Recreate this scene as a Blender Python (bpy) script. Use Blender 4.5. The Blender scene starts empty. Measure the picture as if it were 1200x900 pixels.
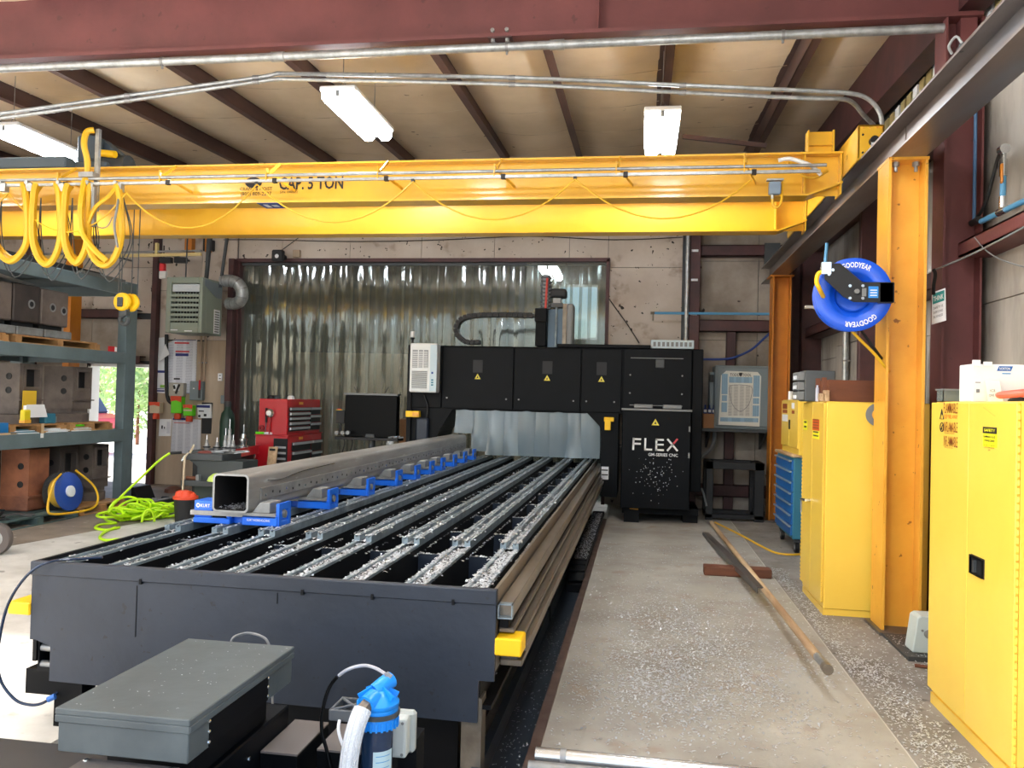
import bpy, bmesh, math, random
import numpy as np
from mathutils import Vector, Matrix, noise as mnoise

random.seed(7)
rng = np.random.default_rng(7)
SC = bpy.context.scene
COL = SC.collection

# ------------------------------------------------------------------ camera
CAM_H = 1.62
FOC = 955.0                       # focal length in pixels of a 1200 px wide frame
YAW, PITCH, ROLL = 0.1571, 0.01886, 0.02562
_cy, _sy, _cp, _sp = math.cos(YAW), math.sin(YAW), math.cos(PITCH), math.sin(PITCH)
FWD = Vector((-_sy * _cp, _cy * _cp, _sp))
_rt = Vector((_cy, _sy, 0)); _up = _rt.cross(FWD)
RGT = math.cos(ROLL) * _rt + math.sin(ROLL) * _up
UPV = -math.sin(ROLL) * _rt + math.cos(ROLL) * _up
cd = bpy.data.cameras.new('camera'); cam = bpy.data.objects.new('camera', cd); COL.objects.link(cam)
cd.sensor_width = 36; cd.lens = FOC / 1200 * 36; cd.clip_start = 0.05; cd.clip_end = 500
m = Matrix((RGT, UPV, -FWD)).transposed().to_4x4(); m.translation = Vector((0, 0, CAM_H))
cam.matrix_world = m
SC.camera = cam

# ------------------------------------------------------------------ sky, sun, exposure
SC.view_settings.view_transform = 'Standard'; SC.view_settings.look = 'None'
SC.view_settings.exposure = 0.55; SC.view_settings.gamma = 1.0
w = bpy.data.worlds.new('sky'); SC.world = w; w.use_nodes = True
wn = w.node_tree; wn.nodes.clear()
wo = wn.nodes.new('ShaderNodeOutputWorld'); wb = wn.nodes.new('ShaderNodeBackground')
sky = wn.nodes.new('ShaderNodeTexSky'); sky.sky_type = 'NISHITA'; sky.sun_disc = False
sky.sun_elevation = math.radians(40); sky.sun_rotation = math.radians(250); sky.dust_density = 3.0
wb.inputs['Strength'].default_value = 0.45
wn.links.new(sky.outputs[0], wb.inputs[0]); wn.links.new(wb.outputs[0], wo.inputs[0])
sd = bpy.data.lights.new('sun', 'SUN'); sun = bpy.data.objects.new('sun', sd); COL.objects.link(sun)
sd.energy = 14.0; sd.angle = math.radians(2.5); sd.color = (1, .96, .9)
sun.rotation_euler = Vector((0.87, -0.10, -0.42)).to_track_quat('-Z', 'Y').to_euler()
LAMP_E = 40.0                     # emission of the tube-lamp lenses

# ------------------------------------------------------------------ helpers
def at(u, v, X=None, Y=None, Z=None):
    """the point of the plane X=, Y= or Z= that stands at this place of the frame"""
    d = FWD + (u - 600) / FOC * RGT - (v - 450) / FOC * UPV
    o = Vector((0, 0, CAM_H))
    t = X / d.x if X is not None else Y / d.y if Y is not None else (Z - CAM_H) / d.z
    return o + d * t

def lin(c):
    return tuple(((x / 255) / 12.92 if x / 255 <= .04045 else ((x / 255 + .055) / 1.055) ** 2.4) for x in c) + (1,)

def mat(name, col, rough=.5, metal=0.0, col2=None, scale=6., thr=(.35, .65), stretch=(1, 1, 1), spots=None,
        bump=0.0, bscale=40., emit=None, coat=0.0, alpha=None, spec=None):
    M_ = bpy.data.materials.new(name); M_.use_nodes = True
    nt = M_.node_tree; b = nt.nodes['Principled BSDF']
    b.inputs['Roughness'].default_value = rough; b.inputs['Metallic'].default_value = metal
    if spec is not None: b.inputs['Specular IOR Level'].default_value = spec
    b.inputs['Base Color'].default_value = lin(col)
    if coat: b.inputs['Coat Weight'].default_value = coat; b.inputs['Coat Roughness'].default_value = .12
    tc = nt.nodes.new('ShaderNodeTexCoord'); mp = nt.nodes.new('ShaderNodeMapping')
    mp.inputs['Scale'].default_value = stretch; nt.links.new(tc.outputs['Object'], mp.inputs['Vector'])
    cur = None
    def layer(base, c, tex_out, lo, hi):
        r = nt.nodes.new('ShaderNodeMapRange'); r.inputs[1].default_value = lo; r.inputs[2].default_value = hi
        nt.links.new(tex_out, r.inputs[0])
        mx = nt.nodes.new('ShaderNodeMix'); mx.data_type = 'RGBA'
        if base is None: mx.inputs['A'].default_value = lin(col)
        else: nt.links.new(base, mx.inputs['A'])
        mx.inputs['B'].default_value = lin(c); nt.links.new(r.outputs[0], mx.inputs['Factor'])
        return mx.outputs['Result']
    if col2 is not None:
        n = nt.nodes.new('ShaderNodeTexNoise'); n.inputs['Scale'].default_value = scale; n.inputs['Detail'].default_value = 7
        n.inputs['Roughness'].default_value = .6
        nt.links.new(mp.outputs[0], n.inputs['Vector']); cur = layer(cur, col2, n.outputs['Fac'], *thr)
    for s in (spots or []):
        n = nt.nodes.new('ShaderNodeTexNoise'); n.inputs['Scale'].default_value = s[1]; n.inputs['Detail'].default_value = 3
        nt.links.new(mp.outputs[0] if len(s) < 5 else tc.outputs['Object'], n.inputs['Vector']); cur = layer(cur, s[0], n.outputs['Fac'], s[2], s[3])
    if cur is not None: nt.links.new(cur, b.inputs['Base Color'])
    if bump:
        n = nt.nodes.new('ShaderNodeTexNoise'); n.inputs['Scale'].default_value = bscale; n.inputs['Detail'].default_value = 4
        nt.links.new(mp.outputs[0], n.inputs['Vector'])
        bp = nt.nodes.new('ShaderNodeBump'); bp.inputs['Strength'].default_value = bump; bp.inputs['Distance'].default_value = .02
        nt.links.new(n.outputs['Fac'], bp.inputs['Height']); nt.links.new(bp.outputs[0], b.inputs['Normal'])
    if emit:
        b.inputs['Emission Color'].default_value = lin(emit[0]); b.inputs['Emission Strength'].default_value = emit[1]
    return M_

def print_mat(name, paper, ink, rows=60., axis=2, rough=.6, cols=6.):
    """paper with illegibly fine lines of print in columns"""
    M_ = mat(name, paper, rough); nt = M_.node_tree; b = nt.nodes['Principled BSDF']
    tc = nt.nodes.new('ShaderNodeTexCoord'); sp = nt.nodes.new('ShaderNodeSeparateXYZ'); nt.links.new(tc.outputs['Generated'], sp.inputs[0])
    def sn(out, f):
        a = nt.nodes.new('ShaderNodeMath'); a.operation = 'MULTIPLY'; a.inputs[1].default_value = f * 6.283; nt.links.new(out, a.inputs[0])
        s = nt.nodes.new('ShaderNodeMath'); s.operation = 'SINE'; nt.links.new(a.outputs[0], s.inputs[0])
        g = nt.nodes.new('ShaderNodeMath'); g.operation = 'GREATER_THAN'; g.inputs[1].default_value = -.55 if f == cols else .1
        nt.links.new(s.outputs[0], g.inputs[0]); return g.outputs[0]
    p = nt.nodes.new('ShaderNodeMath'); p.operation = 'MULTIPLY'
    nt.links.new(sn(sp.outputs[2], rows), p.inputs[0]); nt.links.new(sn(sp.outputs[0], cols), p.inputs[1])
    n = nt.nodes.new('ShaderNodeTexNoise'); n.inputs['Scale'].default_value = 30; nt.links.new(tc.outputs['Generated'], n.inputs['Vector'])
    q = nt.nodes.new('ShaderNodeMath'); q.operation = 'MULTIPLY'; nt.links.new(p.outputs[0], q.inputs[0]); nt.links.new(n.outputs['Fac'], q.inputs[1])
    mx = nt.nodes.new('ShaderNodeMix'); mx.data_type = 'RGBA'; mx.inputs['A'].default_value = lin(paper); mx.inputs['B'].default_value = lin(ink)
    nt.links.new(q.outputs[0], mx.inputs['Factor']); nt.links.new(mx.outputs['Result'], b.inputs['Base Color'])
    return M_

def smooth(pts, n=6, closed=False):
    P = [Vector(p) for p in pts]; out = []
    N = len(P)
    for i in range(N if closed else N - 1):
        p0 = P[(i - 1) % N] if closed or i > 0 else P[0]; p1 = P[i]; p2 = P[(i + 1) % N]
        p3 = P[(i + 2) % N] if closed or i + 2 < N else P[-1]
        for k in range(n):
            t = k / n
            out.append(.5 * ((2 * p1) + (p2 - p0) * t + (2 * p0 - 5 * p1 + 4 * p2 - p3) * t * t + (3 * p1 - p0 - 3 * p2 + p3) * t ** 3))
    if not closed: out.append(P[-1])
    return out

class MB:
    def __init__(s): s.v = []; s.f = []; s.m = []; s.sm = []
    def add(s, vs, fs, mi=0, sm=False):
        o = len(s.v); s.v += [tuple(v) for v in vs]
        for f in fs: s.f.append(tuple(o + i for i in f)); s.m.append(mi); s.sm.append(sm)
        return s
    def box(s, x0, x1, y0, y1, z0, z1, mi=0):
        x0, x1 = min(x0, x1), max(x0, x1); y0, y1 = min(y0, y1), max(y0, y1); z0, z1 = min(z0, z1), max(z0, z1)
        return s.add([(x0, y0, z0), (x1, y0, z0), (x1, y1, z0), (x0, y1, z0), (x0, y0, z1), (x1, y0, z1), (x1, y1, z1), (x0, y1, z1)],
                     [(0, 3, 2, 1), (4, 5, 6, 7), (0, 1, 5, 4), (1, 2, 6, 5), (2, 3, 7, 6), (3, 0, 4, 7)], mi)
    def obox(s, c, size, ax=(1, 0, 0), az=(0, 0, 1), mi=0):
        ax = Vector(ax).normalized(); az = Vector(az); ay = az.cross(ax).normalized(); az = ax.cross(ay)
        c = Vector(c); h = [x / 2 for x in size]
        vs = [c + ax * (sx * h[0]) + ay * (sy * h[1]) + az * (sz * h[2]) for sz in (-1, 1) for sx, sy in ((-1, -1), (1, -1), (1, 1), (-1, 1))]
        return s.add(vs, [(0, 3, 2, 1), (4, 5, 6, 7), (0, 1, 5, 4), (1, 2, 6, 5), (2, 3, 7, 6), (3, 0, 4, 7)], mi)
    def bar(s, p, q, wd, ht, up=(0, 0, 1), mi=0):
        p, q = Vector(p), Vector(q); d = q - p
        return s.obox((p + q) / 2, (d.length, wd, ht), d, up, mi)
    def cyl(s, p, q, r, r2=None, n=14, mi=0, cap=True):
        p, q = Vector(p), Vector(q); r2 = r if r2 is None else r2
        d = (q - p).normalized(); a = d.orthogonal().normalized(); b = d.cross(a)
        ring = [(a * math.cos(2 * math.pi * i / n) + b * math.sin(2 * math.pi * i / n)) for i in range(n)]
        s.add([p + e * r for e in ring] + [q + e * r2 for e in ring], [(i, (i + 1) % n, n + (i + 1) % n, n + i) for i in range(n)], mi, True)
        if cap:
            s.add([p + e * r for e in ring], [tuple(range(n - 1, -1, -1))], mi); s.add([q + e * r2 for e in ring], [tuple(range(n))], mi)
        return s
    def tube(s, pts, r, n=8, mi=0, closed=False, flat=None):
        P = [Vector(p) for p in pts]; N = len(P); vs = []; a = None
        for i in range(N):
            if closed: t = P[(i + 1) % N] - P[i - 1]
            else: t = P[min(i + 1, N - 1)] - P[max(i - 1, 0)]
            t.normalize()
            if a is None: a = t.orthogonal().normalized() if flat is None else Vector(flat[0])
            a = (a - t * a.dot(t)).normalized(); b = t.cross(a)
            ra, rb = (r, r) if flat is None else (flat[1], r)
            vs += [P[i] + a * ra * math.cos(2 * math.pi * k / n) + b * rb * math.sin(2 * math.pi * k / n) for k in range(n)]
        fs = [(i * n + k, i * n + (k + 1) % n, (i + 1) % N * n + (k + 1) % n, (i + 1) % N * n + k) for i in range(N if closed else N - 1) for k in range(n)]
        s.add(vs, fs, mi, True)
        if not closed: s.add(vs[:n], [tuple(range(n - 1, -1, -1))], mi); s.add(vs[-n:], [tuple(range(n))], mi)
        return s
    def lathe(s, c, axis, prof, n=24, mi=0):
        """prof: (radius, height along axis)"""
        c = Vector(c); d = Vector(axis).normalized(); a = d.orthogonal().normalized(); b = d.cross(a); vs = []
        for r, h in prof: vs += [c + d * h + (a * math.cos(2 * math.pi * k / n) + b * math.sin(2 * math.pi * k / n)) * r for k in range(n)]
        return s.add(vs, [(i * n + k, i * n + (k + 1) % n, (i + 1) * n + (k + 1) % n, (i + 1) * n + k) for i in range(len(prof) - 1) for k in range(n)], mi, True)
    def prism(s, poly, axis, a, b, mi=0):
        """poly of 2-D points extruded along axis 'x','y' or 'z' from a to b"""
        f = {'x': lambda p, t: (t, p[0], p[1]), 'y': lambda p, t: (p[0], t, p[1]), 'z': lambda p, t: (p[0], p[1], t)}[axis]
        n = len(poly)
        return s.add([f(p, a) for p in poly] + [f(p, b) for p in poly],
                     [tuple(range(n)), tuple(range(2 * n - 1, n - 1, -1))] + [(i, n + i, n + (i + 1) % n, (i + 1) % n) for i in range(n)], mi)
    def poly(s, pts, thick, mi=0):
        P = [Vector(p) for p in pts]; nrm = (P[1] - P[0]).cross(P[2] - P[0]).normalized() * thick; n = len(P)
        return s.add(P + [p - nrm for p in P], [tuple(range(n)), tuple(range(2 * n - 1, n - 1, -1))] + [(i, n + i, n + (i + 1) % n, (i + 1) % n) for i in range(n)], mi)
    def build(s, name, mats, parent=None, bevel=0.0, seg=1):
        if not isinstance(mats, (list, tuple)): mats = [mats]
        off = Vector((0, 0, 0)); p = parent
        while p is not None: off += p.location; p = p.parent
        me = bpy.data.meshes.new(name); me.from_pydata([(v[0] - off.x, v[1] - off.y, v[2] - off.z) for v in s.v], [], s.f)
        for x in mats: me.materials.append(x)
        if len(mats) > 1: me.polygons.foreach_set('material_index', s.m)
        bm = bmesh.new(); bm.from_mesh(me); bmesh.ops.recalc_face_normals(bm, faces=bm.faces); bm.to_mesh(me); bm.free()
        if any(s.sm):
            me.polygons.foreach_set('use_smooth', s.sm); me.set_sharp_from_angle(angle=math.radians(42))
        o = bpy.data.objects.new(name, me); COL.objects.link(o)
        if parent is not None: o.parent = parent
        if bevel:
            b = o.modifiers.new('edge', 'BEVEL'); b.width = bevel; b.segments = seg; b.limit_method = 'ANGLE'; b.angle_limit = math.radians(50)
        return o

def box(x0, x1, y0, y1, z0, z1, mi=0): return MB().box(x0, x1, y0, y1, z0, z1, mi)

def tag(o, label, cat, group=None, kind=None):
    o['label'] = label; o['category'] = cat
    if group: o['group'] = group
    if kind: o['kind'] = kind
    return o

def thing(name, label, cat, loc=(0, 0, 0), group=None):
    o = bpy.data.objects.new(name, None); o.empty_display_size = .1; COL.objects.link(o); o.location = loc
    return tag(o, label, cat, group)

def struct(o):
    o['kind'] = 'structure'; return o

def copy_tree(o, parent=None):
    c = o.copy(); COL.objects.link(c); c.parent = parent
    for ch in list(o.children): copy_tree(ch, c)
    return c

def dup(o, delta, label, group=None):
    c = copy_tree(o); c.location = o.location + Vector(delta); c['label'] = label
    if group: c['group'] = group
    return c

_glyphs = {}
def text_mesh(s, bold=0.0):
    k = (s, bold)
    if k not in _glyphs:
        cu = bpy.data.curves.new('lettering', 'FONT'); cu.body = s; cu.size = 1; cu.resolution_u = 2; cu.fill_mode = 'FRONT'
        cu.offset = bold
        ob = bpy.data.objects.new('lettering', cu); me = bpy.data.meshes.new_from_object(ob)
        _glyphs[k] = ([v.co.copy() for v in me.vertices], [tuple(p.vertices) for p in me.polygons])
        bpy.data.meshes.remove(me); bpy.data.objects.remove(ob); bpy.data.curves.remove(cu)
    return _glyphs[k]

def lettering(s, origin, right, up, height, material, parent, width=None, bold=0.0, name='lettering', warp=None, centre=False):
    vs, fs = text_mesh(s, bold)
    if not vs: return None
    x0 = min(v.x for v in vs); x1 = max(v.x for v in vs); cap = .7
    sy = height / cap; sx = sy if width is None else width / (x1 - x0)
    r = Vector(right).normalized(); u = Vector(up).normalized(); o = Vector(origin)
    xo = x0 if not centre else (x0 + x1) / 2
    out = [warp((v.x - xo) * sx, v.y * sy) if warp else o + r * ((v.x - xo) * sx) + u * (v.y * sy) for v in vs]
    return MB().add(out, fs).build(name, material, parent)
# ------------------------------------------------------------------ materials
WHITE = mat('white_paint', (228, 228, 226), .5)
BLACK = mat('black_rubber', (20, 20, 22), .55)
BLACKGLOSS = mat('black_gloss', (4, 5, 6), .45, spec=.12)
MACH = mat('machine_black', (11, 13, 17), .45, col2=(8, 10, 13), scale=3, spec=.12)
MACHFRONT = mat('machine_front', (37, 46, 60), .5, col2=(30, 38, 50), scale=2.2, bump=.12, bscale=18, spots=[((28, 31, 37), 26, .68, .72)])
MACHDARK = mat('machine_interior', (12, 13, 16), .6, spec=.2)
MACHGREY = mat('machine_grey_lid', (82, 91, 94), .4, col2=(70, 78, 81), scale=5, bump=.1, bscale=9)
STEEL = mat('bare_steel', (158, 159, 158), .38, .35, col2=(124, 124, 122), scale=5)
MILL = mat('mill_scale_steel', (104, 100, 97), .42, .35, col2=(70, 64, 62), scale=4, stretch=(1, .3, 1))
RUNWAYM = mat('runway_steel', (140, 130, 124), .36, .4, col2=(104, 90, 84), scale=2.5, stretch=(1, .25, 1), spots=[((120, 128, 138), 1.6, .5, .7)])
RAILM = mat('rail_steel', (150, 166, 174), .3, .4, col2=(118, 130, 138), scale=9)
BRASSY = mat('tarnished_steel', (138, 128, 114), .34, .45, col2=(106, 96, 84), scale=6, stretch=(1, .2, 1))
GALV = mat('galvanised_pipe', (182, 186, 187), .34, .5, col2=(150, 153, 152), scale=14)
CHROME = mat('chrome', (215, 218, 220), .16, .95)
CHIPM = mat('metal_chips', (206, 210, 214), .34, .45)
REDOX = mat('red_oxide_steel', (110, 60, 59), .55, col2=(93, 50, 50), scale=1.6, bump=.05, spots=[((84, 46, 46), 9, .66, .72)])
PURL = mat('purlin_steel', (96, 70, 64), .5, .1, col2=(70, 52, 50), scale=3, stretch=(1, .3, 1))
DARKRED = mat('dark_red_steel', (84, 48, 48), .55, col2=(62, 38, 38), scale=3)
YEL = mat('crane_yellow', (236, 184, 48), .34, col2=(228, 174, 42), scale=2, coat=.5)
ORYEL = mat('column_yellow', (240, 178, 64), .42, col2=(226, 158, 50), scale=2.2, coat=.2, spots=[((150, 96, 30), 16, .69, .73)])
ORANGE = mat('column_orange', (204, 128, 32), .45, col2=(186, 110, 24), scale=2.5)
CABY = mat('cabinet_yellow', (250, 212, 86), .36, col2=(246, 204, 76), scale=1.4, coat=.25)
BUMPY = mat('bumper_yellow', (250, 196, 10), .45)
CABLEY = mat('cable_yellow', (226, 176, 34), .45)
BLUE = mat('vise_blue', (20, 104, 222), .38, coat=.2)
REELB = mat('reel_blue', (12, 82, 208), .34, coat=.3)
FILTB = mat('filter_blue', (22, 140, 232), .35)
PIPEB = mat('pipe_blue', (92, 160, 205), .4)
DKBLUE = mat('dark_blue', (38, 66, 140), .5)
TEAL = mat('tool_cabinet_blue', (30, 98, 168), .4)
TEALS = mat('tool_cabinet_teal', (52, 118, 142), .45)
RED = mat('tool_chest_red', (190, 24, 36), .34, coat=.3)
REDB = mat('sign_red', (206, 36, 44), .5)
RACK = mat('rack_grey', (108, 124, 128), .5, col2=(96, 111, 115), scale=3)
GREYB = mat('grey_enclosure', (122, 134, 138), .45)
HEATM = mat('heater_green_grey', (140, 150, 136), .42)
DKGREY = mat('dark_grey_paint', (62, 66, 68), .5)
MIDGREY = mat('mid_grey', (122, 124, 124), .5)
CASTM = mat('casting_grey', (118, 106, 98), .6, col2=(88, 78, 72), scale=3.5, bump=.15)
CASTR = mat('casting_rust', (176, 110, 76), .65, col2=(126, 78, 58), scale=3)
WOOD = mat('pallet_wood', (196, 150, 96), .7, col2=(156, 112, 68), scale=5, stretch=(.25, 1, 1))
WOODT = mat('teal_stained_wood', (84, 106, 104), .7, col2=(66, 82, 80), scale=5)
WOODD = mat('reddish_wood', (120, 70, 44), .6, col2=(88, 50, 32), scale=7, stretch=(.2, 1, 1))
WOODP = mat('pale_pole_wood', (216, 188, 150), .6, col2=(160, 128, 94), scale=9, stretch=(1, .1, 1))
CARD = mat('cardboard', (176, 130, 92), .8)
PAPER = mat('paper', (232, 234, 236), .7)
STICKY = mat('sticker_yellow', (244, 240, 30), .5)
ORINK = mat('orange_ink', (216, 92, 20), .6)
INK = mat('black_ink', (26, 24, 26), .6)
REDINK = mat('red_brown_ink', (150, 74, 30), .6)
LIME = mat('lime_hose', (190, 236, 20), .4)
GREENB = mat('dark_green', (28, 60, 44), .4)
LIMEPK = mat('lime_pack', (110, 222, 30), .5)
ORPK = mat('orange_red_plastic', (226, 76, 40), .5)
CREAMPK = mat('cream_pack', (214, 196, 166), .6)
GLASSY = mat('clear_film', (200, 210, 215), .1)
WALLP = mat('whitewashed_plywood', (203, 192, 180), .75, col2=(186, 172, 158), scale=1.6, bump=.12, bscale=12,
            spots=[((44, 38, 34), 13, .68, .70), ((150, 130, 112), 3.2, .6, .75)])
WALLB = mat('beige_board', (188, 170, 148), .7, col2=(164, 146, 124), scale=1.2, bump=.08, stretch=(3, 3, .5))
WALLI = mat('stained_board', (176, 166, 154), .75, col2=(128, 116, 104), scale=1.3, bump=.1, spots=[((52, 42, 38), 6, .70, .74)])
WALLR = mat('grey_stained_board', (184, 179, 170), .75, col2=(100, 91, 84), scale=1.4, stretch=(1, 1, .3), bump=.12,
            spots=[((58, 48, 44), 7, .70, .74)])
INSUL = mat('roof_insulation', (226, 209, 184), .6, col2=(212, 193, 166), scale=1.3, bump=.25, bscale=3.5, stretch=(1, 1, 1),
            spots=[((96, 76, 58), 5, .72, .76)])
SLABW = mat('walkway_concrete', (172, 169, 160), .7, col2=(145, 140, 131), scale=1.5, bump=.1, bscale=60,
            spots=[((112, 104, 96), 22, .67, .74), ((150, 138, 124), 4, .56, .72)])
SLABS = mat('side_concrete', (150, 145, 138), .75, col2=(120, 114, 107), scale=2.4, bump=.15, bscale=60,
            spots=[((94, 86, 80), 14, .62, .72)])
SLABL = mat('left_concrete', (206, 203, 196), .65, col2=(176, 172, 164), scale=2.0, bump=.08, bscale=40, spots=[((140, 134, 126), 7, .63, .74)])
SLABD = mat('stained_concrete', (140, 126, 112), .6, col2=(106, 94, 82), scale=2.2, bump=.08, spots=[((180, 170, 158), 9, .66, .72)])
GRASS = mat('grass', (116, 150, 70), .9, col2=(90, 128, 60), scale=3)
LEAFM = mat('leaves', (176, 200, 140), .7, col2=(130, 164, 96), scale=6)
DRIVE = mat('drive_concrete', (232, 229, 222), .8)

# ------------------------------------------------------------------ structure
LX0, RXW, BY = -12.0, 2.58, 13.0          # left wall, right wall, back wall
fl = MB()
fl.box(LX0, -2.62, -3, BY + 3.5, -.3, 0)
fl.box(-2.62, -.47, -3, 1.9, -.3, 0)
fl.box(-2.62, -.47, 1.9, BY + 3.5, -.3, -.14)
fl.box(-.47, RXW + .3, -3, BY + 3.5, -.3, -.003)
floor = struct(fl.build('floor', SLABL))
box(-.43, 1.275, -3, BY, -.1, 0).build('concrete_slab', SLABW, floor)
box(1.285, RXW, -3, BY, -.1, -.001).build('concrete_slab', SLABS, floor)
p = [at(0, 642, Z=0), at(128, 619, Z=0)]
d = (p[1] - p[0]); a0 = p[0] - d * 1.2; a1 = p[0] + d * 3.2
MB().prism([(a0.x, a0.y), (a1.x, a1.y), (a1.x, BY), (LX0, BY), (LX0, a0.y)], 'z', -.02, .003).build('concrete_slab', SLABD, floor)
g = MB(); g.box(-45, LX0 - .2, -30, 60, -.35, -.05); g.box(LX0 - .2, 14, BY + 3.6, 60, -.35, -.05); g.box(LX0 - .2, 14, -30, -3, -.35, -.05)
ground = struct(g.build('ground', DRIVE))

# back wall: left bay with doorway, curtain opening, right bay
DX0, DX1, DZ = -9.55, -8.30, 2.06
wb_ = MB()
wb_.box(LX0, DX0, BY, BY + .14, 0, 5.9); wb_.box(DX0, DX1, BY, BY + .14, DZ, 5.9); wb_.box(DX1, -6.84, BY, BY + .14, 0, 5.9)
wb_.box(-6.84, -.57, BY, BY + .14, 3.88, 5.9); wb_.box(-.57, RXW + .2, BY, BY + .14, 0, 5.9)
wall_back = struct(wb_.build('wall_back', DKGREY))
def panel(x0, x1, z0, z1, m_, y=BY, t=.03, parent=wall_back, name='wall_board'):
    return box(x0 + .004, x1 - .004, y - t, y, z0 + .004, z1 - .004).build(name, m_, parent)
xs = [-6.84, -6.05, -4.85, -3.62, -2.4, -1.18, -.56]
for i in range(6): panel(xs[i], xs[i + 1], 3.89, 4.75, WALLP); panel(xs[i], xs[i + 1], 4.75, 5.85, WALLP)
panel(-.56, .6, 3.75, 4.75, WALLP); panel(-.56, .6, 2.5, 3.75, WALLP); panel(-.56, .6, .9, 2.5, WALLP); panel(-.56, .6, 0, .9, WALLI)
for z0, z1 in ((0, 1.35), (1.35, 2.62), (2.62, 3.85), (3.85, 5.8)):
    panel(.86, 1.75, z0, z1, WALLI); panel(1.75, RXW, z0, z1, WALLI)
for x0, x1 in ((-8.26, -7.75), (-7.75, -7.4), (-7.4, -6.9)):
    panel(x0, x1, 0, 2.5 if x1 > -7.3 else 2.48, WALLB)
panel(-8.26, -7.5, 2.5, 3.35, WALLP); panel(-7.5, -6.86, 2.5, 3.35, WALLP); panel(-8.26, -7.5, 3.35, 4.6, WALLP); panel(-7.5, -6.86, 3.35, 4.6, WALLP)
for x0, x1 in ((LX0, -10.7), (-10.7, -9.55), (-9.55, -8.32)):
    panel(x0, x1, 2.12, 2.85, WALLI); panel(x0, x1, 2.95, 3.75, WALLP); panel(x0, x1, 3.75, 4.7, WALLP)
panel(LX0, -10.7, 0, 2.1, WALLI); panel(-10.7, -9.62, 0, 2.1, WALLI)
# steel girts and studs of the back wall
def girt(x0, x1, y0, y1, z0, z1, m_=DARKRED, parent=wall_back, name='girt'):
    g_ = MB(); w_ = .012
    if x1 - x0 > y1 - y0:
        g_.box(x0, x1, y0, y0 + w_, z0, z1); g_.box(x0, x1, y0, y1, z1 - w_, z1); g_.box(x0, x1, y0, y1, z0, z0 + w_)
    else:
        g_.box(x0, x0 + w_, y0, y1, z0, z1); g_.box(x0, x1, y0, y1, z1 - w_, z1); g_.box(x0, x1, y0, y1, z0, z0 + w_)
    return g_.build(name, m_, parent)
girt(.86, RXW, 12.8, 12.97, 3.9, 4.07); girt(.86, RXW, 12.8, 12.97, 2.74, 2.92); girt(.86, RXW, 12.8, 12.97, .22, .4)
girt(LX0, -8.6, 12.8, 12.97, 2.85, 3.0); girt(LX0, -8.5, 12.8, 12.97, 2.07, 2.2)
def stud(x0, x1, y0, y1, z0, z1, m_=DARKRED, parent=wall_back): return box(x0, x1, y0, y1, z0, z1).build('steel_stud', m_, parent, .008)
stud(.7, .86, 12.72, 12.97, 0, 5.2); stud(1.28, 1.42, 12.82, 12.97, 0, 2.74); stud(-8.36, -8.26, 12.85, 12.97, 0, 4.4)
stud(-6.93, -6.83, 12.8, 12.97, 0, 3.88); stud(-10.75, -10.6, 12.78, 12.97, 0, 5)
# opening trim
tr = MB(); tr.box(-6.86, -.53, 12.93, 13.0, 3.84, 3.9); tr.box(-.585, -.53, 12.93, 13.16, 0, 3.88); tr.box(-6.86, -6.8, 12.95, 13.16, 0, 3.88)
struct(tr.build('trim_1', DARKRED))
door_1 = struct(MB().box(DX0, DX0 + .06, 12.9, 13.14, 0, DZ).box(DX1 - .04, DX1, 12.9, 13.14, 0, DZ).box(DX0, DX1, 12.9, 13.14, DZ - .05, DZ).build('door_1', WHITE))
# the room beyond the curtain
WX0, WX1, WZ0, WZ1 = at(655, 350, Y=16.35).x, at(702, 350, Y=16.35).x, 2.85, 3.95
rb = MB(); rb.box(-7.4, WX0, 16.3, 16.4, 0, 5.8); rb.box(WX1, .2, 16.3, 16.4, 0, 5.8); rb.box(WX0, WX1, 16.3, 16.4, 0, WZ0); rb.box(WX0, WX1, 16.3, 16.4, WZ1, 5.8); rb.box(-7.5, -7.4, 13.2, 16.3, 0, 5.8); rb.box(.2, .3, 13.2, 16.3, 0, 5.8); rb.box(-7.5, .3, 13.2, 16.4, 5.8, 5.9)
wall_beyond = struct(rb.build('wall_beyond', DKGREY))
for k in range(6):
    box(-7.2 + k * 1.0, -6.2 + k * 1.0 - .01, 16.25, 16.3, .1, 2.5).build('wall_board', WALLB, wall_beyond)

w1 = struct(MB().box(WX0, WX0 + .04, 16.28, 16.38, WZ0, WZ1).box(WX1 - .04, WX1, 16.28, 16.38, WZ0, WZ1).box(WX0, WX1, 16.28, 16.38, WZ1 - .04, WZ1).box(WX0, WX1, 16.28, 16.38, WZ0, WZ0 + .04).build('window_1', WHITE))
# right wall with boards, girts
wall_right = struct(box(RXW + .05, RXW + .2, 1.5, BY + .2, 0, 5.9).build('wall_right', DKGREY))
y = 1.5; k = 0
while y < BY:
    y1 = min(y + (1.22, .9, 1.22, 1.05)[k % 4], BY); zj = (2.44, 2.3, 2.5, 2.44)[k % 4]
    for z0, z1 in ((0, zj), (zj, 4.55)):
        box(RXW + .0 + .01 * (k % 2), RXW + .05, y + .006, y1 - .006, z0 + .004, z1 - .004).build('wall_board', WALLR, wall_right)
    y = y1; k += 1
SKYP = mat('translucent_panel', (236, 214, 150), .4); 
_b = SKYP.node_tree.nodes['Principled BSDF']; _b.inputs['Transmission Weight'].default_value = .6; _b.inputs['IOR'].default_value = 1.05
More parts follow.
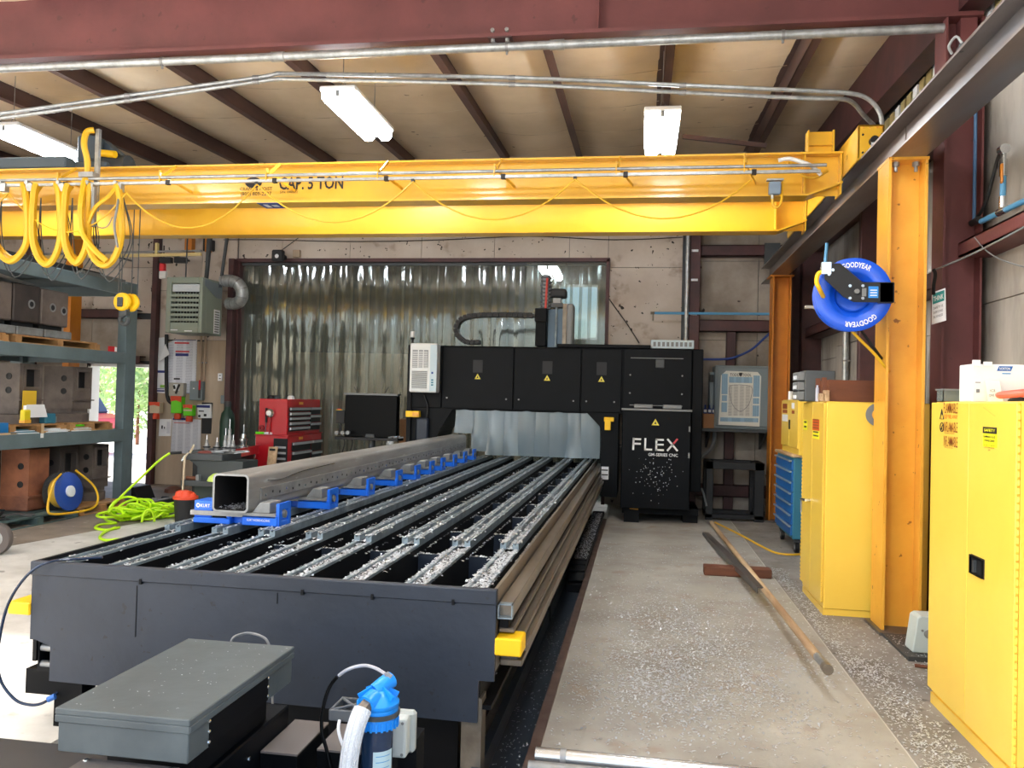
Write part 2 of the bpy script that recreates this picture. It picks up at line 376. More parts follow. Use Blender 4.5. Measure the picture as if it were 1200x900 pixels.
# corrugated skylight strip high in the right wall, pale ribs set against the closed wall
for k in range(42):
    yy = 5.0 + k * .19
    box(RXW + .02, RXW + .05, yy, yy + .13, 4.56, 4.8).build('skylight_rib', SKYP if k % 3 else PAPER, wall_right)
girt(2.35, RXW, 1.5, 6.6, 2.78, 2.89, REDOX, wall_right); girt(2.35, RXW, 6.9, BY, 2.62, 2.76, DARKRED, wall_right)
girt(2.35, RXW, 6.9, BY, 3.9, 4.05, DARKRED, wall_right)
stud(2.3, RXW, 9.2, 9.3, 0, 4.5, DARKRED, wall_right); stud(2.3, RXW, 12.4, 12.7, 0, 5, DARKRED, wall_right)
wall_left = struct(MB().box(LX0 - .2, LX0, 5.6, BY + .2, 0, 5.9).box(LX0 - .2, LX0, -3, 5.6, 4.4, 5.9).box(LX0 - .2, LX0, -3, -1, 0, 5.9).build('wall_left', WALLP))

# roof: purlins and insulation between them
ZP, SL = 4.74, .046
def roofz(y): return ZP + SL * y
cl = MB(); cl.add([(LX0 - .2, -3, roofz(-3) + .44), (RXW + .3, -3, roofz(-3) + .44), (RXW + .3, 17, roofz(17) + .44), (LX0 - .2, 17, roofz(17) + .44)], [(0, 1, 2, 3)])
ceiling = struct(cl.build('ceiling', DKGREY))
SEAM = mat('insulation_seam', (160, 136, 104), .6, col2=(236, 224, 204), scale=3)
PX = [-12.1, -10.75, -9.4, -8.02, -6.66, -5.24, -3.86, -2.24, -1.06, .17, 1.56, 2.5]
PX = [PX[0]] + [x * .982 for x in PX[1:-1]] + [PX[-1]]
for i, x in enumerate(PX[1:-1]):
    g_ = MB(); wd = .09
    for (xa, xb, za, zb) in ((x, x + wd, 0, .012), (x, x + .012, 0, .23), (x - wd + .012, x + .012, .22, .232)):
        g_.add([(xx, yy, roofz(yy) + zz) for yy in (6.72, BY) for xx, zz in ((xa, za), (xb, za), (xb, zb), (xa, zb))],
               [(0, 1, 2, 3), (4, 5, 6, 7), (0, 1, 5, 4), (1, 2, 6, 5), (2, 3, 7, 6), (3, 0, 4, 7)])
    g_.build('purlin', PURL, ceiling)
for i in range(len(PX) - 1):
    nx, ny = 8, 40; vs = []; x0, x1 = PX[i] + .02, PX[i + 1] - .02
    for j in range(ny + 1):
        yy = -3 + (BY + 3) * j / ny
        for q in range(nx + 1):
            t = q / nx; sag = .05 * math.sin(math.pi * t) + .035 * math.sin(math.pi * t) * mnoise.noise(Vector((i * 3.1, yy * .9, 0))) + .012 * math.sin(math.pi * t) * abs(math.sin(yy * 1.15 + i))
            vs.append((x0 + (x1 - x0) * t, yy, roofz(yy) + .225 - sag))
    fs = [(j * (nx + 1) + q, j * (nx + 1) + q + 1, (j + 1) * (nx + 1) + q + 1, (j + 1) * (nx + 1) + q) for j in range(ny) for q in range(nx)]
    ip = MB().add(vs, fs, 0, True).build('insulation_panel', INSUL, ceiling)
    sv = []; sf = []
    for yy in (7.0, 8.15 + .1 * (i % 3), 9.3, 10.4 + .1 * (i % 2), 11.5, 12.4):
        b0 = len(sv)
        for q in range(nx + 1):
            t = q / nx; sag = .05 * math.sin(math.pi * t) + .035 * math.sin(math.pi * t) * mnoise.noise(Vector((i * 3.1, yy * .9, 0))) + .012 * math.sin(math.pi * t) * abs(math.sin(yy * 1.15 + i))
            for dy in (-.009, .009): sv.append((x0 + (x1 - x0) * t, yy + dy + .03 * math.sin(3 * t + i), roofz(yy) + .217 - sag))
        sf += [(b0 + 2 * q, b0 + 2 * q + 1, b0 + 2 * q + 3, b0 + 2 * q + 2) for q in range(nx)]
    MB().add(sv, sf).build('seam_tape', SEAM, ip)
es = MB()
es.add([(xx, yy, roofz(yy) + zz) for yy in (-3, BY) for xx, zz in ((2.36, -.34), (2.56, -.34), (2.56, .2), (2.36, .2))],
       [(0, 1, 2, 3), (4, 5, 6, 7), (0, 1, 5, 4), (1, 2, 6, 5), (2, 3, 7, 6), (3, 0, 4, 7)])
es.build('eave_strut', DARKRED, ceiling)
br = MB(); br.bar(at(800, 160, Y=10.2), at(898, 171, Y=10.2), .05, .05); br.build('roof_brace', PURL, ceiling)

# big red roof beam, red wall columns
beam = thing('roof_beam', 'deep red oxide steel roof beam running across the top of the picture', 'beam', (0, 6.7, 4.62))
BZ = 4.62
b_ = MB(); b_.box(LX0, 2.5, 6.58, 6.84, BZ, BZ + .03); b_.box(LX0, 2.5, 6.695, 6.715, BZ + .03, 5.215); b_.box(LX0, 2.5, 6.58, 6.84, 5.215, 5.235)
b_.build('beam_body', REDOX, beam)
for x in (-8.2, -.42): box(x, x + .012, 6.6, 6.695, BZ + .03, 5.215).build('stiffener', REDOX, beam)
bp = MB(); bp.box(-1.32, -1.12, 6.57, 6.7, BZ - .012, BZ + .0); bp.build('splice_plate', DARKRED, beam)
for dx in (-1.28, -1.16):
    for yy in (6.6, 6.66): MB().cyl((dx, yy, BZ - .012), (dx, yy, BZ - .035), .018, n=6).build('bolt', STEEL, beam)
    MB().cyl((dx, 6.58, BZ + .05), (dx, 6.56, BZ + .05), .018, n=6).build('bolt', STEEL, beam)
def hcol(name, label, cat, x0, x1, y0, y1, z0, z1, m_, web='x', t=.016):
    """H column; web='x' means the web plane faces the camera"""
    r = thing(name, label, cat, ((x0 + x1) / 2, (y0 + y1) / 2, z0)); c = MB()
    if web == 'x':
        c.box(x0, x0 + t, y0, y1, z0, z1); c.box(x1 - t, x1, y0, y1, z0, z1); ym = (y0 + y1) / 2; c.box(x0 + t, x1 - t, ym - .006, ym + .006, z0, z1)
    else:
        c.box(x0, x1, y0, y0 + t, z0, z1); c.box(x0, x1, y1 - t, y1, z0, z1); xm = (x0 + x1) / 2; c.box(xm - .006, xm + .006, y0 + t, y1 - t, z0, z1)
    c.build('shaft', m_, r); return r
rc = hcol('wall_column', 'dark red steel wall column behind the yellow column and the hanging sign', 'column', 2.24, 2.52, 6.6, 6.84, 0, BZ, REDOX)
box(2.2, 2.56, 6.56, 6.88, 0, .02).build('base_plate', DKGREY, rc)
box(2.35, 2.47, 6.62, 6.72, 4.3, BZ).build('gusset', REDOX, rc)
rc2 = hcol('wall_column', 'dark red steel column in the far right corner behind the orange column', 'column', 2.16, 2.5, 12.45, 12.75, 0, 5.1, DARKRED)

# crane columns and runway
cc = thing('crane_column', 'bright yellow crane runway column in the right foreground beside the hose reel', 'column', (1.89, 6.42, 0))
c = MB(); c.box(1.755, 1.775, 6.28, 6.56, .02, 3.44); c.box(2.005, 2.025, 6.28, 6.56, .02, 3.44); c.box(1.775, 2.005, 6.41, 6.424, .02, 3.44)
c.build('shaft', ORYEL, cc); box(1.752, 2.03, 6.27, 6.57, 3.44, 3.46).build('cap_plate', ORYEL, cc)
box(1.72, 2.07, 6.2, 6.6, 0, .022).build('base_plate', MILL, cc)
for bx in (1.82, 1.96):
    MB().cyl((bx, 6.345, 3.44), (bx, 6.345, 3.37), .013, n=8).cyl((bx, 6.345, 3.44), (bx, 6.345, 3.41), .026, n=6).build('bolt', STEEL, cc)
c2 = thing('crane_column', 'orange crane runway column at the far right in front of the grey cabinet', 'column', (1.92, 12.0, 0))
c = MB(); c.box(1.8, 1.82, 11.85, 12.13, .02, 3.44); c.box(2.03, 2.05, 11.85, 12.13, .02, 3.44); c.box(1.82, 2.03, 11.98, 11.994, .02, 3.44)
c.build('shaft', ORANGE, c2); box(1.76, 2.08, 11.82, 12.15, 3.44, 3.46).build('cap_plate', ORANGE, c2); box(1.74, 2.1, 11.8, 12.18, 0, .022).build('base_plate', MILL, c2)
rw = thing('runway_beam', 'dark steel crane runway beam slanting back along the right wall on two yellow columns', 'beam', (1.885, 6, 3.46))
c = MB(); c.box(1.765, 2.005, 1.2, 12.75, 3.46, 3.478); c.box(1.877, 1.893, 1.2, 12.75, 3.478, 3.69); c.box(1.765, 2.005, 1.2, 12.75, 3.69, 3.708)
c.build('beam_body', RUNWAYM, rw); box(1.865, 1.905, 1.2, 12.7, 3.708, 3.748).build('crane_rail', MILL, rw)
for yy in (4.95, 6.75, 8.55, 10.4): MB().box(1.77, 1.8, yy, yy + .1, 3.708, 3.725).cyl((1.78, yy + .05, 3.69), (1.78, yy + .05, 3.735), .014, n=6).build('rail_clip', DKGREY, rw)
MB().tube(smooth([(1.765, 5.1, 3.72), (1.74, 5.08, 3.76), (1.77, 5.05, 3.8), (1.8, 5.03, 3.74)], 4), .008, 6).build('hook_bolt', GALV, rw)
box(1.868, 1.876, 6.3, 6.32, 3.478, 3.69).build('stiffener', RUNWAYM, rw)
box(1.78, 2.0, 12.55, 12.62, 3.71, 4.05).build('end_stop', DKGREY, rw)
# ------------------------------------------------------------------ ceiling lamps
LENS = mat('lamp_lens', (255, 255, 255), .4, emit=((245, 250, 255), LAMP_E))
lampproto = None
def lamp(x, y, z, label, yl=1.22, wd=.36):
    r = thing('ceiling_lamp', label, 'lamp', (x, y, z), 'twin-lens ceiling lamps')
    box(x - wd / 2, x + wd / 2, y - yl / 2, y + yl / 2, z + .05, z + .1).build('housing', WHITE, r, .01)
    for s in (-1, 1):
        cx = x + s * wd * .26; w_ = wd * .2
        poly = [(cx - w_, z + .05), (cx - w_, z - .01), (cx - w_ * .55, z - .05), (cx + w_ * .55, z - .05), (cx + w_, z - .01), (cx + w_, z + .05)]
        MB().prism(poly, 'y', y - yl / 2 + .03, y + yl / 2 - .03).build('lens', LENS, r)
    box(x - .02, x + .02, y - yl / 2, y + yl / 2, z - .005, z + .05).build('spine', MIDGREY, r)
    for s in (-1, 1):
        yy = y + s * yl * .38
        MB().tube([(x - .06, yy, z + .1), (x, yy, z + .2), (x + .06, yy, z + .1)], .004, 5).tube([(x, yy, z + .2), (x, yy, roofz(yy))], .004, 5).build('hanger', STEEL, r)
    return r
lamp(.15, 8.62, 4.42, 'glowing twin lamp hung over the right end of the bridge crane')
lamp(-2.9, 7.9, 4.45, 'glowing twin lamp hung above the lettering on the bridge crane')
lamp(-7.03, 8.57, 4.45, 'glowing twin lamp at the far left beside the grey crane hoist')
for x, w_ in ((.3, 'nearest the right wall'), (-2.2, 'second from the right wall'), (-6.4, 'third from the right wall'), (-10.2, 'nearest the left wall')):
    lamp(x, 3.7, 4.55, 'added unseen ceiling lamp in the bay before the red beam, ' + w_)  # unseen lamps, added to brighten the hall from the front bay
lamp(-1.72, 15.2, 4.0, 'ceiling lamp in the room beyond the strip curtain')
lamp(.6, -.6, 4.45, 'added ceiling lamp out of the picture behind the camera on the right')  # this lamp and the next are unseen, added as extra lighting
lamp(-4.5, -.6, 4.45, 'added ceiling lamp out of the picture behind the camera on the left')

# ------------------------------------------------------------------ pipes under the roof
t = thing('roof_pipe', 'thick galvanised pipe hung right under the red roof beam', 'pipe', (-2, 6.66, 4.55))
MB().cyl((LX0, 6.66, 4.565), (2.24, 6.66, 4.565), .036, n=14).build('pipe_run', GALV, t)
for x in (-.75, -3.2): MB().cyl((x - .06, 6.66, 4.565), (x + .06, 6.66, 4.565), .043, n=14).build('coupling', GALV, t)
for x in (-1.17, -4.3, 1.05): MB().cyl((x - .012, 6.66, 4.565), (x + .012, 6.66, 4.565), .042, n=12).cyl((x, 6.66, 4.53), (x, 6.66, 4.5), .01, n=6).build('pipe_clamp', STEEL, t)
def conduit(pts, label, r=.019):
    t = thing('conduit', label, 'pipe', pts[0])
    MB().tube(smooth(pts, 8), r, 8).build('pipe_run', GALV, t); return t
cy_ = 7.15
pa = [at(-160, 152, Y=cy_), at(0, 133, Y=cy_), at(150, 112, Y=cy_), at(300, 91, Y=cy_), at(325, 86.5, Y=cy_), at(350, 86.5, Y=cy_), at(600, 91, Y=cy_), at(800, 100, Y=cy_), at(960, 107, Y=cy_), at(1000, 110, Y=cy_), at(1020, 118, Y=cy_ + .02), at(1032, 135, Y=cy_ + .04), at(1034, 158, Y=cy_ + .04)]
ca = conduit(pa, 'upper of two thin conduits running above the crane, bent down by the runway')
pb = [at(-160, 160, Y=cy_), at(0, 138.5, Y=cy_), at(150, 118, Y=cy_), at(300, 96, Y=cy_), at(325, 93, Y=cy_), at(350, 93, Y=cy_), at(600, 99, Y=cy_), at(800, 108.5, Y=cy_), at(940, 115, Y=cy_), at(985, 116, Y=cy_), at(1000, 121, Y=cy_ + .1), at(1012, 135, Y=cy_ + .25), at(1024, 147, Y=cy_ + .4)]
cb = conduit(pb, 'lower of two thin conduits running above the crane and ending at the end truck')
for pts, root in ((pa, ca), (pb, cb)):
    for i in (2, 3, 6, 7): q = pts[i]; MB().cyl((q.x - .03, q.y, q.z), (q.x + .03, q.y, q.z), .024, n=8).build('coupling', STEEL, root)

# ------------------------------------------------------------------ bridge crane
cr = thing('bridge_crane', 'yellow double girder bridge crane spanning the hall, lettered CAP. 5 TON', 'crane', (1.8, 8.4, 3.71))
GX0, GX1 = -11.5, 1.74
def girder(y, z0, z1):
    g = MB()
    g.box(GX0, GX1 - .3, y - .11, y + .11, z0, z0 + .018); g.box(GX0, GX1, y - .11, y + .11, z1 - .018, z1); g.box(GX0, GX1, y - .006, y + .006, z0 + .018, z1 - .018)
    # coped end: the lower flange rises toward the end truck
    g.bar((GX1 - .3, y, z0 + .009), (GX1, y, z0 + .12), .22, .018)
    return g.build('girder', YEL, cr)
g1 = girder(7.72, 3.52, 3.915); g2 = girder(9.3, 3.53, 3.925)
for y in (7.72, 9.3):
    for x in (GX1 - .02, GX1 - .33): box(x, x + .012, y - .1, y + .1, 3.53, 3.91).build('end_plate', YEL, cr)
et = MB(); et.box(1.74, 1.76, 7.12, 10.42, 3.69, 3.985); et.box(1.93, 1.95, 7.12, 10.42, 3.76, 3.985); et.box(1.74, 1.95, 7.12, 10.42, 3.965, 3.985); et.box(1.74, 1.95, 7.12, 7.14, 3.7, 3.985); et.box(1.74, 1.95, 10.4, 10.42, 3.7, 3.985)
truck = et.build('end_truck', YEL, cr, .006)
MB().cyl((1.86, 7.12, 3.84), (1.86, 7.06, 3.84), .035, n=14).build('buffer', BLACK, truck)
MB().cyl((1.86, 10.42, 3.84), (1.86, 10.5, 3.84), .045, n=14).build('buffer', BLACK, truck)
for dx in (.035, .09, .15, .185):
    for dz in (.05, .2, .26):
        if abs(dx - .12) + abs(dz - .15) > .1: MB().cyl((1.745 + dx, 7.12, 3.7 + dz), (1.745 + dx, 7.112, 3.7 + dz), .009, n=8).build('bolt', ORYEL if dz > .22 else BLACK, truck)
for yy in (7.35, 10.2): MB().cyl((1.86, yy, 3.80), (1.9, yy, 3.80), .075, n=16).build('wheel', DKGREY, truck)
lettering('20', (1.739, 7.5, 3.8), (0, -1, 0), (0, 0, 1), .04, INK, truck)
sb = MB(); q0 = at(945, 181, Y=7.74); q1 = at(976, 181, Y=7.74); zt = at(950, 155, Y=7.74).z
sb.box(q0.x, q0.x + .012, 7.68, 7.8, 3.915, zt); sb.box(q1.x - .012, q1.x, 7.68, 7.8, 3.915, zt); sb.box(q0.x, q1.x, 7.735, 7.745, 3.915, zt); sb.box(q0.x, q1.x, 7.69, 7.78, 4.0, 4.012)
sb.build('end_stop', YEL, cr)
# festoon track in front of the near girder
FY = 7.38
def zf(v, u=600): return at(u, v, Y=FY).z
tz1, tz2 = at(480, 202.5, Y=FY).z, at(480, 209, Y=FY).z
MB().cyl((GX0, FY, tz1), (1.55, FY, tz1), .015, n=10).build('festoon_track', GALV, cr)
MB().box(GX0, 1.5, FY - .013, FY + .013, tz2 - .013, tz2 + .013).build('festoon_track', GALV, cr)
for k in range(10):
    x = -9.2 + k * 1.12
    bk = MB(); bk.bar((x - .02, FY - .02, tz1 + .03), (x + .12, 7.71, 3.66), .03, .006, (1, 0, 0)); bk.box(x - .03, x - .02, FY - .02, FY + .02, tz2, tz1 + .07); bk.bar((x, FY, tz1 + .02), (x, 7.6, 3.9), .012, .03)
    bk.build('track_bracket', YEL, cr)
    box(x + .04, x + .08, FY - .02, FY + .02, tz2 - .022, tz2 + .022).build('clip', BLACK, cr)
# trolleys and the thick yellow cable loops at the left
trx = [36, 73, 140]
for u in (5, 36, 73, 107, 140):
    q = at(u, 219, Y=FY)
    MB().box(q.x - .035, q.x + .035, FY - .03, FY + .03, q.z - .05, q.z + .03).cyl((q.x - .03, FY - .035, q.z + .04), (q.x - .03, FY + .035, q.z + .04), .02, n=8).build('festoon_trolley', GALV, cr)
loops = [(-6, 30, 306), (40, 69, 310), (77, 101, 308), (104, 140, 311)]
for (ua, ub, vb) in loops:
    for k, (dv, du, r_) in enumerate(((0, 0, .034), (-4, -3, .03))):
        w_ = ub - ua; pts = [at(ua + 3, 216, Y=FY), at(ua + du, 227, Y=FY - .02), at(ua - 2 + du, 258, Y=FY - .03), at(ua - 1 + du, 284 + dv, Y=FY - .02), at(ua + w_ * .2 + du * .5, vb - 7 + dv, Y=FY), at((ua + ub) / 2 + du * .5, vb + dv, Y=FY), at(ub - w_ * .2 + du * .5, vb - 7 + dv, Y=FY), at(ub + 1 + du, 284 + dv, Y=FY - .02), at(ub + 2 + du, 258, Y=FY - .03), at(ub + du, 227, Y=FY - .02), at(ub - 3, 216, Y=FY)]
        pts = [Vector((p.x, p.y + .05 * k, p.z)) for p in pts]
        MB().tube(smooth(pts, 6), r_, 7).build('festoon_cable', CABLEY, cr)
    for k in range(2):
        pts = [at(ua + 8, 232, Y=FY), at(ua + 6 + k * 3, 280, Y=FY + .05), at((ua + ub) / 2 + 6 * k, vb + 13 + 6 * k, Y=FY + .05), at(ub + 12 + 3 * k, 285, Y=FY + .05), at(ub + 4, 230, Y=FY)]
        MB().tube(smooth(pts, 6), .006, 5).build('thin_cable', DKGREY, cr)
MB().tube(smooth([at(137, 218, Y=FY), at(128, 230, Y=FY - .05), at(112, 243, Y=FY - .05), at(103, 262, Y=FY - .05)], 5), .02, 6).build('festoon_cable', CABLEY, cr)
MB().tube(smooth([at(100, 210, Y=FY), at(95, 240, Y=FY - .1), at(96, 270, Y=FY - .1), at(108, 290, Y=FY - .1), at(125, 306, Y=FY - .05)], 5), .03, 7).build('festoon_cable', CABLEY, cr)
MB().tube(smooth([at(140, 226, Y=FY), at(137, 245, Y=FY - .1), at(134, 265, Y=FY - .1), at(138, 290, Y=FY - .1)], 5), .012, 7).build('festoon_cable', MIDGREY, cr)
MB().tube(smooth([at(110, 262, Y=FY), at(118, 267, Y=FY), at(126, 265, Y=FY), at(132, 254, Y=FY)], 5), .006, 5).build('chain', STEEL, cr)
# mast with the trolley's cables
q = at(108, 213, Y=FY)
ms = MB(); zt = at(108, 149, Y=FY).z; ms.box(q.x - .02, q.x + .02, FY + .05, FY + .09, q.z - .28, zt); 
ms.build('mast', GALV, cr)
MB().tube(smooth([(q.x - .02, FY + .03, zt - .02), (q.x - .08, FY, zt - .05), (q.x - .09, FY - .02, zt - .18), (q.x - .06, FY, zt - .35), (q.x - .06, FY, q.z), (q.x - .05, FY - .03, q.z - .4)], 6), .03, 7).build('festoon_cable', CABLEY, cr)
MB().box(q.x - .12, q.x + .04, FY - .05, FY + .05, q.z + .04, q.z + .09).build('clamp', STEEL, cr)
MB().cyl((q.x + .02, FY, q.z - .06), (q.x + .03, FY, q.z - .45), .03, n=8).build('cable_grip', STEEL, cr)
# thin signal cable hung in catenaries
nodes = [(-150, 222), (10, 226), (148, 226), (301, 216), (484, 213), (674, 210), (880, 211)]
for i in range(len(nodes) - 1):
    (u0, v0), (u1, v1) = nodes[i], nodes[i + 1]
    pts = []
    for k in range(13):
        t_ = k / 12; pts.append(at(u0 + (u1 - u0) * t_, v0 + (v1 - v0) * t_ + 46 * (1 - (2 * t_ - 1) ** 2), Y=FY - .03))
    MB().tube(pts, .0075, 6).build('signal_cable', CABLEY, cr)
for (u0, v0) in nodes[3:6]:
    q = at(u0, v0 - 1, Y=FY); MB().cyl((q.x - .015, FY, q.z), (q.x + .015, FY, q.z), .022, n=8).build('cable_hook', DKGREY, cr)
# junction box at the right end
q = at(908, 220, Y=FY); jb = box(q.x - .05, q.x + .05, FY - .03, FY + .04, q.z - .06, q.z + .05).build('junction_box', mat('junction_box_grey', (120, 138, 156), .45), cr, .008)
MB().box(q.x - .07, q.x + .07, FY - .03, FY + .03, q.z + .06, q.z + .075).cyl((q.x - .02, FY, q.z - .06), (q.x - .02, FY, q.z - .1), .012, n=8).build('gland', GALV, jb)
MB().tube(smooth([(q.x - .02, FY, q.z - .1), (q.x - .01, FY, q.z - .16), (q.x + .03, FY, q.z - .17), (q.x + .06, FY, q.z - .1), (q.x + .07, FY + .05, q.z + .05)], 5), .011, 6).build('lead', CABLEY, cr)
MB().tube(smooth([at(912, 188, Y=7.5), at(925, 186, Y=7.48), at(940, 190, Y=7.46), at(952, 195, Y=7.45), at(962, 205, Y=7.45)], 5), .018, 6).build('lead', WHITE, cr)
MB().tube(smooth([at(925, 190, Y=7.55), at(940, 205, Y=7.5), at(955, 208, Y=7.5), at(970, 200, Y=7.5)], 5), .012, 6).build('lead', CABLEY, cr)
# lettering on the near girder
def glet(s, u, v, hpx, wpx, m_=INK, bold=.0, yy=7.708):
    q = at(u, v, Y=yy); h = (at(u, v - hpx, Y=yy) - q).length; wd = (at(u + wpx, v, Y=yy) - q).length
    lettering(s, (q.x, yy, q.z), (1, 0, 0), (0, 0, 1), h, m_, g1, wd, bold)
glet('CAP. 5 TON', 327, 222, 14, 75, INK, .02)
glet('S/N. 040522', 328, 226.5, 2.8, 21)
glet('CRANE & HOIST', 281, 223.5, 4, 38)
glet('(800) 809-2297', 282, 229.5, 4.4, 36)
q = at(297, 214, Y=7.707); MB().prism([(q.x + .09 * math.cos(a) , q.z + .055 * math.sin(a)) for a in [k * math.pi / 8 for k in range(16)]], 'y', 7.703, 7.7125).build('emblem', INK, g1)
q = at(313, 236, Y=7.61); st = box(q.x - .11, q.x + .11, 7.61, 7.83, 3.514, 3.5195).build('sticker', DKBLUE, g1)
box(q.x - .07, q.x - .02, 7.66, 7.78, 3.5125, 3.514).build('mark', PAPER, st); box(q.x + .01, q.x + .07, 7.68, 7.76, 3.5125, 3.514).build('mark', PAPER, st)
# hoist riding on the girders
a = at(37, 199, Y=8.4); b2 = at(160, 199, Y=8.4)
hs = MB(); hs.box(a.x, b2.x - .3, 7.64, 7.8, 3.925, 4.05); hs.box(a.x + .2, b2.x - .1, 8.0, 9.0, 3.98, 4.1); hs.box(b2.x - .53, b2.x - .3, 8.1, 8.4, 4.0, 4.42)
hoist = hs.build('hoist_trolley', mat('hoist_grey', (72, 84, 92), .5), cr, .015)
MB().bar((b2.x - .35, 8.3, 4.38), (b2.x + .02, 8.2, 4.12), .1, .1).build('hoist_arm', hoist.data.materials[0], hoist)
MB().cyl((b2.x - .35, 8.2, 4.08), (b2.x + .05, 8.2, 4.08), .13, n=16).build('hoist_motor', DKGREY, hoist)
MB().cyl((b2.x - .2, 8.05, 4.2), (b2.x - .02, 8.05, 4.18), .04, n=10).build('limit_switch', BUMPY, hoist)
# hook block hanging over the rack
HY = 8.5
q = at(145, 354, Y=HY); r_ = .105
hb = MB()
for dx in (0, .03): pass
hb.lathe((q.x, HY - .05, q.z), (0, 1, 0), [(.02, -.004), (r_ * .86, 0), (r_, .015), (r_, .04), (.02, .045)], 24)
hb.lathe((q.x + .05, HY + .03, q.z), (0, 1, 0), [(.02, -.004), (r_ * .86, 0), (r_, .015), (r_, .04), (.02, .045)], 24)
hk = hb.build('hook_block', BUMPY, cr)
box(q.x - .04, q.x + .03, HY - .075, HY - .05, q.z - .06, q.z + .05).build('cover', DKGREY, hk, .01)
hz = q.z - r_
hp = [(q.x + .02, HY, hz + .02), (q.x + .02, HY, hz - .03), (q.x - .03, HY, hz - .07), (q.x - .035, HY, hz - .12), (q.x + .02, HY, hz - .15), (q.x + .06, HY, hz - .12), (q.x + .06, HY, hz - .075)]
MB().tube(smooth(hp, 6), .026, 8).box(q.x - .03, q.x + .06, HY - .03, HY + .03, hz - .05, hz + .03).build('hook', DKGREY, hk)
for du in (-6, -3, 9, 16):
    e = at(145 + du, 345, Y=HY); MB().cyl((e.x, HY, e.z), (e.x, HY, 3.95), .006, n=5).build('wire_rope', DKGREY, cr)
# ------------------------------------------------------------------ gantry milling machine: the bed
TX0, TX1, TY0, TY1, TZ = -2.87, -.605, 3.53, 11.95, .785
bed = thing('machine_bed', 'long black machine bed with open rail cells covered in metal chips', 'machine bed', (-1.74, 7.7, 0))
fp = [(TX0, TZ - .06), (TX0, .41), (-2.84, .41), (-2.78, .39), (-2.76, .39), (-2.76, .22), (-.675, .2), (-.675, .385), (TX1, .385), (TX1, TZ - .06)]
MB().prism(fp, 'y', TY0, TY0 + .02).build('front_plate', MACHFRONT, bed)
MB().box(TX0 - .004, TX1 + .004, TY0 - .012, TY0 + .03, TZ - .065, TZ).build('front_rim', MACHFRONT, bed, .004)
for x in (-2.3, -1.5, -1.17, -.8): box(x, x + .012, TY0 - .016, TY0, TZ - .075, TZ - .05).build('weld', MACHDARK, bed)
box(TX0, TX0 + .02, TY0 + .02, TY1, .3, TZ).build('side_plate', MACHDARK, bed)
box(TX1 - .015, TX1, TY0 + .03, TY1, .42, TZ - .002).build('side_plate', BRASSY, bed)
box(TX0 + .02, TX1 - .015, TY0 + .03, TY1, .25, .27).build('chip_pan', MACHDARK, bed)
box(TX0 + .02, TX1 - .015, TY1 - .02, TY1, .27, .72).build('rear_plate', MACHDARK, bed)
RX = [-2.80, -2.49, -2.19, -1.89, -1.59, -1.30, -1.0, -.72]
for x in RX:
    box(x - .05, x + .05, TY0 + .03, TY1, .735, .752).build('rail_seat', MACHDARK, bed)
    MB().box(x - .048, x - .04, TY0 + .03, TY1, .27, .735).box(x + .04, x + .048, TY0 + .03, TY1, .27, .735).build('web', MACHDARK, bed)
    for s in (-1, 1):
        box(x + s * .04 - .011, x + s * .04 + .011, TY0 + .04, TY1 - .05, .752, .766).build('rail_base', RAILM, bed)
        c = x + s * .036
        pr = [(c - .017, .766), (c + .017, .766), (c + .017, .8), (c + .006, .8), (c + .006, .79), (c - .006, .79), (c - .006, .8), (c - .017, .8)]
        MB().prism(pr, 'y', 4.6, TY1 - .1).build('clamping_rail', RAILM, bed)
yy = 3.85
cross_y = [4.6, 5.4, 6.2, 7.0, 7.8, 8.6, 9.4, 10.2, 11.0]
for yy in cross_y: box(TX0 + .02, TX1 - .015, yy, yy + .02, .27, .712).build('cross_plate', MACHFRONT, bed)
# side ways of the bed: rails and rack on the right
for (x0, x1, z0, z1, m_) in ((-.6, -.535, .655, .72, BRASSY), (-.6, -.53, .585, .605, BRASSY), (-.6, -.555, .605, .655, MACHDARK), (-.6, -.5, .535, .565, BRASSY), (-.6, -.545, .565, .585, MACHDARK), (-.6, -.48, .49, .525, BRASSY), (-.6, -.52, .45, .49, MILL), (-.6, -.5, .42, .45, BRASSY)):
    box(x0, x1, TY0 + .12 if z1 < .6 else TY0 + .06, TY1, z0, z1).build('side_way', m_, bed, .004)
st = MB(); st.box(-.6, -.535, TY0 + .02, TY0 + .06, .655, .66).box(-.6, -.595, TY0 + .02, TY0 + .06, .66, .72).box(-.54, -.535, TY0 + .02, TY0 + .06, .66, .72).box(-.6, -.535, TY0 + .02, TY0 + .06, .715, .72)
st.build('tube_end', RAILM, bed)
box(-.605, -.487, TY0 - .01, TY0 + .13, .502, .578).build('end_bumper', BUMPY, bed, .006)
for (z0, z1) in ((.655, .72), (.54, .58), (.44, .5)): box(TX0 - .07, TX0, TY0 + .1, TY1, z0, z1).build('side_way', BRASSY, bed, .004)
q = at(20, 713, Y=TY0); box(-2.99, TX0, TY0 - .01, TY0 + .14, .525, .585).build('end_bumper', BUMPY, bed, .006)
for dz in (.3, .22): MB().cyl((-2.76, TY0 + .05, dz + .06), (-2.85, TY0 + .05, dz + .06), .018, n=10).build('bolt', STEEL, bed)
for yy in (TY0 + .02, 6.3, 9.0, 11.6):
    for x0, x1 in ((-2.745, -2.6), (-.75, -.66)): box(x0, x1, yy, yy + .1, -.14 if x1 > -2.6 else 0, .3).build('leg', MACH if yy < 4 and x1 < -1 else BRASSY if yy < 4 else MACHDARK, bed)
box(-2.52, -.8, 3.72, TY1, -.13, .25).build('shade_filler', MACHDARK, bed)  # black box added so the space under the bed reads as shade
box(-2.95, -2.745, TY0 + .08, TY0 + .2, .12, .24).build('cable_duct', MACH, bed)
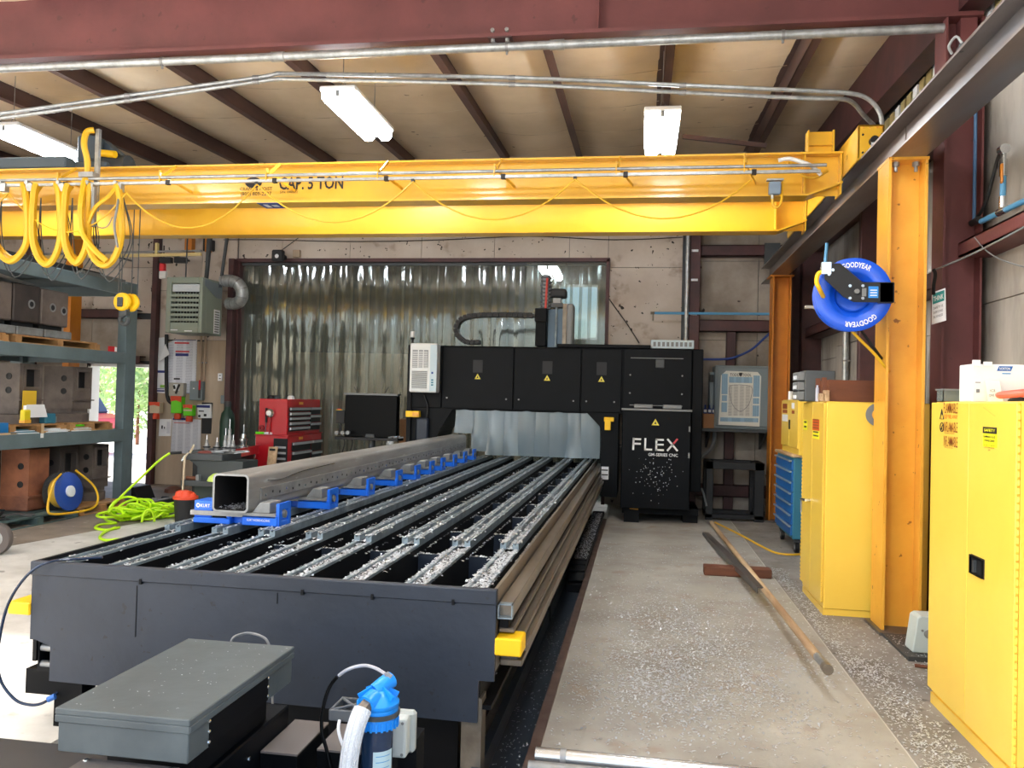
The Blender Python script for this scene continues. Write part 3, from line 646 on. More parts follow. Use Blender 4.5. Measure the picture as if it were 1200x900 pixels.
# a few hair-thin scuffs and drips on the front plate are modelled paint runs
for (x, z0, z1) in ((-2.32, .46, .7), (-1.62, .66, .71)): box(x, x + .004, TY0 - .002, TY0, z0, z1).build('paint_run', MACHDARK, bed)

# trench plate and edge angle along the walkway
tp = thing('trench_edge', 'rusty steel edge angle along the walkway beside the machine trench', 'edging', (-.45, 6, 0))
MB().box(-.47, -.43, 2.0, 11.3, -.14, .004).box(-.475, -.425, 2.0, 11.3, .0, .014).build('angle', mat('edge_angle', (110, 92, 84), .45, .4, col2=(84, 64, 56), scale=6), tp)
tpp = thing('trench_channel', 'dark blue-black steel channel lying in the trench below the machine bed', 'channel', (-.7, 5, -.14))
MB().box(-.66, -.48, 1.95, 11.2, -.14, -.1).box(-.7, -.66, 1.95, 11.2, -.14, .0).build('channel_body', mat('channel_black', (44, 52, 60), .28, col2=(38, 44, 52), scale=3), tpp)

# drag chain in the trench
dc = thing('drag_chain', 'chip-covered black cable drag chain curving out of the trench beside the walkway', 'cable carrier', (-.54, 9, 0))
pth = smooth([(-.53, 11.2, .1), (-.53, 10.0, .1), (-.53, 9.0, .1), (-.54, 8.2, .1), (-.545, 7.75, .09), (-.545, 7.5, .03), (-.545, 7.42, -.06)], 8)
acc = 0; last = pth[0]
for i in range(1, len(pth)):
    dd = pth[i] - last
    if dd.length > .1:
        c = (pth[i] + last) / 2; nrm = Vector((1, 0, 0)).cross(dd).normalized()
        MB().obox(c, (.15, dd.length * .88, .06), (1, 0, 0), nrm).build('chain_link', MACH, dc, .006); last = pth[i]
MB().box(-.62, -.47, 7.36, 11.2, -.1, -.03).build('lower_strand', MACHDARK, dc)

# ------------------------------------------------------------------ the gantry
ga = thing('milling_gantry', 'black milling gantry bridging the bed, with large white lettering on its cabinet', 'machine', (-1.3, 11.8, 0))
GY = 11.4
def gp(u, v, y=GY): return at(u, v, Y=y)
box(-3.32, .82, GY + .03, 12.35, 1.45, 2.37).build('beam_housing', MACH, ga, .01)
def panel_px(u0, u1, z0, z1, name='front_panel', y=GY, t=.03, m_=MACH):
    x0 = gp(u0, 440, y).x; x1 = gp(u1, 440, y).x
    return box(x0 + .006, x1 - .006, y, y + t, z0, z1).build(name, m_, ga, .006), x0, x1
def latch(x, z, y=GY, parent=ga): return MB().cyl((x, y, z), (x, y - .012, z), .012, n=10).build('latch', STEEL, parent)
def warning(x, z, y, parent, s=.045):
    o = MB().prism([(x - s, z - s * .75), (x + s, z - s * .75), (x, z + s)], 'y', y - .003, y).build('warning_label', mat('warning_yellow', (226, 206, 70), .5) if 'warning_yellow' not in bpy.data.materials else bpy.data.materials['warning_yellow'], parent)
    MB().prism([(x - s * .3, z - s * .4), (x + s * .3, z - s * .4), (x, z + s * .35)], 'y', y - .005, y - .003).build('mark', INK, o)
for (u0, u1) in ((518, 602), (602, 681), (681, 729)):
    p_, x0, x1 = panel_px(u0, u1, 1.47, 2.35); xm = (x0 + x1) / 2
    warning(xm, 1.93, GY, p_); box(xm - .07, xm + .07, GY - .003, GY, 1.99, 2.17).build('name_plate', mat('name_plate_black', (19, 21, 25), .6) if 'name_plate_black' not in bpy.data.materials else bpy.data.materials['name_plate_black'], p_)
    for x in (x0 + .08, x1 - .1): latch(x, 1.62, GY, p_)
p_, x0, x1 = panel_px(481, 518, 1.47, 2.36); 
p_, x0, x1 = panel_px(730, 811, 1.5, 2.36, 'electrical_box', GY - .05, .06)
MB().box(x0 + .1, x1 - .12, GY - .058, GY - .05, 2.23, 2.24).box(x0 + .1, x1 - .12, GY - .058, GY - .05, 1.58, 1.59).build('door_seam', MIDGREY, p_)
MB().box(x0 + .44, x0 + .56, GY - .075, GY - .05, 2.1, 2.22).build('handle', DKGREY, p_, .01)
for z in (1.75, 2.0):
    for x in (x0 + .1, x1 - .13): MB().cyl((x, GY - .05, z), (x, GY - .058, z), .012, n=8).build('screw', STEEL, p_)
xr1 = gp(824, 440).x
box(x1 + .005, xr1, GY + .0, 12.3, .42, 2.37).build('side_cover', MACH, ga, .01)
MB().box(-1.18, .12, GY + .02, GY + .5, 2.37, 2.42).build('top_cover', MACH, ga, .008)
# grille box on top at the right
gx0, gx1 = gp(763, 400).x, gp(814, 400).x
gr = box(gx0, gx1, GY + .1, GY + .5, 2.38, 2.5).build('vent_box', mat('vent_pale', (190, 206, 212), .5), ga, .006)
for k in range(9): x = gx0 + .05 + k * (gx1 - gx0 - .1) / 8; box(x - .018, x + .018, GY + .09, GY + .1, 2.41, 2.47).build('slot', MIDGREY, gr)
# lower lettered cabinet
FY_ = 11.08
fx0, fx1 = at(728, 540, Y=FY_).x, at(809, 540, Y=FY_).x
lc = box(fx0, fx1, FY_, GY - .02, .2, 1.515).build('lettered_cabinet', MACH, ga, .012)
box(fx0 - .01, fx1 + .01, FY_ - .012, GY, 1.515, 1.54).build('lid', MIDGREY, lc)
warning(at(768, 497, Y=FY_).x, 1.36, FY_, lc, .05)
for (ua, ub) in ((743, 765), (777, 799)): a = at(ua, 477, Y=FY_ + .1); b_ = at(ub, 477, Y=FY_ + .1); box(a.x, b_.x, FY_ + .1, FY_ + .2, 1.545, 1.6).build('vent_hood', MIDGREY, lc, .008)
# FLEX
def stroke(p, q, wd, m_, yy=FY_ - .004):
    p = at(p[0], p[1], Y=yy); q = at(q[0], q[1], Y=yy); d_ = (q - p).normalized(); n_ = Vector((d_.z, 0, -d_.x)) * wd / 2
    return MB().prism([((p + n_).x, (p + n_).z), ((q + n_).x, (q + n_).z), ((q - n_).x, (q - n_).z), ((p - n_).x, (p - n_).z)], 'y', yy, FY_)
LW = .025
fm = MB()
for s_ in (((742.6, 513), (742, 527.3)), ((741.4, 514.4), (751.3, 514.8)), ((742, 519.8), (751, 520.1)),
           ((756.3, 513.4), (755.9, 528)), ((755, 526.7), (764.2, 527)),
           ((769.3, 514), (769, 528.3)), ((768.2, 515.2), (778, 515.6)), ((769, 521), (777.8, 521.2)), ((768.2, 527.2), (778, 527.6)),
           ((782.2, 514.4), (794, 528.6)), ((781.8, 528.4), (788.6, 520.6))):
    o_ = stroke(s_[0], s_[1], LW, WHITE); fm.add(o_.v, o_.f)
fm.build('lettering', WHITE, lc)
stroke((789.2, 520), (794, 514.4), LW, RED).build('lettering', RED, lc)
q = at(759.6, 534.2, Y=FY_ - .004); q2 = at(794.4, 534.6, Y=FY_ - .004); lettering('GM-SERIES CNC', (q.x, FY_ - .004, q.z), (1, 0, 0), (0, 0, 1), .04, WHITE, lc, q2.x - q.x, .012)
for z in (.9, 1.25): box(fx1 - .03, fx1 - .01, FY_ - .015, FY_, z, z + .07).build('hinge', MIDGREY, lc)
box(fx0 + .02, .8, FY_ + .2, 12.2, .11, .2).build('base_frame', MACHDARK, ga)
box(at(731, 600, Y=FY_ + .1).x, at(749, 600, Y=FY_ + .1).x, FY_ + .1, FY_ + .4, 0, .2).build('foot', MACHDARK, ga)
box(.6, .8, FY_ + .3, FY_ + .7, 0, .2).build('foot', MACHDARK, ga)
MB().cyl(at(738, 594, Y=FY_ + .08), at(748, 595, Y=FY_ + .08), .03, n=8).build('fitting', ORYEL, ga)
q = at(778, 592, Y=FY_ + .1); box(q.x - .05, q.x + .05, FY_ + .1, FY_ + .2, q.z - .04, q.z + .03).build('connector', TEALS, ga)
# columns with gussets
MB().prism([(-3.32, .12), (-2.98, .12), (-2.93, .9), (-2.86, 1.13), (-2.66, 1.47), (-3.32, 1.47)], 'y', GY + .02, 12.3).build('gantry_column', MACH, ga)
box(-3.33, -3.27, GY - .03, 12.3, .1, 2.37).build('edge_cover', MACHDARK, ga)
box(-3.18, -3.0, GY - .06, GY + .02, .3, 1.32).build('cable_cover', MACHFRONT, ga, .02)
MB().prism([(-.3, .3), (-.53, .3), (-.535, 1.2), (-.56, 1.28), (-.76, 1.48), (-.3, 1.48)], 'y', GY + .02, 12.3).build('gantry_column', MACH, ga)
lb = box(gp(704.5, 555).x, gp(713, 555).x, GY + .012, GY + .02, gp(709, 562).z, gp(709, 547).z).build('label_plate', PAPER, ga)
for v in (551, 556.5): z = gp(709, v).z; box(gp(705, v).x, gp(712.5, v).x, GY + .009, GY + .012, z - .008, z + .008).build('print_band', INK, lb)
ylw = MB(); ylw.box(gp(708, 490).x, gp(719.5, 490).x, GY - .06, GY + .02, gp(713, 494).z, gp(713, 489).z); ylw.box(gp(709, 490).x, gp(716, 490).x, GY - .07, GY + .02, gp(713, 504).z, gp(713, 492).z)
ylw.build('end_bumper', BUMPY, ga, .006)
box(gp(477.5, 485).x, gp(493, 485).x, GY - .1, GY, gp(485, 488.6).z, gp(485, 481.5).z).build('end_bumper', BUMPY, ga, .006)
box(gp(485.5, 485).x, gp(493, 485).x, GY - .105, GY - .1, gp(485, 487.5).z, gp(485, 483).z).build('bumper_pocket', ORYEL, ga)
MB().tube(smooth([gp(497, 463, GY - .02), gp(501, 475, GY - .03), gp(500, 490, GY - .03), gp(498, 503, GY - .02)], 5), .012, 6).build('hose', BLACK, ga)
# cooling unit
ac0, ac1 = gp(484.5, 430).x, gp(516, 430).x
ac = box(ac0, ac1, GY - .2, GY, gp(500, 460, GY - .15).z, gp(500, 402.5, GY - .15).z).build('cooling_unit', mat('unit_white', (226, 228, 226), .4), ga, .02, 2)
za, zb = gp(500, 460, GY - .15).z, gp(500, 402.5, GY - .15).z; hh = zb - za
box(ac1 - .1, ac1 - .002, GY - .206, GY - .2, za + .02, zb - .02).build('side_stripe', mat('unit_pale_blue', (190, 208, 216), .45), ac)
box(ac1 - .075, ac1 - .05, GY - .21, GY - .206, za + hh * .38, za + hh * .42).build('badge', DKBLUE, ac)
for k in range(3): box(ac1 - .075, ac1 - .045, GY - .21, GY - .206, za + hh * (.14 + .05 * k), za + hh * (.17 + .05 * k)).build('badge', TEALS, ac)
for k in range(12): z = za + .06 + k * hh * .36 / 12; box(ac0 + .04, ac1 - .14, GY - .21, GY - .2, z, z + .011).build('grille_slat', MIDGREY, ac)
box(ac0 + .04, ac1 - .13, GY - .203, GY - .2, za + hh * .5, zb - hh * .14).build('upper_grille', MIDGREY, ac)
for k in range(11): z = za + hh * .51 + k * hh * .34 / 11; box(ac0 + .045, ac1 - .135, GY - .21, GY - .203, z, z + .01).build('grille_slat', WHITE, ac)
for k in range(2): x = ac0 + .12 + k * .075; box(x, x + .012, GY - .212, GY - .2, za + hh * .5, zb - hh * .14).build('grille_post', WHITE, ac)
# beacon
q = gp(483.3, 402, GY + .1); bc = MB().cyl((q.x, GY + .1, 2.37), (q.x, GY + .1, q.z + .09), .012, n=8).cyl((q.x, GY + .1, q.z + .03), (q.x, GY + .1, q.z + .08), .012, .035, n=12).build('beacon', BLACK, ga)
MB().cyl((q.x, GY + .1, q.z + .08), (q.x, GY + .1, q.z + .17), .036, .03, n=14).build('beacon_cap', WHITE, bc)
# energy chain over the beam
cp = [gp(u, v, GY + .3) for u, v in ((563, 401), (547, 401), (537, 393), (535, 384), (540, 375), (550, 371), (565, 369.5), (590, 369), (628, 370))]
cp = smooth(cp, 7); last = cp[0]
ch = MB().tube(cp, .032, 6).build('energy_chain', DKGREY, ga)
for i in range(1, len(cp)):
    dd = cp[i] - last
    if dd.length > .055:
        c_ = (cp[i] + last) / 2; MB().obox(c_, (dd.length * .9, .15, .066), dd, Vector((0, -1, 0)).cross(dd)).build('chain_link', BLACK, ch); last = cp[i]
# vertical axis
VY = GY + .35
v0, v1 = gp(632, 402, VY), gp(646, 322, VY)
vc = box(v0.x + .02, v1.x - .02, VY + .03, VY + .12, gp(635, 362, VY).z, v1.z).build('vertical_chain', BLACK, ga)
zc0, zc1 = gp(635, 362, VY).z, v1.z
for k in range(9):
    z = zc0 + (zc1 - zc0) * k / 9
    box(v0.x + .0, v1.x, VY, VY + .14, z, z + .028).build('chain_link', DKGREY, vc)
    box(v0.x + .03, v0.x + .11, VY - .005, VY + .03, z + .03, z + .06).build('chain_tie', MIDGREY, vc)
MB().cyl((v1.x - .07, VY - .012, zc0), (v1.x - .055, VY - .012, zc1 - .05), .016, n=8).build('red_cable', mat('cable_red', (196, 62, 50), .5), vc)
b0, b1 = gp(627.5, 403, VY), gp(641, 362, VY)
hbx = box(b0.x, b1.x, VY - .06, VY + .2, 2.4, b1.z).build('axis_housing', MACH, ga, .01)
box(b0.x - .01, b1.x + .01, VY - .1, VY - .06, gp(634, 378, VY).z, b1.z).build('axis_cover', MACHDARK, hbx, .01)
c0, c1 = gp(641, 402, VY), gp(664, 362, VY)
col_ = box(c0.x, c1.x, VY + .06, VY + .3, 2.2, c1.z).build('axis_column', mat('axis_steel_blue', (74, 92, 108), .35, .4), ga)
xm = gp(651.5, 380, VY).x; MB().cyl((xm, VY + .03, 2.4), (xm, VY + .03, gp(651, 359, VY).z), .016, n=8).build('ball_screw', RAILM, col_)
box(gp(646, 350, VY).x, gp(660, 350, VY).x, VY, VY + .2, gp(650, 360, VY).z, gp(650, 355, VY).z).build('bearing_block', DKGREY, col_)
box(gp(648, 350, VY).x, gp(657, 350, VY).x, VY + .03, VY + .17, gp(650, 355, VY).z, gp(650, 349, VY).z).build('coupling', STEEL, col_)
box(gp(645, 345, VY).x, gp(663.5, 345, VY).x, VY - .02, VY + .22, gp(650, 348.5, VY).z, gp(650, 338, VY).z).build('drive_motor', BLACK, col_, .03, 2)
box(gp(660, 345, VY).x, gp(664.5, 345, VY).x, VY, VY + .26, 2.4, gp(662, 356, VY).z).build('side_strip', BRASSY, col_)
box(gp(664.5, 345, VY).x, gp(672.5, 345, VY).x, VY - .02, VY + .3, 2.4, gp(668, 355.5, VY).z).build('motor_cover', MIDGREY, col_, .03, 2)
# plastic strip curtain below the gantry beam
STRIP = mat('clear_strip', (150, 168, 180), .16, coat=.6); _n = STRIP.node_tree; _b = _n.nodes['Principled BSDF']
_b.inputs['Transmission Weight'].default_value = .45; _b.inputs['IOR'].default_value = 1.2
sx0, sx1 = -2.62, -.6; ns = 9
for k in range(ns):
    xa = sx0 + (sx1 - sx0) * k / ns; xb = xa + (sx1 - sx0) / ns + .04; vs = []; nx, nz = 4, 8; ph = random.random() * 6
    swing = .25 * max(0, 1 - k / 1.6) if k < 2 else random.uniform(-.015, .03)
    zb_ = .82 if k > 1 else 1.12 - .25 * k
    for j in range(nz + 1):
        for i in range(nx + 1):
            tz = j / nz; z = 1.46 + (zb_ - 1.46) * tz
            bulge = .03 * math.sin(math.pi * i / nx) + .022 * math.sin(ph + 3 * tz + i * .4) * tz
            vs.append((xa + (xb - xa) * i / nx + .02 * math.sin(ph + 2 * tz) * tz, GY + .06 + .012 * (k % 2) - bulge - swing * tz * .3, z))
    fs = [(j * (nx + 1) + i, j * (nx + 1) + i + 1, (j + 1) * (nx + 1) + i + 1, (j + 1) * (nx + 1) + i) for j in range(nz) for i in range(nx)]
    MB().add(vs, fs, 0, True).build('curtain_strip', STRIP, ga)

# ------------------------------------------------------------------ vises and the steel tube
def vise(y):
    r = thing('machine_vise', '', 'vise', (-2.46, y, .8), 'blue vises under the steel tube')
    b = MB(); b.box(-2.745, -2.5, y, y + .19, .8, .835).box(-2.745, -2.63, y + .01, y + .18, .835, .85).box(-2.53, -2.5, y + .01, y + .18, .835, .85)
    b.box(-2.42, -2.19, y, y + .19, .8, .865); b.box(-2.5, -2.42, y + .05, y + .14, .8, .85)
    b.build('vise_body', BLUE, r, .005)
    box(-2.63, -2.53, y + .03, y + .16, .815, .845).build('body_recess', MACHDARK, r)
    box(-2.765, -2.2, y + .0, y + .17, .85, .878).build('vise_bed', STEEL, r)
    MB().prism([(-2.36, .878), (-2.24, .878), (-2.24, .945), (-2.305, .945)], 'y', y + .005, y + .165).build('movable_jaw', STEEL, r, .004)
    fj = box(-2.74, -2.615, y + .0, y + .16, .878, .94).build('fixed_jaw', BLUE, r, .004)
    e = MB(); e.box(-2.2, -2.18, y + .01, y + .05, .8, .94); e.box(-2.2, -2.18, y + .14, y + .18, .8, .94); e.box(-2.2, -2.18, y + .05, y + .14, .9, .94); e.box(-2.2, -2.182, y + .05, y + .14, .8, .83)
    e.build('end_frame', BLUE, r)
    MB().cyl((-2.2, y + .095, .868), (-2.176, y + .095, .868), .024, n=10).build('screw_head', STEEL, r)
    return r
vy = [4.735, 5.56, 6.4, 7.2, 7.83, 8.4, 8.9, 9.5, 10.08, 10.65]
ordn = ['first', 'second', 'third', 'fourth', 'fifth', 'sixth', 'seventh', 'eighth', 'ninth', 'tenth']
v_ = vise(vy[0]); v_['label'] = 'blue vise with white lettering at the open near end of the square steel tube'
for i in range(1, 10):
    c_ = dup(v_, (0, vy[i] - vy[0], 0), 'blue steel vise under the square tube, %s from the open near end' % ordn[i] if i < 9 else 'blue steel vise under the square tube, farthest, next to the gantry')
fj = [c for c in v_.children if c.name.startswith('fixed_jaw')][0]; bd = [c for c in v_.children if c.name.startswith('vise_body')][0]
lettering('KURT', (-2.695, 4.733, .9), (1, 0, 0), (0, 0, 1), .02, WHITE, fj, .062, .02)
MB().lathe((-2.713, 4.7345, .91), (0, -1, 0), [(.006, 0), (.012, .002), (.014, .001)], 12).build('emblem', WHITE, fj)
lettering('KURT WORKHOLDING', (-2.385, 4.733, .828), (1, 0, 0), (0, 0, 1), .014, WHITE, bd, .15, .01)
tb = thing('steel_tube', 'long square steel tube with rounded corners clamped on the blue vises', 'steel tube', (-2.48, 8, .88))
def rsq(x0, x1, z0, z1, r, n=4):
    out = []
    for (cx, cz, a) in ((x1 - r, z1 - r, 0), (x0 + r, z1 - r, 90), (x0 + r, z0 + r, 180), (x1 - r, z0 + r, 270)):
        for k in range(n + 1): an = math.radians(a + 90 * k / n); out.append((cx + r * math.cos(an), cz + r * math.sin(an)))
    return out
o_ = rsq(-2.6, -2.362, .879, 1.117, .032); i_ = rsq(-2.587, -2.375, .892, 1.104, .02); n = len(o_); Ya, Yb = 4.70, 11.0
b = MB(); vs = [(x, Ya, z) for x, z in o_] + [(x, Ya, z) for x, z in i_] + [(x, Yb, z) for x, z in o_] + [(x, Yb, z) for x, z in i_]
b.add(vs, [(k, 2 * n + k, 2 * n + (k + 1) % n, (k + 1) % n) for k in range(n)], 0, True)
b.add(vs, [(n + k, n + (k + 1) % n, 3 * n + (k + 1) % n, 3 * n + k) for k in range(n)], 1, True)
TUBE = mat('tube_steel', (164, 163, 160), .36, .3, col2=(134, 131, 127), scale=3, stretch=(2, .35, 2), spots=[((170, 172, 172), 9, .63, .7)])
b.build('tube_wall', [TUBE, mat('tube_inside_shade', (34, 30, 29), .7)], tb)  # inner wall coloured dark to stand for the shade inside
end = MB(); end.add([(x, Ya - .001, z) for x, z in o_] + [(x, Ya - .001, z) for x, z in i_], [(k, (k + 1) % n, n + (k + 1) % n, n + k) for k in range(n)])
end.build('cut_end', STEEL, tb)
pl = MB(); pl.box(-2.362, -2.352, 4.85, 10.95, .945, 1.02); sp_ = pl.build('side_strip', STEEL, tb, .002)
for k in range(58):
    y = 4.9 + k * .104; box(-2.353, -2.3505, y, y + .018, .963 + .012 * (k % 2), .978 + .012 * (k % 2)).build('bolt_hole', BLACK if k % 3 else CHROME, sp_)
MB().tube(smooth([(-2.361, 4.95, 1.06), (-2.358, 5.15, 1.05), (-2.358, 5.5, 1.075), (-2.358, 6.1, 1.085)], 5), .004, 5).build('swarf', CHROME, tb)
# ------------------------------------------------------------------ right side: cabinets, reel, clutter
NX = 1.61
nc = thing('flammables_cabinet', 'large yellow flammables cabinet cut off by the right edge of the picture', 'cabinet', (2.0, 4.1, 0))
box(NX + .02, 2.5, 3.72, 4.88, .06, 1.668).build('body', CABY, nc, .008)
box(NX + .015, 2.5, 3.73, 4.87, 0, .06).build('plinth', CABY, nc)
dr1 = box(NX, NX + .02, 3.83, 4.352, .085, 1.662).build('door', CABY, nc, .004)
dr2 = box(NX + .002, NX + .022, 4.356, 4.885, .085, 1.662).build('door', CABY, nc, .004)
box(NX + .012, NX + .02, 3.72, 3.815, .02, 1.668).build('hinge_post', CABY, nc)
for k in range(44): MB().cyl((NX + .008, 3.823, .09 + k * .0357), (NX + .008, 3.823, .115 + k * .0357), .007, n=6).build('hinge_knuckle', CABY, nc)
h0, h1 = at(1138, 660, X=NX), at(1153, 660, X=NX); z0, z1 = .83, .925
hd = box(NX - .004, NX + .004, h1.y - .01, h0.y, z0, z1).build('handle_plate', BLACK, dr1, .003)
MB().box(NX - .012, NX - .004, h1.y - .008, h1.y + .002, z0 + .004, z1 - .004).box(NX - .012, NX - .004, h0.y - .012, h0.y - .002, z0 + .004, z1 - .004).box(NX - .012, NX - .004, h1.y, h0.y, z1 - .012, z1 - .002).box(NX - .012, NX - .004, h1.y, h0.y, z0 + .002, z0 + .01).build('handle_frame', BLACKGLOSS, hd, .002)
MB().box(NX - .02, NX - .006, (h0.y + h1.y) / 2 - .008, (h0.y + h1.y) / 2 + .008, z0 + .02, z1 - .02).build('paddle', DKGREY, hd)
# texts run towards the viewer along -Y
def side_text(s, u, v, w_u, hpx, m_, parent, X=NX, bold=0.0, name='lettering'):
    p_ = at(u, v, X=X); q_ = at(u + w_u, v, X=X); h = p_.z - at(u, v + hpx, X=X).z
    lettering(s, (X - .0015, p_.y, p_.z - h * .0), (0, -1, 0), (0, 0, 1), abs(h), m_, parent, abs(q_.y - p_.y), bold, name)
side_text('FLAMMABLE', 1106, 484, 16.5, 12, REDINK, dr2, NX + .002, .004)
bg = at(1106, 490.5, X=NX + .002); bg2 = at(1122.5, 485, X=NX + .002)
side_text('KEEP FIRE AWAY', 1106.5, 490.3, 16, 4.6, ORINK, dr2, NX + .002, .006)
side_text('INFLAMABLE', 1106, 505.6, 16.5, 11.6, REDINK, dr2, NX + .002, .004)
side_text('PROHIBIDO FUMAR', 1107, 508, 12, 1.6, REDINK, dr2, NX + .002)
side_text('INFLAMMABLE', 1106, 522.3, 16.5, 12, REDINK, dr2, NX + .002, .004)
side_text('DEFENSE DE FUMER', 1107, 524.6, 10, 1.5, REDINK, dr2, NX + .002)
p_ = at(1103.6, 491, X=NX); s_ = at(1101.5, 491, X=NX); dy = abs(s_.y - p_.y)
tri = [Vector((NX + .0005, p_.y, p_.z + .052)), Vector((NX + .0005, p_.y + dy, p_.z)), Vector((NX + .0005, p_.y - dy, p_.z))]
MB().tube(tri, .003, 5, closed=True).tube([tri[0] * .4 + (tri[1] + tri[2]) * .3, tri[0] * .75 + (tri[1] + tri[2]) * .125], .002, 5).build('flame_symbol', INK, dr2)
p_ = at(1103.6, 500.5, X=NX)
cir = [Vector((NX + .0005, p_.y + dy * .9 * math.cos(a), p_.z + .024 * math.sin(a))) for a in [k * math.pi / 8 for k in range(16)]]
MB().tube(cir, .003, 5, closed=True).tube([cir[6], cir[14]], .0025, 5).tube([cir[4] * .6 + cir[12] * .4, cir[12] * .8 + cir[4] * .2], .0025, 5).build('no_fire_symbol', INK, dr2)
s0, s1 = at(1152.5, 500, X=NX), at(1168.5, 525, X=NX)
stk = box(NX - .0015, NX, s1.y, s0.y, s1.z, s0.z).build('sticker', STICKY, dr1)
box(NX - .003, NX - .0015, s1.y, s0.y, s0.z - .03, s0.z).build('sticker_band', INK, stk)
W_ = s0.y - s1.y
def st_t(s, fz, h, fw, m_, bold=0): lettering(s, (NX - .0035, s0.y - W_ * (1 - fw) / 2, s0.z - fz), (0, -1, 0), (0, 0, 1), h, m_, stk, W_ * fw, bold)
st_t('SAFETY', .021, .013, .8, STICKY, .02); st_t('FLAMMABLE LIQUID', .05, .01, .85, INK, .02); st_t('STORAGE CABINET', .068, .01, .78, INK, .02)
st_t('45 GAL - 2 SHELVES', .088, .006, .8, INK); st_t('SELF CLOSING DOOR', .098, .006, .7, INK); st_t('FM', .112, .008, .14, INK)
MB().tube([(NX - .0005, 4.18, 1.64), (NX - .0005, 4.05, 1.6)], .001, 4).build('rust_run', ORYEL, dr1)

FX = 1.42
fc = thing('flammables_cabinet', 'tall yellow flammables cabinet with a grey vent ring, behind the yellow column', 'cabinet', (1.85, 7.1, 0))
box(FX + .02, 2.2, 6.69, 7.52, .05, 1.668).build('body', CABY, fc, .008)
box(FX + .02, 2.18, 6.7, 7.51, 0, .05).build('plinth', CABY, fc)
fd1 = box(FX, FX + .02, 6.70, 7.11, .1, 1.655).build('door', CABY, fc, .003); fd2 = box(FX, FX + .02, 7.115, 7.51, .1, 1.655).build('door', CABY, fc, .003)
for yy in (6.695, 7.515):
    for k in range(46): box(FX - .002, FX + .01, yy - .008, yy + .008, .1 + k * .0336, .12 + k * .0336).build('hinge_knuckle', CABY, fc)
hp = at(952, 583, X=FX - .03)
hn = MB().cyl((FX, 7.16, .84), (FX - .05, 7.16, .84), .012, n=10).cyl((FX - .045, 7.3, .83), (FX - .045, 7.1, .845), .011, n=8).build('handle', CHROME, fd2)
MB().cyl((FX - .045, 7.29, .84), (FX - .045, 7.29, .72), .008, n=8).build('key_tag', STEEL, hn)
a, b_ = at(952.5, 491, X=FX), at(960, 505, X=FX); s1_ = box(FX - .0015, FX, b_.y, a.y, b_.z, a.z).build('sticker', ORINK, fd1)
for k in range(4): box(FX - .003, FX - .0015, b_.y + .02, a.y - .02, b_.z + .015 + k * .022, b_.z + .027 + k * .022).build('print_line', REDINK, s1_)
a, b_ = at(952.5, 504.5, X=FX), at(960, 515, X=FX); s2_ = box(FX - .0015, FX, b_.y, a.y, b_.z, a.z).build('sticker', STICKY, fd1)
for k in range(2): box(FX - .003, FX - .0015, b_.y + .03, a.y - .03, b_.z + .02 + k * .03, b_.z + .03 + k * .03).build('print_line', INK, s2_)
a, b_ = at(942, 492, X=FX), at(946, 504, X=FX); s3_ = box(FX - .0015, FX, b_.y, a.y, b_.z, a.z).build('sticker', STICKY, fd2)
for k in range(2): box(FX - .003, FX - .0015, b_.y + .03, a.y - .03, b_.z + .02 + k * .04, b_.z + .035 + k * .04).build('print_line', INK, s3_)
MB().lathe((1.815, 6.685, 1.573), (0, -1, 0), [(.088, 0), (.09, .012), (.045, .016), (.045, .0)], 28).build('vent_ring', MIDGREY, fc)
MB().lathe((1.815, 6.685, 1.573), (0, -1, 0), [(.044, .016), (.036, .028), (.03, .028), (.026, .008)], 24).build('vent_collar', ORYEL, fc)
MB().lathe((1.815, 6.684, 1.573), (0, -1, 0), [(.026, .01), (.001, .01)], 16).build('vent_plug', WOODD, fc)

# things on the tall cabinet
wbx = thing('wooden_box', 'reddish brown wooden box on the tall yellow cabinet beside the column', 'box', (1.75, 6.95, 1.668))
zb, zt = 1.668, 1.84
MB().box(1.47, 2.15, 6.78, 6.8, zb, zt).box(1.47, 2.15, 7.18, 7.2, zb, zt).box(1.47, 1.49, 6.8, 7.18, zb, zt).box(2.13, 2.15, 6.8, 7.18, zb, zt).box(1.49, 2.13, 6.8, 7.18, zb, zb + .015).build('box_body', WOODD, wbx)
MB().box(1.44, 1.47, 6.85, 6.9, zb, zt + .02).box(1.44, 1.47, 7.08, 7.13, zb, zt + .02).build('cleat', WOODD, wbx)
db = thing('drawer_bin', 'dark grey small-parts drawer box standing on the tall yellow cabinet', 'drawer box', (1.45, 7.4, 1.668))
box(1.375, 1.62, 7.22, 7.5, 1.668, 1.93).build('case', mat('bin_grey', (84, 88, 90), .55), db, .006)
for k in range(3): o = box(1.32, 1.375, 7.23, 7.49, 1.678 + k * .083, 1.75 + k * .083).build('drawer', MIDGREY, db, .006); MB().box(1.312, 1.32, 7.3, 7.42, 1.69 + k * .083, 1.72 + k * .083).build('label_holder', PAPER, o)
ps = thing('glue_tube', 'pale slim tube standing before the dark drawer box', 'tube', (1.47, 6.98, 1.668))
MB().cyl((1.43, 7.0, 1.668), (1.43, 7.0, 1.78), .014, n=10).cyl((1.43, 7.0, 1.78), (1.43, 7.0, 1.8), .008, n=8).build('tube_body', mat('pale_plastic', (196, 200, 214), .4), ps)
q = tag(box(1.395, 1.425, 6.72, 6.8, 1.668, 1.73).build('wood_block', WOODP, None, .004), 'small pale wood block, left of the pair beside the wooden box', 'wood block')
q = tag(box(1.43, 1.465, 6.71, 6.8, 1.668, 1.755).build('wood_block', WOODP, None, .004), 'larger pale wood block touching the reddish wooden box', 'wood block')
sl = thing('steel_sleeve', 'short white sleeve standing at the corner of the small yellow cabinet', 'sleeve', (1.36, 7.56, 1.69))

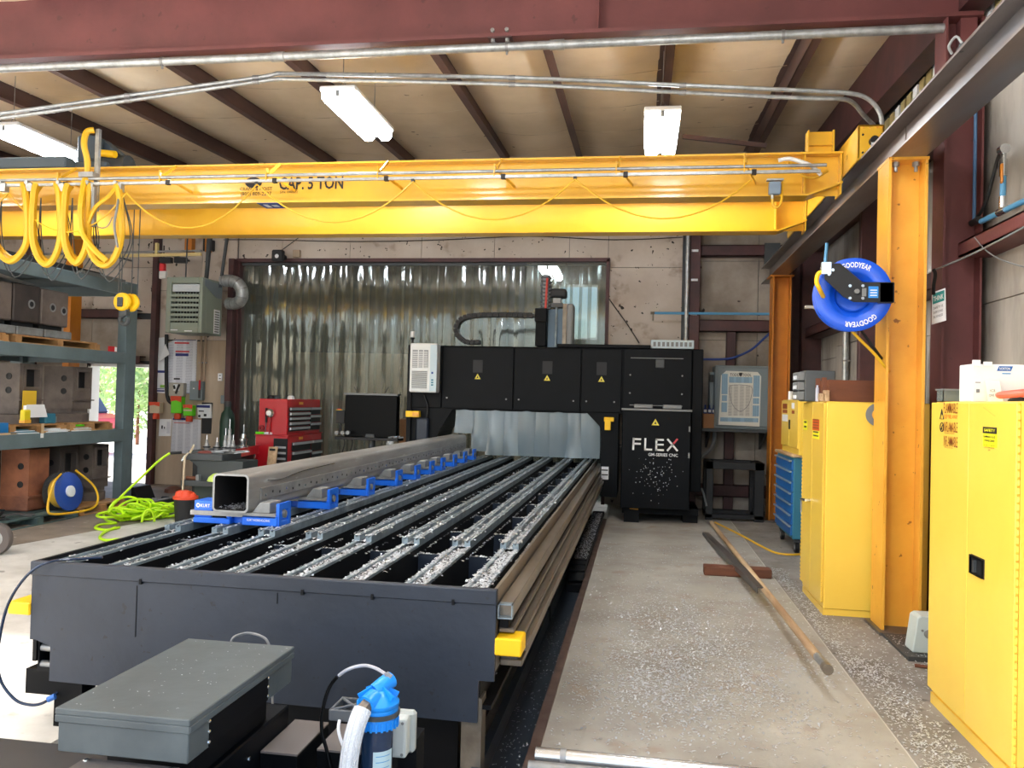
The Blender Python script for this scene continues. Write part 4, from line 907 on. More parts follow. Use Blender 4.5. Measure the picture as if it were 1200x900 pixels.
# things on the near cabinet
cbx = thing('carton', 'white cardboard carton with a blue printed badge on the near yellow cabinet', 'box', (1.75, 4.3, 1.668))
b0 = at(1139, 465, Y=4.45); b1 = at(1168, 465, Y=4.45); tz = 1.86
cx1 = b1.x + .12
MB().box(b0.x, b1.x + .13, 4.45, 4.62, 1.668, tz).build('carton_body', WHITE, cbx, .004)
MB().box(b0.x - .002, b0.x + .035, 4.44, 4.45, tz - .01, tz + .02).box(b0.x + .05, b0.x + .09, 4.44, 4.45, tz - .01, tz + .012).build('torn_flap', WHITE, cbx)
pb_ = at(1177, 432, Y=4.449); lb = MB().prism([(pb_.x - .035, pb_.z - .012), (pb_.x + .03, pb_.z - .012), (pb_.x + .04, pb_.z + .012), (pb_.x - .025, pb_.z + .012)], 'y', 4.4475, 4.4495).build('badge', mat('badge_blue', (24, 96, 170), .5), cbx)
lettering('NORTON', (pb_.x - .024, 4.447, pb_.z - .006), (1, 0, 0), (0, 0, 1), .012, WHITE, lb, .05, .02)
box(pb_.x - .01, pb_.x + .03, 4.449, 4.4495, pb_.z - .028, pb_.z - .022).build('printed_mark', PIPEB, cbx)
box(at(1144, 458, Y=4.449).x, at(1148, 458, Y=4.449).x, 4.448, 4.45, at(1144, 460, Y=4.45).z, at(1144, 456, Y=4.45).z).build('printed_mark', MIDGREY, cbx)
box(at(1143, 448, Y=4.449).x, at(1149, 448, Y=4.449).x, 4.448, 4.45, at(1144, 448.6, Y=4.45).z, at(1144, 447.6, Y=4.45).z).build('printed_mark', MIDGREY, cbx)
nt_ = thing('note_card', 'cream card with handwritten words leaning on the white carton', 'note', (1.79, 4.38, 1.668))
n0, n1 = at(1159, 465, Y=4.38), at(1176, 465, Y=4.38); nz = at(1170, 446, Y=4.42).z
MB().poly([(n0.x, 4.38, 1.669), (n1.x, 4.38, 1.669), (n1.x, 4.43, nz), (n0.x, 4.43, nz)], .002).build('card', mat('cream_card', (240, 234, 206), .7), nt_)
ud = Vector((0, .05, nz - 1.669)).normalized()
lettering('ICE', Vector((n0.x + .014, 4.376, 1.669)) + ud * .054, (1, 0, .08), ud, .015, INK, nt_, .024)
lettering('ONE SHOT', Vector((n0.x + .004, 4.376, 1.669)) + ud * .028, (1, 0, .12), ud, .013, INK, nt_, .058)
orr = thing('grinding_disc_guard', 'orange-red rimmed black round tool guard lying on the near cabinet', 'tool', (1.84, 4.2, 1.668))
cx, cyy = 1.70, 4.22
MB().tube([(cx + .14 + .14 * math.cos(a), cyy + .1 * math.sin(a), 1.70 + .03 * (1 + math.cos(a)) * .6) for a in [k * math.pi / 12 for k in range(24)]], .016, 8, closed=True).build('rim', mat('coral_plastic', (228, 104, 84), .5), orr)
MB().lathe((cx + .14, cyy, 1.668), (0, 0, 1), [(.001, .03), (.08, .03), (.1, .01), (.1, 0), (.001, 0)], 20).build('hub', BLACK, orr)
MB().cyl((cx + .08, cyy - .06, 1.69), (cx + .08, cyy - .06, 1.715), .012, n=8).build('knob', CHROME, orr)
q = at(1112, 468, Y=4.7)
gl = thing('clear_bin', 'clear grey plastic bin on the near cabinet before the red column', 'bin', (q.x, 4.7, 1.668))
g0, g1_ = at(1105, 465, Y=4.75), at(1127, 465, Y=4.75); BINM = mat('bin_clear', (150, 158, 152), .25); BINM.node_tree.nodes['Principled BSDF'].inputs['Transmission Weight'].default_value = .5
MB().box(g0.x, g1_.x, 4.75, 4.755, 1.668, 1.732).box(g0.x, g1_.x, 4.84, 4.845, 1.668, 1.732).box(g0.x, g0.x + .004, 4.75, 4.845, 1.668, 1.732).box(g1_.x - .004, g1_.x, 4.75, 4.845, 1.668, 1.732).box(g0.x, g1_.x, 4.75, 4.845, 1.668, 1.672).build('bin_wall', BINM, gl)
MB().box(g0.x - .006, g1_.x + .004, 4.744, 4.85, 1.73, 1.738).build('rim', MIDGREY, gl)
for i, (u, r_, h) in enumerate(((1130.5, .012, .115), (1135.5, .012, .105))):
    q = at(u, 465, Y=4.72); j = thing('steel_tube_end', ('taller' if i == 0 else 'shorter') + ' of two shiny upright metal tubes beside the white carton', 'tube', (q.x, 4.72, 1.668))
    MB().lathe((q.x, 4.72, 1.668), (0, 0, 1), [(.001, 0), (r_, 0), (r_, h * .6), (r_ * .75, h * .62), (r_ * .75, h * .95), (r_ * 1.0, h), (.001, h)], 14).build('tube_body', CHROME, j)
nb = thing('pump_foot', 'pale grey-green angled steel bracket on the floor beside the yellow column', 'bracket', (2.0, 6.0, 0))
a = at(1069, 765, Z=.02); zt = at(1078, 722, Y=a.y).z
MB().prism([(a.x, .022), (a.x + .26, .022), (a.x + .26, zt), (a.x + .055, zt), (a.x + .03, zt - .015)], 'y', a.y, a.y + .16).build('bracket_body', mat('pale_green_grey', (196, 208, 204), .4), nb, .006)
MB().lathe((a.x + .10, a.y, .15), (0, -1, 0), [(.03, 0), (.03, .008), (.02, .012), (.001, .012)], 14).build('dial', MIDGREY, nb)
MB().cyl((a.x + .06, a.y + .002, .17), (a.x + .06, a.y - .006, .17), .008, n=8).build('bolt', STEEL, nb)
mt = thing('rubber_mat', 'dark tray littered with chips at the foot of the yellow column', 'tray', (1.95, 5.95, 0))
MB().box(1.74, 2.2, 5.62, 6.2, 0, .02).box(1.74, 2.2, 5.62, 5.64, .02, .03).build('tray', mat('dark_tray', (62, 62, 60), .6), mt)
rd = thing('rod', 'thin rusty rod on the floor in front of the column foot', 'rod', (1.8, 5.45, 0)); MB().cyl((1.74, 5.5, .012), (2.1, 5.42, .012), .011, n=8).build('rod_body', WOODD, rd)

# hose reel on the yellow column
hr = thing('hose_reel', 'bright blue hose reel with white lettering on a black arm at the yellow column', 'hose reel', (1.48, 6.1, 2.43))
rc_ = Vector((1.478, 6.1, 2.428)); RR = .262
ax = Vector((-.10, -1, -.06)).normalized(); rx = Vector((1, -.1, 0)).normalized(); rz = rx.cross(-ax).normalized(); rx = (-ax).cross(rz).normalized() * -1 if False else rx
rz = Vector((0, 0, 1)); rz = (rz - ax * rz.dot(ax)).normalized(); rx = rz.cross(ax) * -1; 
if rx.x < 0: rx = -rx
for s_, nm in ((0, 'front_flange'), (1, 'rear_flange')):
    c_ = rc_ - ax * (.12 * s_)
    MB().lathe(c_, ax, [(.001, -.05), (.10, -.05), (.125, -.045), (.15, -.012), (.165, 0), (.25, 0), (.262, -.008), (.262, -.022), (.25, -.024)], 48).build(nm, REELB, hr)
MB().lathe(rc_ - ax * .13, ax, [(.12, 0), (.12, .1)], 24).build('drum', REELB, hr)
for k in range(2): MB().tube([rc_ - ax * (.05 + .035 * k) + (rx * math.cos(a) + rz * math.sin(a)) * .2 for a in [i * math.pi / 16 for i in range(32)]], .02, 6, closed=True).build('wound_hose', CABLEY, hr)
def ring_text(s, ang0, span, rad, h):
    def wp(x, yv):
        a_ = ang0 - x; rr = rad + yv
        return rc_ + ax * .002 + (rx * math.cos(a_) + rz * math.sin(a_)) * rr
    lettering(s, rc_, (1, 0, 0), (0, 0, 1), h, WHITE, hr, span, .02, 'lettering', wp)
ring_text('GOODYEAR', math.radians(112), math.radians(54), .195, .036)
ring_text('GOODYEAR', math.radians(-44), math.radians(60), .195, .036)
# arm
def rp(u, v, off=.05): return at(u, v, Y=6.1 - off)
arm = MB()
pts = [(966, 317), (972, 309), (984, 309), (1010, 331), (1046, 331), (1046, 355), (1000, 354), (988, 348), (966, 327)]
arm.prism([(rp(u, v).x, rp(u, v).z) for u, v in pts], 'y', 6.035, 6.05)
arm.build('arm', BLACK, hr)
box(rp(1030, 340).x, rp(1046, 340).x + .01, 6.035, 6.26, rp(1040, 355).z, rp(1040, 331).z).build('mounting_bracket', BLACK, hr, .005)
for (u, v) in ((970, 313), (975, 317), (995, 335.5), (1010, 335.5), (995, 350), (1010, 350), (970.5, 322)):
    q = rp(u, v); MB().cyl((q.x, 6.035, q.z), (q.x, 6.022, q.z), .011, n=8).build('bolt', CHROME, hr)
q = rp(1003, 342); MB().cyl((q.x, 6.035, q.z), (q.x, 6.015, q.z), .017, n=10).build('axle_nut', STEEL, hr)
st1 = box(rp(1009.5, 340).x, rp(1014.5, 340).x, 6.032, 6.035, rp(1010, 347.5).z, rp(1010, 338).z).build('rating_plate', MIDGREY, hr)
st2 = box(rp(1017, 340).x, rp(1028.5, 340).x, 6.032, 6.035, rp(1020, 349.5).z, rp(1020, 336).z).build('sticker', mat('sticker_blue', (40, 130, 210), .4), hr)
for k in range(3): box(rp(1019, 340).x, rp(1027, 340).x, 6.03, 6.032, rp(1020, 347 - 3 * k).z, rp(1020, 346 - 3 * k).z).build('print_line', PAPER, st2)
q = rp(968, 312); MB().box(q.x - .035, q.x + .03, 6.02, 6.06, q.z - .06, q.z + .025).cyl((q.x - .04, 6.04, q.z - .02), (q.x + .03, 6.04, q.z - .02), .014, n=8).build('hose_guide', CHROME, hr)
MB().tube(smooth([rp(966, 318), rp(959, 321), rp(957, 330), rp(960, 338), rp(966, 350, -.05)], 6), .016, 8).build('hose_end', BUMPY, hr)
hs2 = thing('air_hose', 'yellow and black hose pair dropping from the blue reel behind the column', 'hose', (1.6, 6.15, 2.0))
MB().tube(smooth([at(990, 378, Y=6.2), at(1005, 395, Y=6.22), at(1025, 415, Y=6.25), at(1038, 431, Y=6.3), at(1046, 440, Y=6.62)], 5), .011, 7).build('yellow_hose', CABLEY, hs2)
MB().tube(smooth([at(1003, 379, Y=6.22), at(1015, 395, Y=6.25), at(1030, 416, Y=6.3), at(1038, 428, Y=6.6), at(1030, 440, Y=6.62), at(1027, 455, Y=6.62), at(1030, 465, Y=6.62), at(1040, 474, Y=6.62)], 5), .011, 7).build('black_hose', BLACK, hs2)

# sign, pipes and valve on the right
sg = thing('safety_sign', 'small white sign with a teal header hanging at the red wall column', 'sign', (2.18, 6.5, 2.27))
a, b_, c_, d_ = at(1092.5, 343, Y=6.52), at(1108, 337.5, Y=6.46), at(1109, 375.5, Y=6.46), at(1092, 380.5, Y=6.52)
MB().poly([a, b_, c_, d_], .004).build('sign_board', PAPER, sg)
nn = (b_ - a).cross(d_ - a).normalized(); nn = nn if nn.y < 0 else -nn
e = lambda s, t, o=.003: a + (b_ - a) * s + (d_ - a) * t + nn * o
MB().poly([e(.06, .05), e(.94, .05), e(.94, .38), e(.06, .38)], .001).build('header', mat('sign_teal', (40, 140, 136), .5), sg)
lettering('THINK', e(.12, .3, .005), b_ - a, a - d_, .035, WHITE, sg, (b_ - a).length * .76, .02)
for k, s in enumerate(('SAFETY IS', 'EVERYONES', 'BUSINESS')): lettering(s, e(.14, .55 + .14 * k, .004), b_ - a, a - d_, .018, INK, sg, (b_ - a).length * .7)
MB().tube(smooth([at(1094, 345, Y=6.5), at(1094, 335, Y=6.52), at(1096, 322, Y=6.56), at(1094, 316, Y=6.58)], 5), .014, 7).build('strap', BLACK, sg)
wv = thing('cable', 'thin grey wire slung from the red column to the right edge', 'wire', (2.3, 6.5, 2.9))
MB().tube(smooth([at(1096, 316, Y=6.58), at(1130, 302, Y=6.2), at(1165, 285, Y=5.8), at(1215, 258, Y=5.4)], 6), .007, 6).build('wire', MIDGREY, wv)
MB().tube(smooth([at(1142, 278, Y=6.3), at(1155, 293, Y=6.1), at(1175, 305, Y=5.9), at(1215, 317, Y=5.6)], 6), .005, 6).build('wire', MIDGREY, wv)
av = thing('air_valve', 'blue air line with a chrome tee and orange-handled valve high on the right wall', 'pipe', (2.45, 6, 3.0))
VX = 2.46
MB().tube([at(1150, 259.5, X=VX), at(1174, 248, X=VX), at(1215, 229, X=VX)], .02, 10).build('blue_pipe', PIPEB, av)
e0 = at(1175, 247, X=VX); MB().cyl(e0 + Vector((0, .06, 0)), e0 - Vector((0, .06, 0)), .028, n=10).cyl(e0, e0 + Vector((0, 0, .1)), .026, n=10).build('tee', CHROME, av)
MB().cyl(e0 + Vector((0, 0, .1)), e0 + Vector((0, 0, .26)), .02, n=10).build('blue_pipe', PIPEB, av)
MB().cyl(e0 + Vector((0, 0, .24)), e0 + Vector((0, 0, .36)), .026, n=10).cyl(e0 + Vector((0, 0, .36)), e0 + Vector((0, 0, .42)), .02, n=10).build('valve_body', CHROME, av)
MB().lathe(e0 + Vector((0, 0, .43)), (0, 1, 0), [(.001, -.03), (.035, -.03), (.035, .03), (.001, .03)], 14).build('elbow', CHROME, av)
MB().box(e0.x - .035, e0.x - .02, e0.y - .06, e0.y - .03, e0.z + .18, e0.z + .32).build('valve_handle', ORANGE, av, .006)
t0 = e0 + Vector((0, .02, .44)); MB().tube(smooth([t0, t0 + Vector((0, .08, -.06)), t0 + Vector((0, .25, -.3)), at(1144, 257, X=VX)], 6), .013, 7).build('black_hose', BLACK, av)
q = at(1144, 259, X=VX); MB().cyl(q - Vector((0, .06, 0)), q + Vector((0, .08, .0)), .026, n=10).build('union', BLACK, av)
MB().tube([q + Vector((-.004, .03, 0)), q + Vector((-.004, .03, 1.2))], .013, 8).build('riser', mat('riser_blue', (58, 98, 136), .45), av)
# vertical conduits on the right wall
for i, (u, v0, v1, y, lab) in enumerate(((1023, 235, 500, 7.9, 'thick galvanised conduit on the right wall behind the hose reel'), (1031, 280, 500, 7.7, 'thin galvanised conduit next to the thick one behind the hose reel'), (991, 370, 500, 9.4, 'pale conduit on the right wall below the grey shelf bracket'))):
    q = at(u, 400, X=2.52); t = thing('wall_conduit', lab, 'pipe', (2.52, q.y, 1))
    r_ = (.032, .02, .04)[i]
    MB().cyl((2.52, q.y, .6), (2.52, q.y, at(u, v0, X=2.52).z), r_, n=10).build('pipe_run', GALV, t)
    MB().box(2.48, 2.57, q.y - .05, q.y + .05, 2.2, 2.22).build('pipe_clamp', STEEL, t)
sb_ = thing('wall_bracket', 'grey triangular steel shelf bracket on the right wall, partly behind the blue reel', 'bracket', (2.4, 9.5, 2.5))
a, b_, c_ = at(950, 360, Y=9.2), at(985, 360, Y=9.2), at(988, 385, Y=9.2)
MB().prism([(a.x, a.z), (b_.x + .1, b_.z), (c_.x + .1, c_.z)], 'y', 9.2, 9.23).bar((a.x - .06, 9.2, a.z), (b_.x + .1, 9.2, b_.z), .05, .03).build('bracket_body', mat('bracket_pale', (178, 172, 162), .5), sb_)
ba = thing('blue_air_pipe', 'long thin blue air pipe across the back wall', 'pipe', (1, 12.75, 3.0))
p0, p1 = at(767, 367, Y=12.7), at(947, 366, Y=12.7)
MB().cyl((p0.x, 12.68, p0.z), (2.5, 12.68, p0.z), .02, n=8).build('pipe_run', PIPEB, ba)
MB().cyl((p0.x - .06, 12.68, p0.z), (p0.x, 12.68, p0.z), .022, n=8).cyl((p0.x - .02, 12.68, p0.z), (p0.x - .02, 12.68, p0.z - .12), .012, n=6).build('tap', BRASSY, ba)
bv = thing('blue_drop_pipe', 'short vertical blue pipe hanging under the runway beside the reel', 'pipe', (2.3, 8.2, 2.9)); q = at(969, 285, Y=8.6)
MB().cyl((q.x, 8.6, q.z), (q.x - .02, 8.6, q.z - .32), .016, n=8).build('pipe_run', PIPEB, bv)
vp = thing('vertical_conduit', 'bright vertical conduit beside the dark stud on the back wall', 'pipe', (.66, 12.7, 2)); MB().cyl((.66, 12.66, .3), (.66, 12.66, 4.9), .032, n=10).build('pipe_run', GALV, vp)
for z in (2.98, 3.5, 3.95): MB().box(.72, .82, 12.7, 12.72, z, z + .035).build('strap', PAPER, vp)
bh = thing('blue_hose', 'dark blue hose curving down beside the far orange column', 'hose', (1.5, 12.5, 2.5))
MB().tube(smooth([at(905, 388, Y=12.76), at(895, 397, Y=12.76), at(880, 410, Y=12.76), at(860, 419, Y=12.76), at(845, 421, Y=12.76), at(822, 421, Y=12.76)], 6), .018, 8).build('hose_body', DKBLUE, bh)

# blue tool cabinet with a small yellow cabinet on top
BX = 1.66
tc_ = thing('tool_cabinet', 'blue drawer cabinet on castors with teal sides between orange and yellow columns', 'tool cabinet', (1.9, 9.7, 0))
y0, y1 = at(927, 600, X=BX).y, at(908, 600, X=BX).y
zc0, zc1 = .16, 1.06
box(BX + .02, 2.3, y0, y1, zc0, zc1).build('body', TEALS, tc_, .008)
for k in range(7):
    hgt = (zc1 - zc0 - .06) / 7; z = zc0 + .04 + k * hgt
    d_ = box(BX, BX + .03, y0 + .02, y1 - .02, z, z + hgt - .012).build('drawer', TEAL, tc_, .004)
    MB().box(BX - .022, BX, y0 + .02, y1 - .02, z + hgt - .03, z + hgt - .014).build('drawer_pull', mat('aluminium', (190, 200, 208), .35, .7) if 'aluminium' not in bpy.data.materials else bpy.data.materials['aluminium'], d_)
box(BX - .01, 2.32, y0 - .02, y1 + .02, zc1, zc1 + .03).build('top_board', WOODP, tc_, .006)
for (x, y) in ((BX + .08, y0 + .08), (BX + .08, y1 - .08), (2.2, y0 + .08), (2.2, y1 - .08)):
    c_ = MB().cyl((x - .02, y, .065), (x + .02, y, .065), .065, n=16).build('castor', BLACK, tc_)
    MB().cyl((x - .024, y, .065), (x + .024, y, .065), .03, n=12).build('hub', STEEL, c_); box(x - .035, x + .035, y - .04, y + .04, .12, .17).build('fork', DKGREY, c_)
yc = thing('small_flammables_cabinet', 'small yellow two-door cabinet standing on the blue drawer cabinet', 'cabinet', (1.85, 9.7, 1.09))
CX = 1.69; y0, y1 = at(935, 500, X=CX).y, at(915.5, 500, X=CX).y
zb, zt = 1.092, 1.70
box(CX + .015, 2.2, y0, y1, zb, zt).build('body', CABY, yc, .006)
ym = (y0 + y1) / 2
ya = box(CX, CX + .016, y0 + .01, ym - .003, zb + .07, zt - .01).build('door', CABY, yc, .003); yb_ = box(CX, CX + .016, ym + .003, y1 - .01, zb + .07, zt - .01).build('door', CABY, yc, .003)
z = at(926, 503, X=CX).z; z2 = at(926, 492, X=CX).z; box(CX - .008, CX, ym - .07, ym + .0, z, z2).build('handle', BLACK, ya, .003)
for (ua, ub, va, vb, m_) in ((917.5, 922.5, 473, 479, REDINK), (917.5, 922.5, 480, 484, REDINK), (917, 923, 485.5, 494, PAPER)):
    a, b_ = at(ua, va, X=CX), at(ub, vb, X=CX); box(CX - .002, CX, b_.y, a.y, b_.z, a.z).build('sticker', m_, yb_)
for (ua, ub, va, vb, m_) in ((928, 931, 472, 479, PAPER), (928, 931, 481, 485, REDINK)):
    a, b_ = at(ua, va, X=CX), at(ub, vb, X=CX); box(CX - .002, CX, b_.y, a.y, b_.z, a.z).build('sticker', m_, ya)
MB().cyl((CX + .06, y1 - .25, zt), (CX + .06, y1 - .25, zt + .1), .03, n=10).build('sleeve', WHITE, sl); sl.location = (CX + .06, y1 - .25, zt)
for c in sl.children:
    c.location = Vector((0, 0, 0)); 
    for v in c.data.vertices: v.co = v.co + Vector((1.36, 7.56, 1.69)) - sl.location

# grey enclosure with the threading chart, on a wall shelf
ge = thing('grey_enclosure', 'grey steel enclosure on a wall shelf with a blue drill chart on its door', 'enclosure', (1.47, 12.5, 1.26))
EY = 12.3
box(1.07, 1.87, EY, 12.78, 1.27, 2.2).build('case', GREYB, ge, .012)
box(1.1, 1.85, EY - .02, EY, 1.31, 2.17).build('door', GREYB, ge, .01)
box(1.0, 1.07, EY + .1, 12.6, 1.4, 2.1).build('side_duct', GREYB, ge, .01); box(1.0, 1.06, EY + .06, EY + .12, 1.95, 2.06).build('lock', BLACK, ge)
def gc(u, v): return at(u, v, Y=EY - .03)
ct = [(851, 434.5), (888, 436), (892, 441), (890, 500), (842, 497.5), (845, 440)]
th = MB().prism([(gc(u, v).x, gc(u, v).z) for u, v in ct], 'y', EY - .03, EY - .022).build('chart_board', mat('chart_white', (224, 224, 214), .5), ge)
CB = print_mat('chart_blue_print', (150, 184, 206), (60, 90, 120), 22., cols=3.); CWP = print_mat('chart_print', (216, 214, 204), (96, 96, 92), 26., cols=4.)
for (ua, va, ub, vb, m_) in ((846, 438, 852.5, 462, CB), (846, 463, 852, 470, CB), (845.5, 471.5, 852, 483, CB), (854.5, 441.5, 881.5, 449, CB), (883, 440, 890, 465, CB), (882.5, 466.5, 889.5, 473.5, CB), (882, 475, 889.5, 488, CB), (844, 489, 888.5, 495, CB), (854, 450.5, 881, 487.5, CWP)):
    p_, q_ = gc(ua, va), gc(ub, vb); box(p_.x, q_.x, EY - .033, EY - .03, q_.z, p_.z).build('chart_table', m_, ge)
q = gc(855.5, 440.6); q2 = gc(880.5, 440.6); lettering('TODD   TOOL', (q.x, EY - .034, q.z), (1, 0, 0), (0, 0, 1), .04, INK, ge, q2.x - q.x, .01)
q = gc(868, 439.2); MB().prism([(q.x - .024, q.z + .03), (q.x + .024, q.z + .03), (q.x + .02, q.z - .005), (q.x, q.z - .03), (q.x - .02, q.z - .005)], 'y', EY - .034, EY - .03).build('shield_emblem', INK, ge)
sh_ = [gc(u, v) for u, v in ((856, 452), (880, 453), (880, 466), (876, 476), (867, 482), (859, 475), (856, 465))]
MB().tube([(p_.x, EY - .034, p_.z) for p_ in smooth(sh_, 4, True)], .004, 4, closed=True).build('shield_outline', MIDGREY, ge)
wsf = thing('wall_shelf', 'dark grey shelf on the back wall carrying the grey enclosure', 'shelf', (1.4, 12.6, 1.2))
box(.83, 1.9, 12.22, 12.96, 1.225, 1.27).build('shelf_board', DKGREY, wsf, .004)
for x in (1.0, 1.8): MB().prism([(12.3, 1.225), (12.96, 1.225), (12.96, .95)], 'x', x, x + .03).build('shelf_bracket', DKGREY, wsf)
MB().tube(smooth([(1.1, 12.5, 1.225), (1.1, 12.5, 1.1), (1.04, 12.48, .95), (.9, 12.46, .82), (.75, 12.45, .76)], 6), .03, 8).build('grey_conduit', MIDGREY, wsf)
cb2 = thing('carton', 'brown carton on the wall shelf beside the grey enclosure', 'box', (.95, 12.4, 1.27))
a, b_ = at(824, 503, Y=12.3), at(837, 485, Y=12.3); box(a.x, b_.x, 12.3, 12.6, 1.27, b_.z).build('carton_body', CARD, cb2, .006)
for k in range(3):
    x = a.x + .03 + k * .062; o = thing('blue_flask', 'small blue bottle on the brown carton, %s of three from the left' % ('first', 'second', 'third')[k], 'bottle', (x, 12.4, b_.z), None)
    MB().box(x - .025, x + .025, 12.36, 12.42, b_.z, b_.z + .08).cyl((x, 12.39, b_.z + .08), (x, 12.39, b_.z + .13), .012, n=8).build('bottle_body', DKBLUE, o, .006)
    box(x - .02, x + .02, 12.355, 12.36, b_.z + .02, b_.z + .06).build('bottle_label', PAPER, o)
bf = thing('equipment_stand', 'black steel frame stand on the floor below the wall shelf', 'stand', (1.3, 11.8, 0))
ZF = .72; f0, f1 = .93, 1.72
b_ = MB()
for y in (11.75, 12.25):
    b_.box(f0, f0 + .1, y, y + .1, 0, ZF).box(f1 - .13, f1, y, y + .1, 0, ZF).box(f0, f1, y, y + .1, ZF, ZF + .1).box(f0, f1, y, y + .1, .03, .09)
b_.box(f0, f0 + .1, 11.75, 12.35, ZF, ZF + .1).box(f1 - .13, f1, 11.75, 12.35, ZF, ZF + .1)
b_.build('frame', BLACK, bf, .006)
hs3 = thing('white_hose', 'short pale hose hanging at the right side of the gantry cabinet', 'hose', (.85, 11.7, .4))
MB().tube(smooth([at(822, 572, Y=11.7), at(825, 580, Y=11.7), at(828, 593, Y=11.7)], 5), .014, 7).build('hose_body', MIDGREY, hs3)

# poles and timber on the walkway floor
wblk = tag(box(.63, 1.25, 7.95, 8.1, 0, .085).build('timber_block', WOODD, None, .008), 'reddish timber block lying across the walkway under the pole and the channel', 'timber')
pole = thing('wooden_pole', 'long pale wooden pole with a metal end resting on the timber block', 'pole', (1.0, 8, 0))
pa_, pb_ = Vector((.98, 11.3, .03)), Vector((.985, 8.0, .11)); dir_ = Vector((1.05, 4.9, .17)) - pb_
pb2 = Vector((1.045, 4.98, .175))
MB().cyl(pa_, pb2, .026, n=12).build('shaft', WOODP, pole)
dv = (pb2 - pa_).normalized(); MB().cyl(pb2 - dv * .02, pb2 + dv * .2, .024, n=10).build('metal_sleeve', STEEL, pole); MB().cyl(pb2 + dv * .2, pb2 + dv * .26, .03, n=12).build('end_cap', BRASSY, pole)
chn = thing('steel_channel', 'dark steel channel bar lying beside the pole across the timber block', 'channel', (.95, 8.5, 0))
a, b_ = Vector((.83, 10.4, .03)), Vector((1.0, 6.85, .15)); u_ = Vector((0, 0, 1))
mid = (a + b_) / 2; MB().bar(a, b_, .075, .008).bar(a + Vector((-.034, 0, -.022)), b_ + Vector((-.034, 0, -.022)), .006, .05).bar(a + Vector((.034, 0, -.022)), b_ + Vector((.034, 0, -.022)), .006, .05).build('channel_body', MILL, chn)
yc2 = thing('yellow_cable', 'thin yellow cable on the floor running to the blue tool cabinet', 'cable', (1.3, 10.5, 0))
MB().tube(smooth([at(838, 612, Z=.01), at(850, 618, Z=.01), at(870, 628, Z=.01), at(892, 640, Z=.01), at(910, 648, Z=.01), at(930, 650, Z=.01), at(946, 648, Z=.01)], 6), .012, 6).build('cable_body', CABLEY, yc2)
# bright pipe across the very bottom of the picture
bp_ = thing('floor_pipe', 'bright galvanised pipe lying across the walkway at the bottom edge', 'pipe', (0, 3.75, .05))
p0, p1 = at(633, 885, Z=.06), at(840, 905, Z=.06)
dq = (p1 - p0).normalized(); MB().cyl(p0 - dq * .02, p1 + dq * .8, .034, n=16).build('pipe_run', mat('bright_galvanised', (206, 208, 210), .25, .8), bp_)
q = p0 + dq * .09; MB().cyl(q, q + dq * .025, .039, n=14).build('pipe_band', STEEL, bp_)
MB().cyl(p0 + Vector((-.04, -.085, -.02)), p0 + dq * 1.2 + Vector((0, -.085, -.02)), .03, n=12).build('second_pipe', STEEL, bp_)
# ------------------------------------------------------------------ plastic strip curtain in the back wall opening
pvc = bpy.data.materials.new('pvc_strip'); pvc.use_nodes = True
nt = pvc.node_tree; nt.nodes.clear(); out = nt.nodes.new('ShaderNodeOutputMaterial')
tr_ = nt.nodes.new('ShaderNodeBsdfTransparent'); tr_.inputs[0].default_value = (.80, .86, .84, 1)
gl_ = nt.nodes.new('ShaderNodeBsdfGlossy'); gl_.inputs['Roughness'].default_value = .07; gl_.inputs[0].default_value = (.9, .95, .97, 1)
df_ = nt.nodes.new('ShaderNodeBsdfDiffuse'); df_.inputs[0].default_value = lin((120, 122, 108))
m1 = nt.nodes.new('ShaderNodeMixShader'); m1.inputs[0].default_value = .4; nt.links.new(tr_.outputs[0], m1.inputs[1]); nt.links.new(df_.outputs[0], m1.inputs[2])
m2 = nt.nodes.new('ShaderNodeMixShader'); m2.inputs[0].default_value = .08; nt.links.new(m1.outputs[0], m2.inputs[1]); nt.links.new(gl_.outputs[0], m2.inputs[2])
tcn = nt.nodes.new('ShaderNodeTexCoord'); mpn = nt.nodes.new('ShaderNodeMapping'); mpn.inputs['Scale'].default_value = (6, 6, 1.2); nn_ = nt.nodes.new('ShaderNodeTexNoise'); nn_.inputs['Scale'].default_value = 2.2
bpn = nt.nodes.new('ShaderNodeBump'); bpn.inputs['Strength'].default_value = .1; bpn.inputs['Distance'].default_value = .03
nt.links.new(tcn.outputs['Object'], mpn.inputs[0]); nt.links.new(mpn.outputs[0], nn_.inputs['Vector']); nt.links.new(nn_.outputs['Fac'], bpn.inputs['Height']); nt.links.new(bpn.outputs[0], gl_.inputs['Normal'])
nt.links.new(m2.outputs[0], out.inputs[0])
sc_ = thing('strip_curtain', 'clear plastic strip curtain filling the wide opening in the back wall', 'curtain', (-3.7, 13.05, 3.85))
box(-6.8, -.59, 13.02, 13.08, 3.8, 3.84).build('curtain_rail', DKGREY, sc_)
variants = []
for q in range(5):
    nx, nz = 4, 14; vs = []; ph = random.random() * 6
    for j in range(nz + 1):
        for i in range(nx + 1):
            t_ = i / nx; tz = j / nz
            vs.append((-.1 + .2 * t_ + .008 * math.sin(ph + 5 * tz), .010 * math.sin(math.pi * t_) * (1 if q % 2 else -1) + .008 * math.sin(ph + 4 * tz + t_) * tz + .003 * math.sin(9 * tz + q), -3.78 * tz))
    fs = [(j * (nx + 1) + i, j * (nx + 1) + i + 1, (j + 1) * (nx + 1) + i + 1, (j + 1) * (nx + 1) + i) for j in range(nz) for i in range(nx)]
    me = bpy.data.meshes.new('curtain_strip'); me.from_pydata(vs, [], fs); me.polygons.foreach_set('use_smooth', [True] * len(fs)); me.materials.append(pvc); variants.append(me)
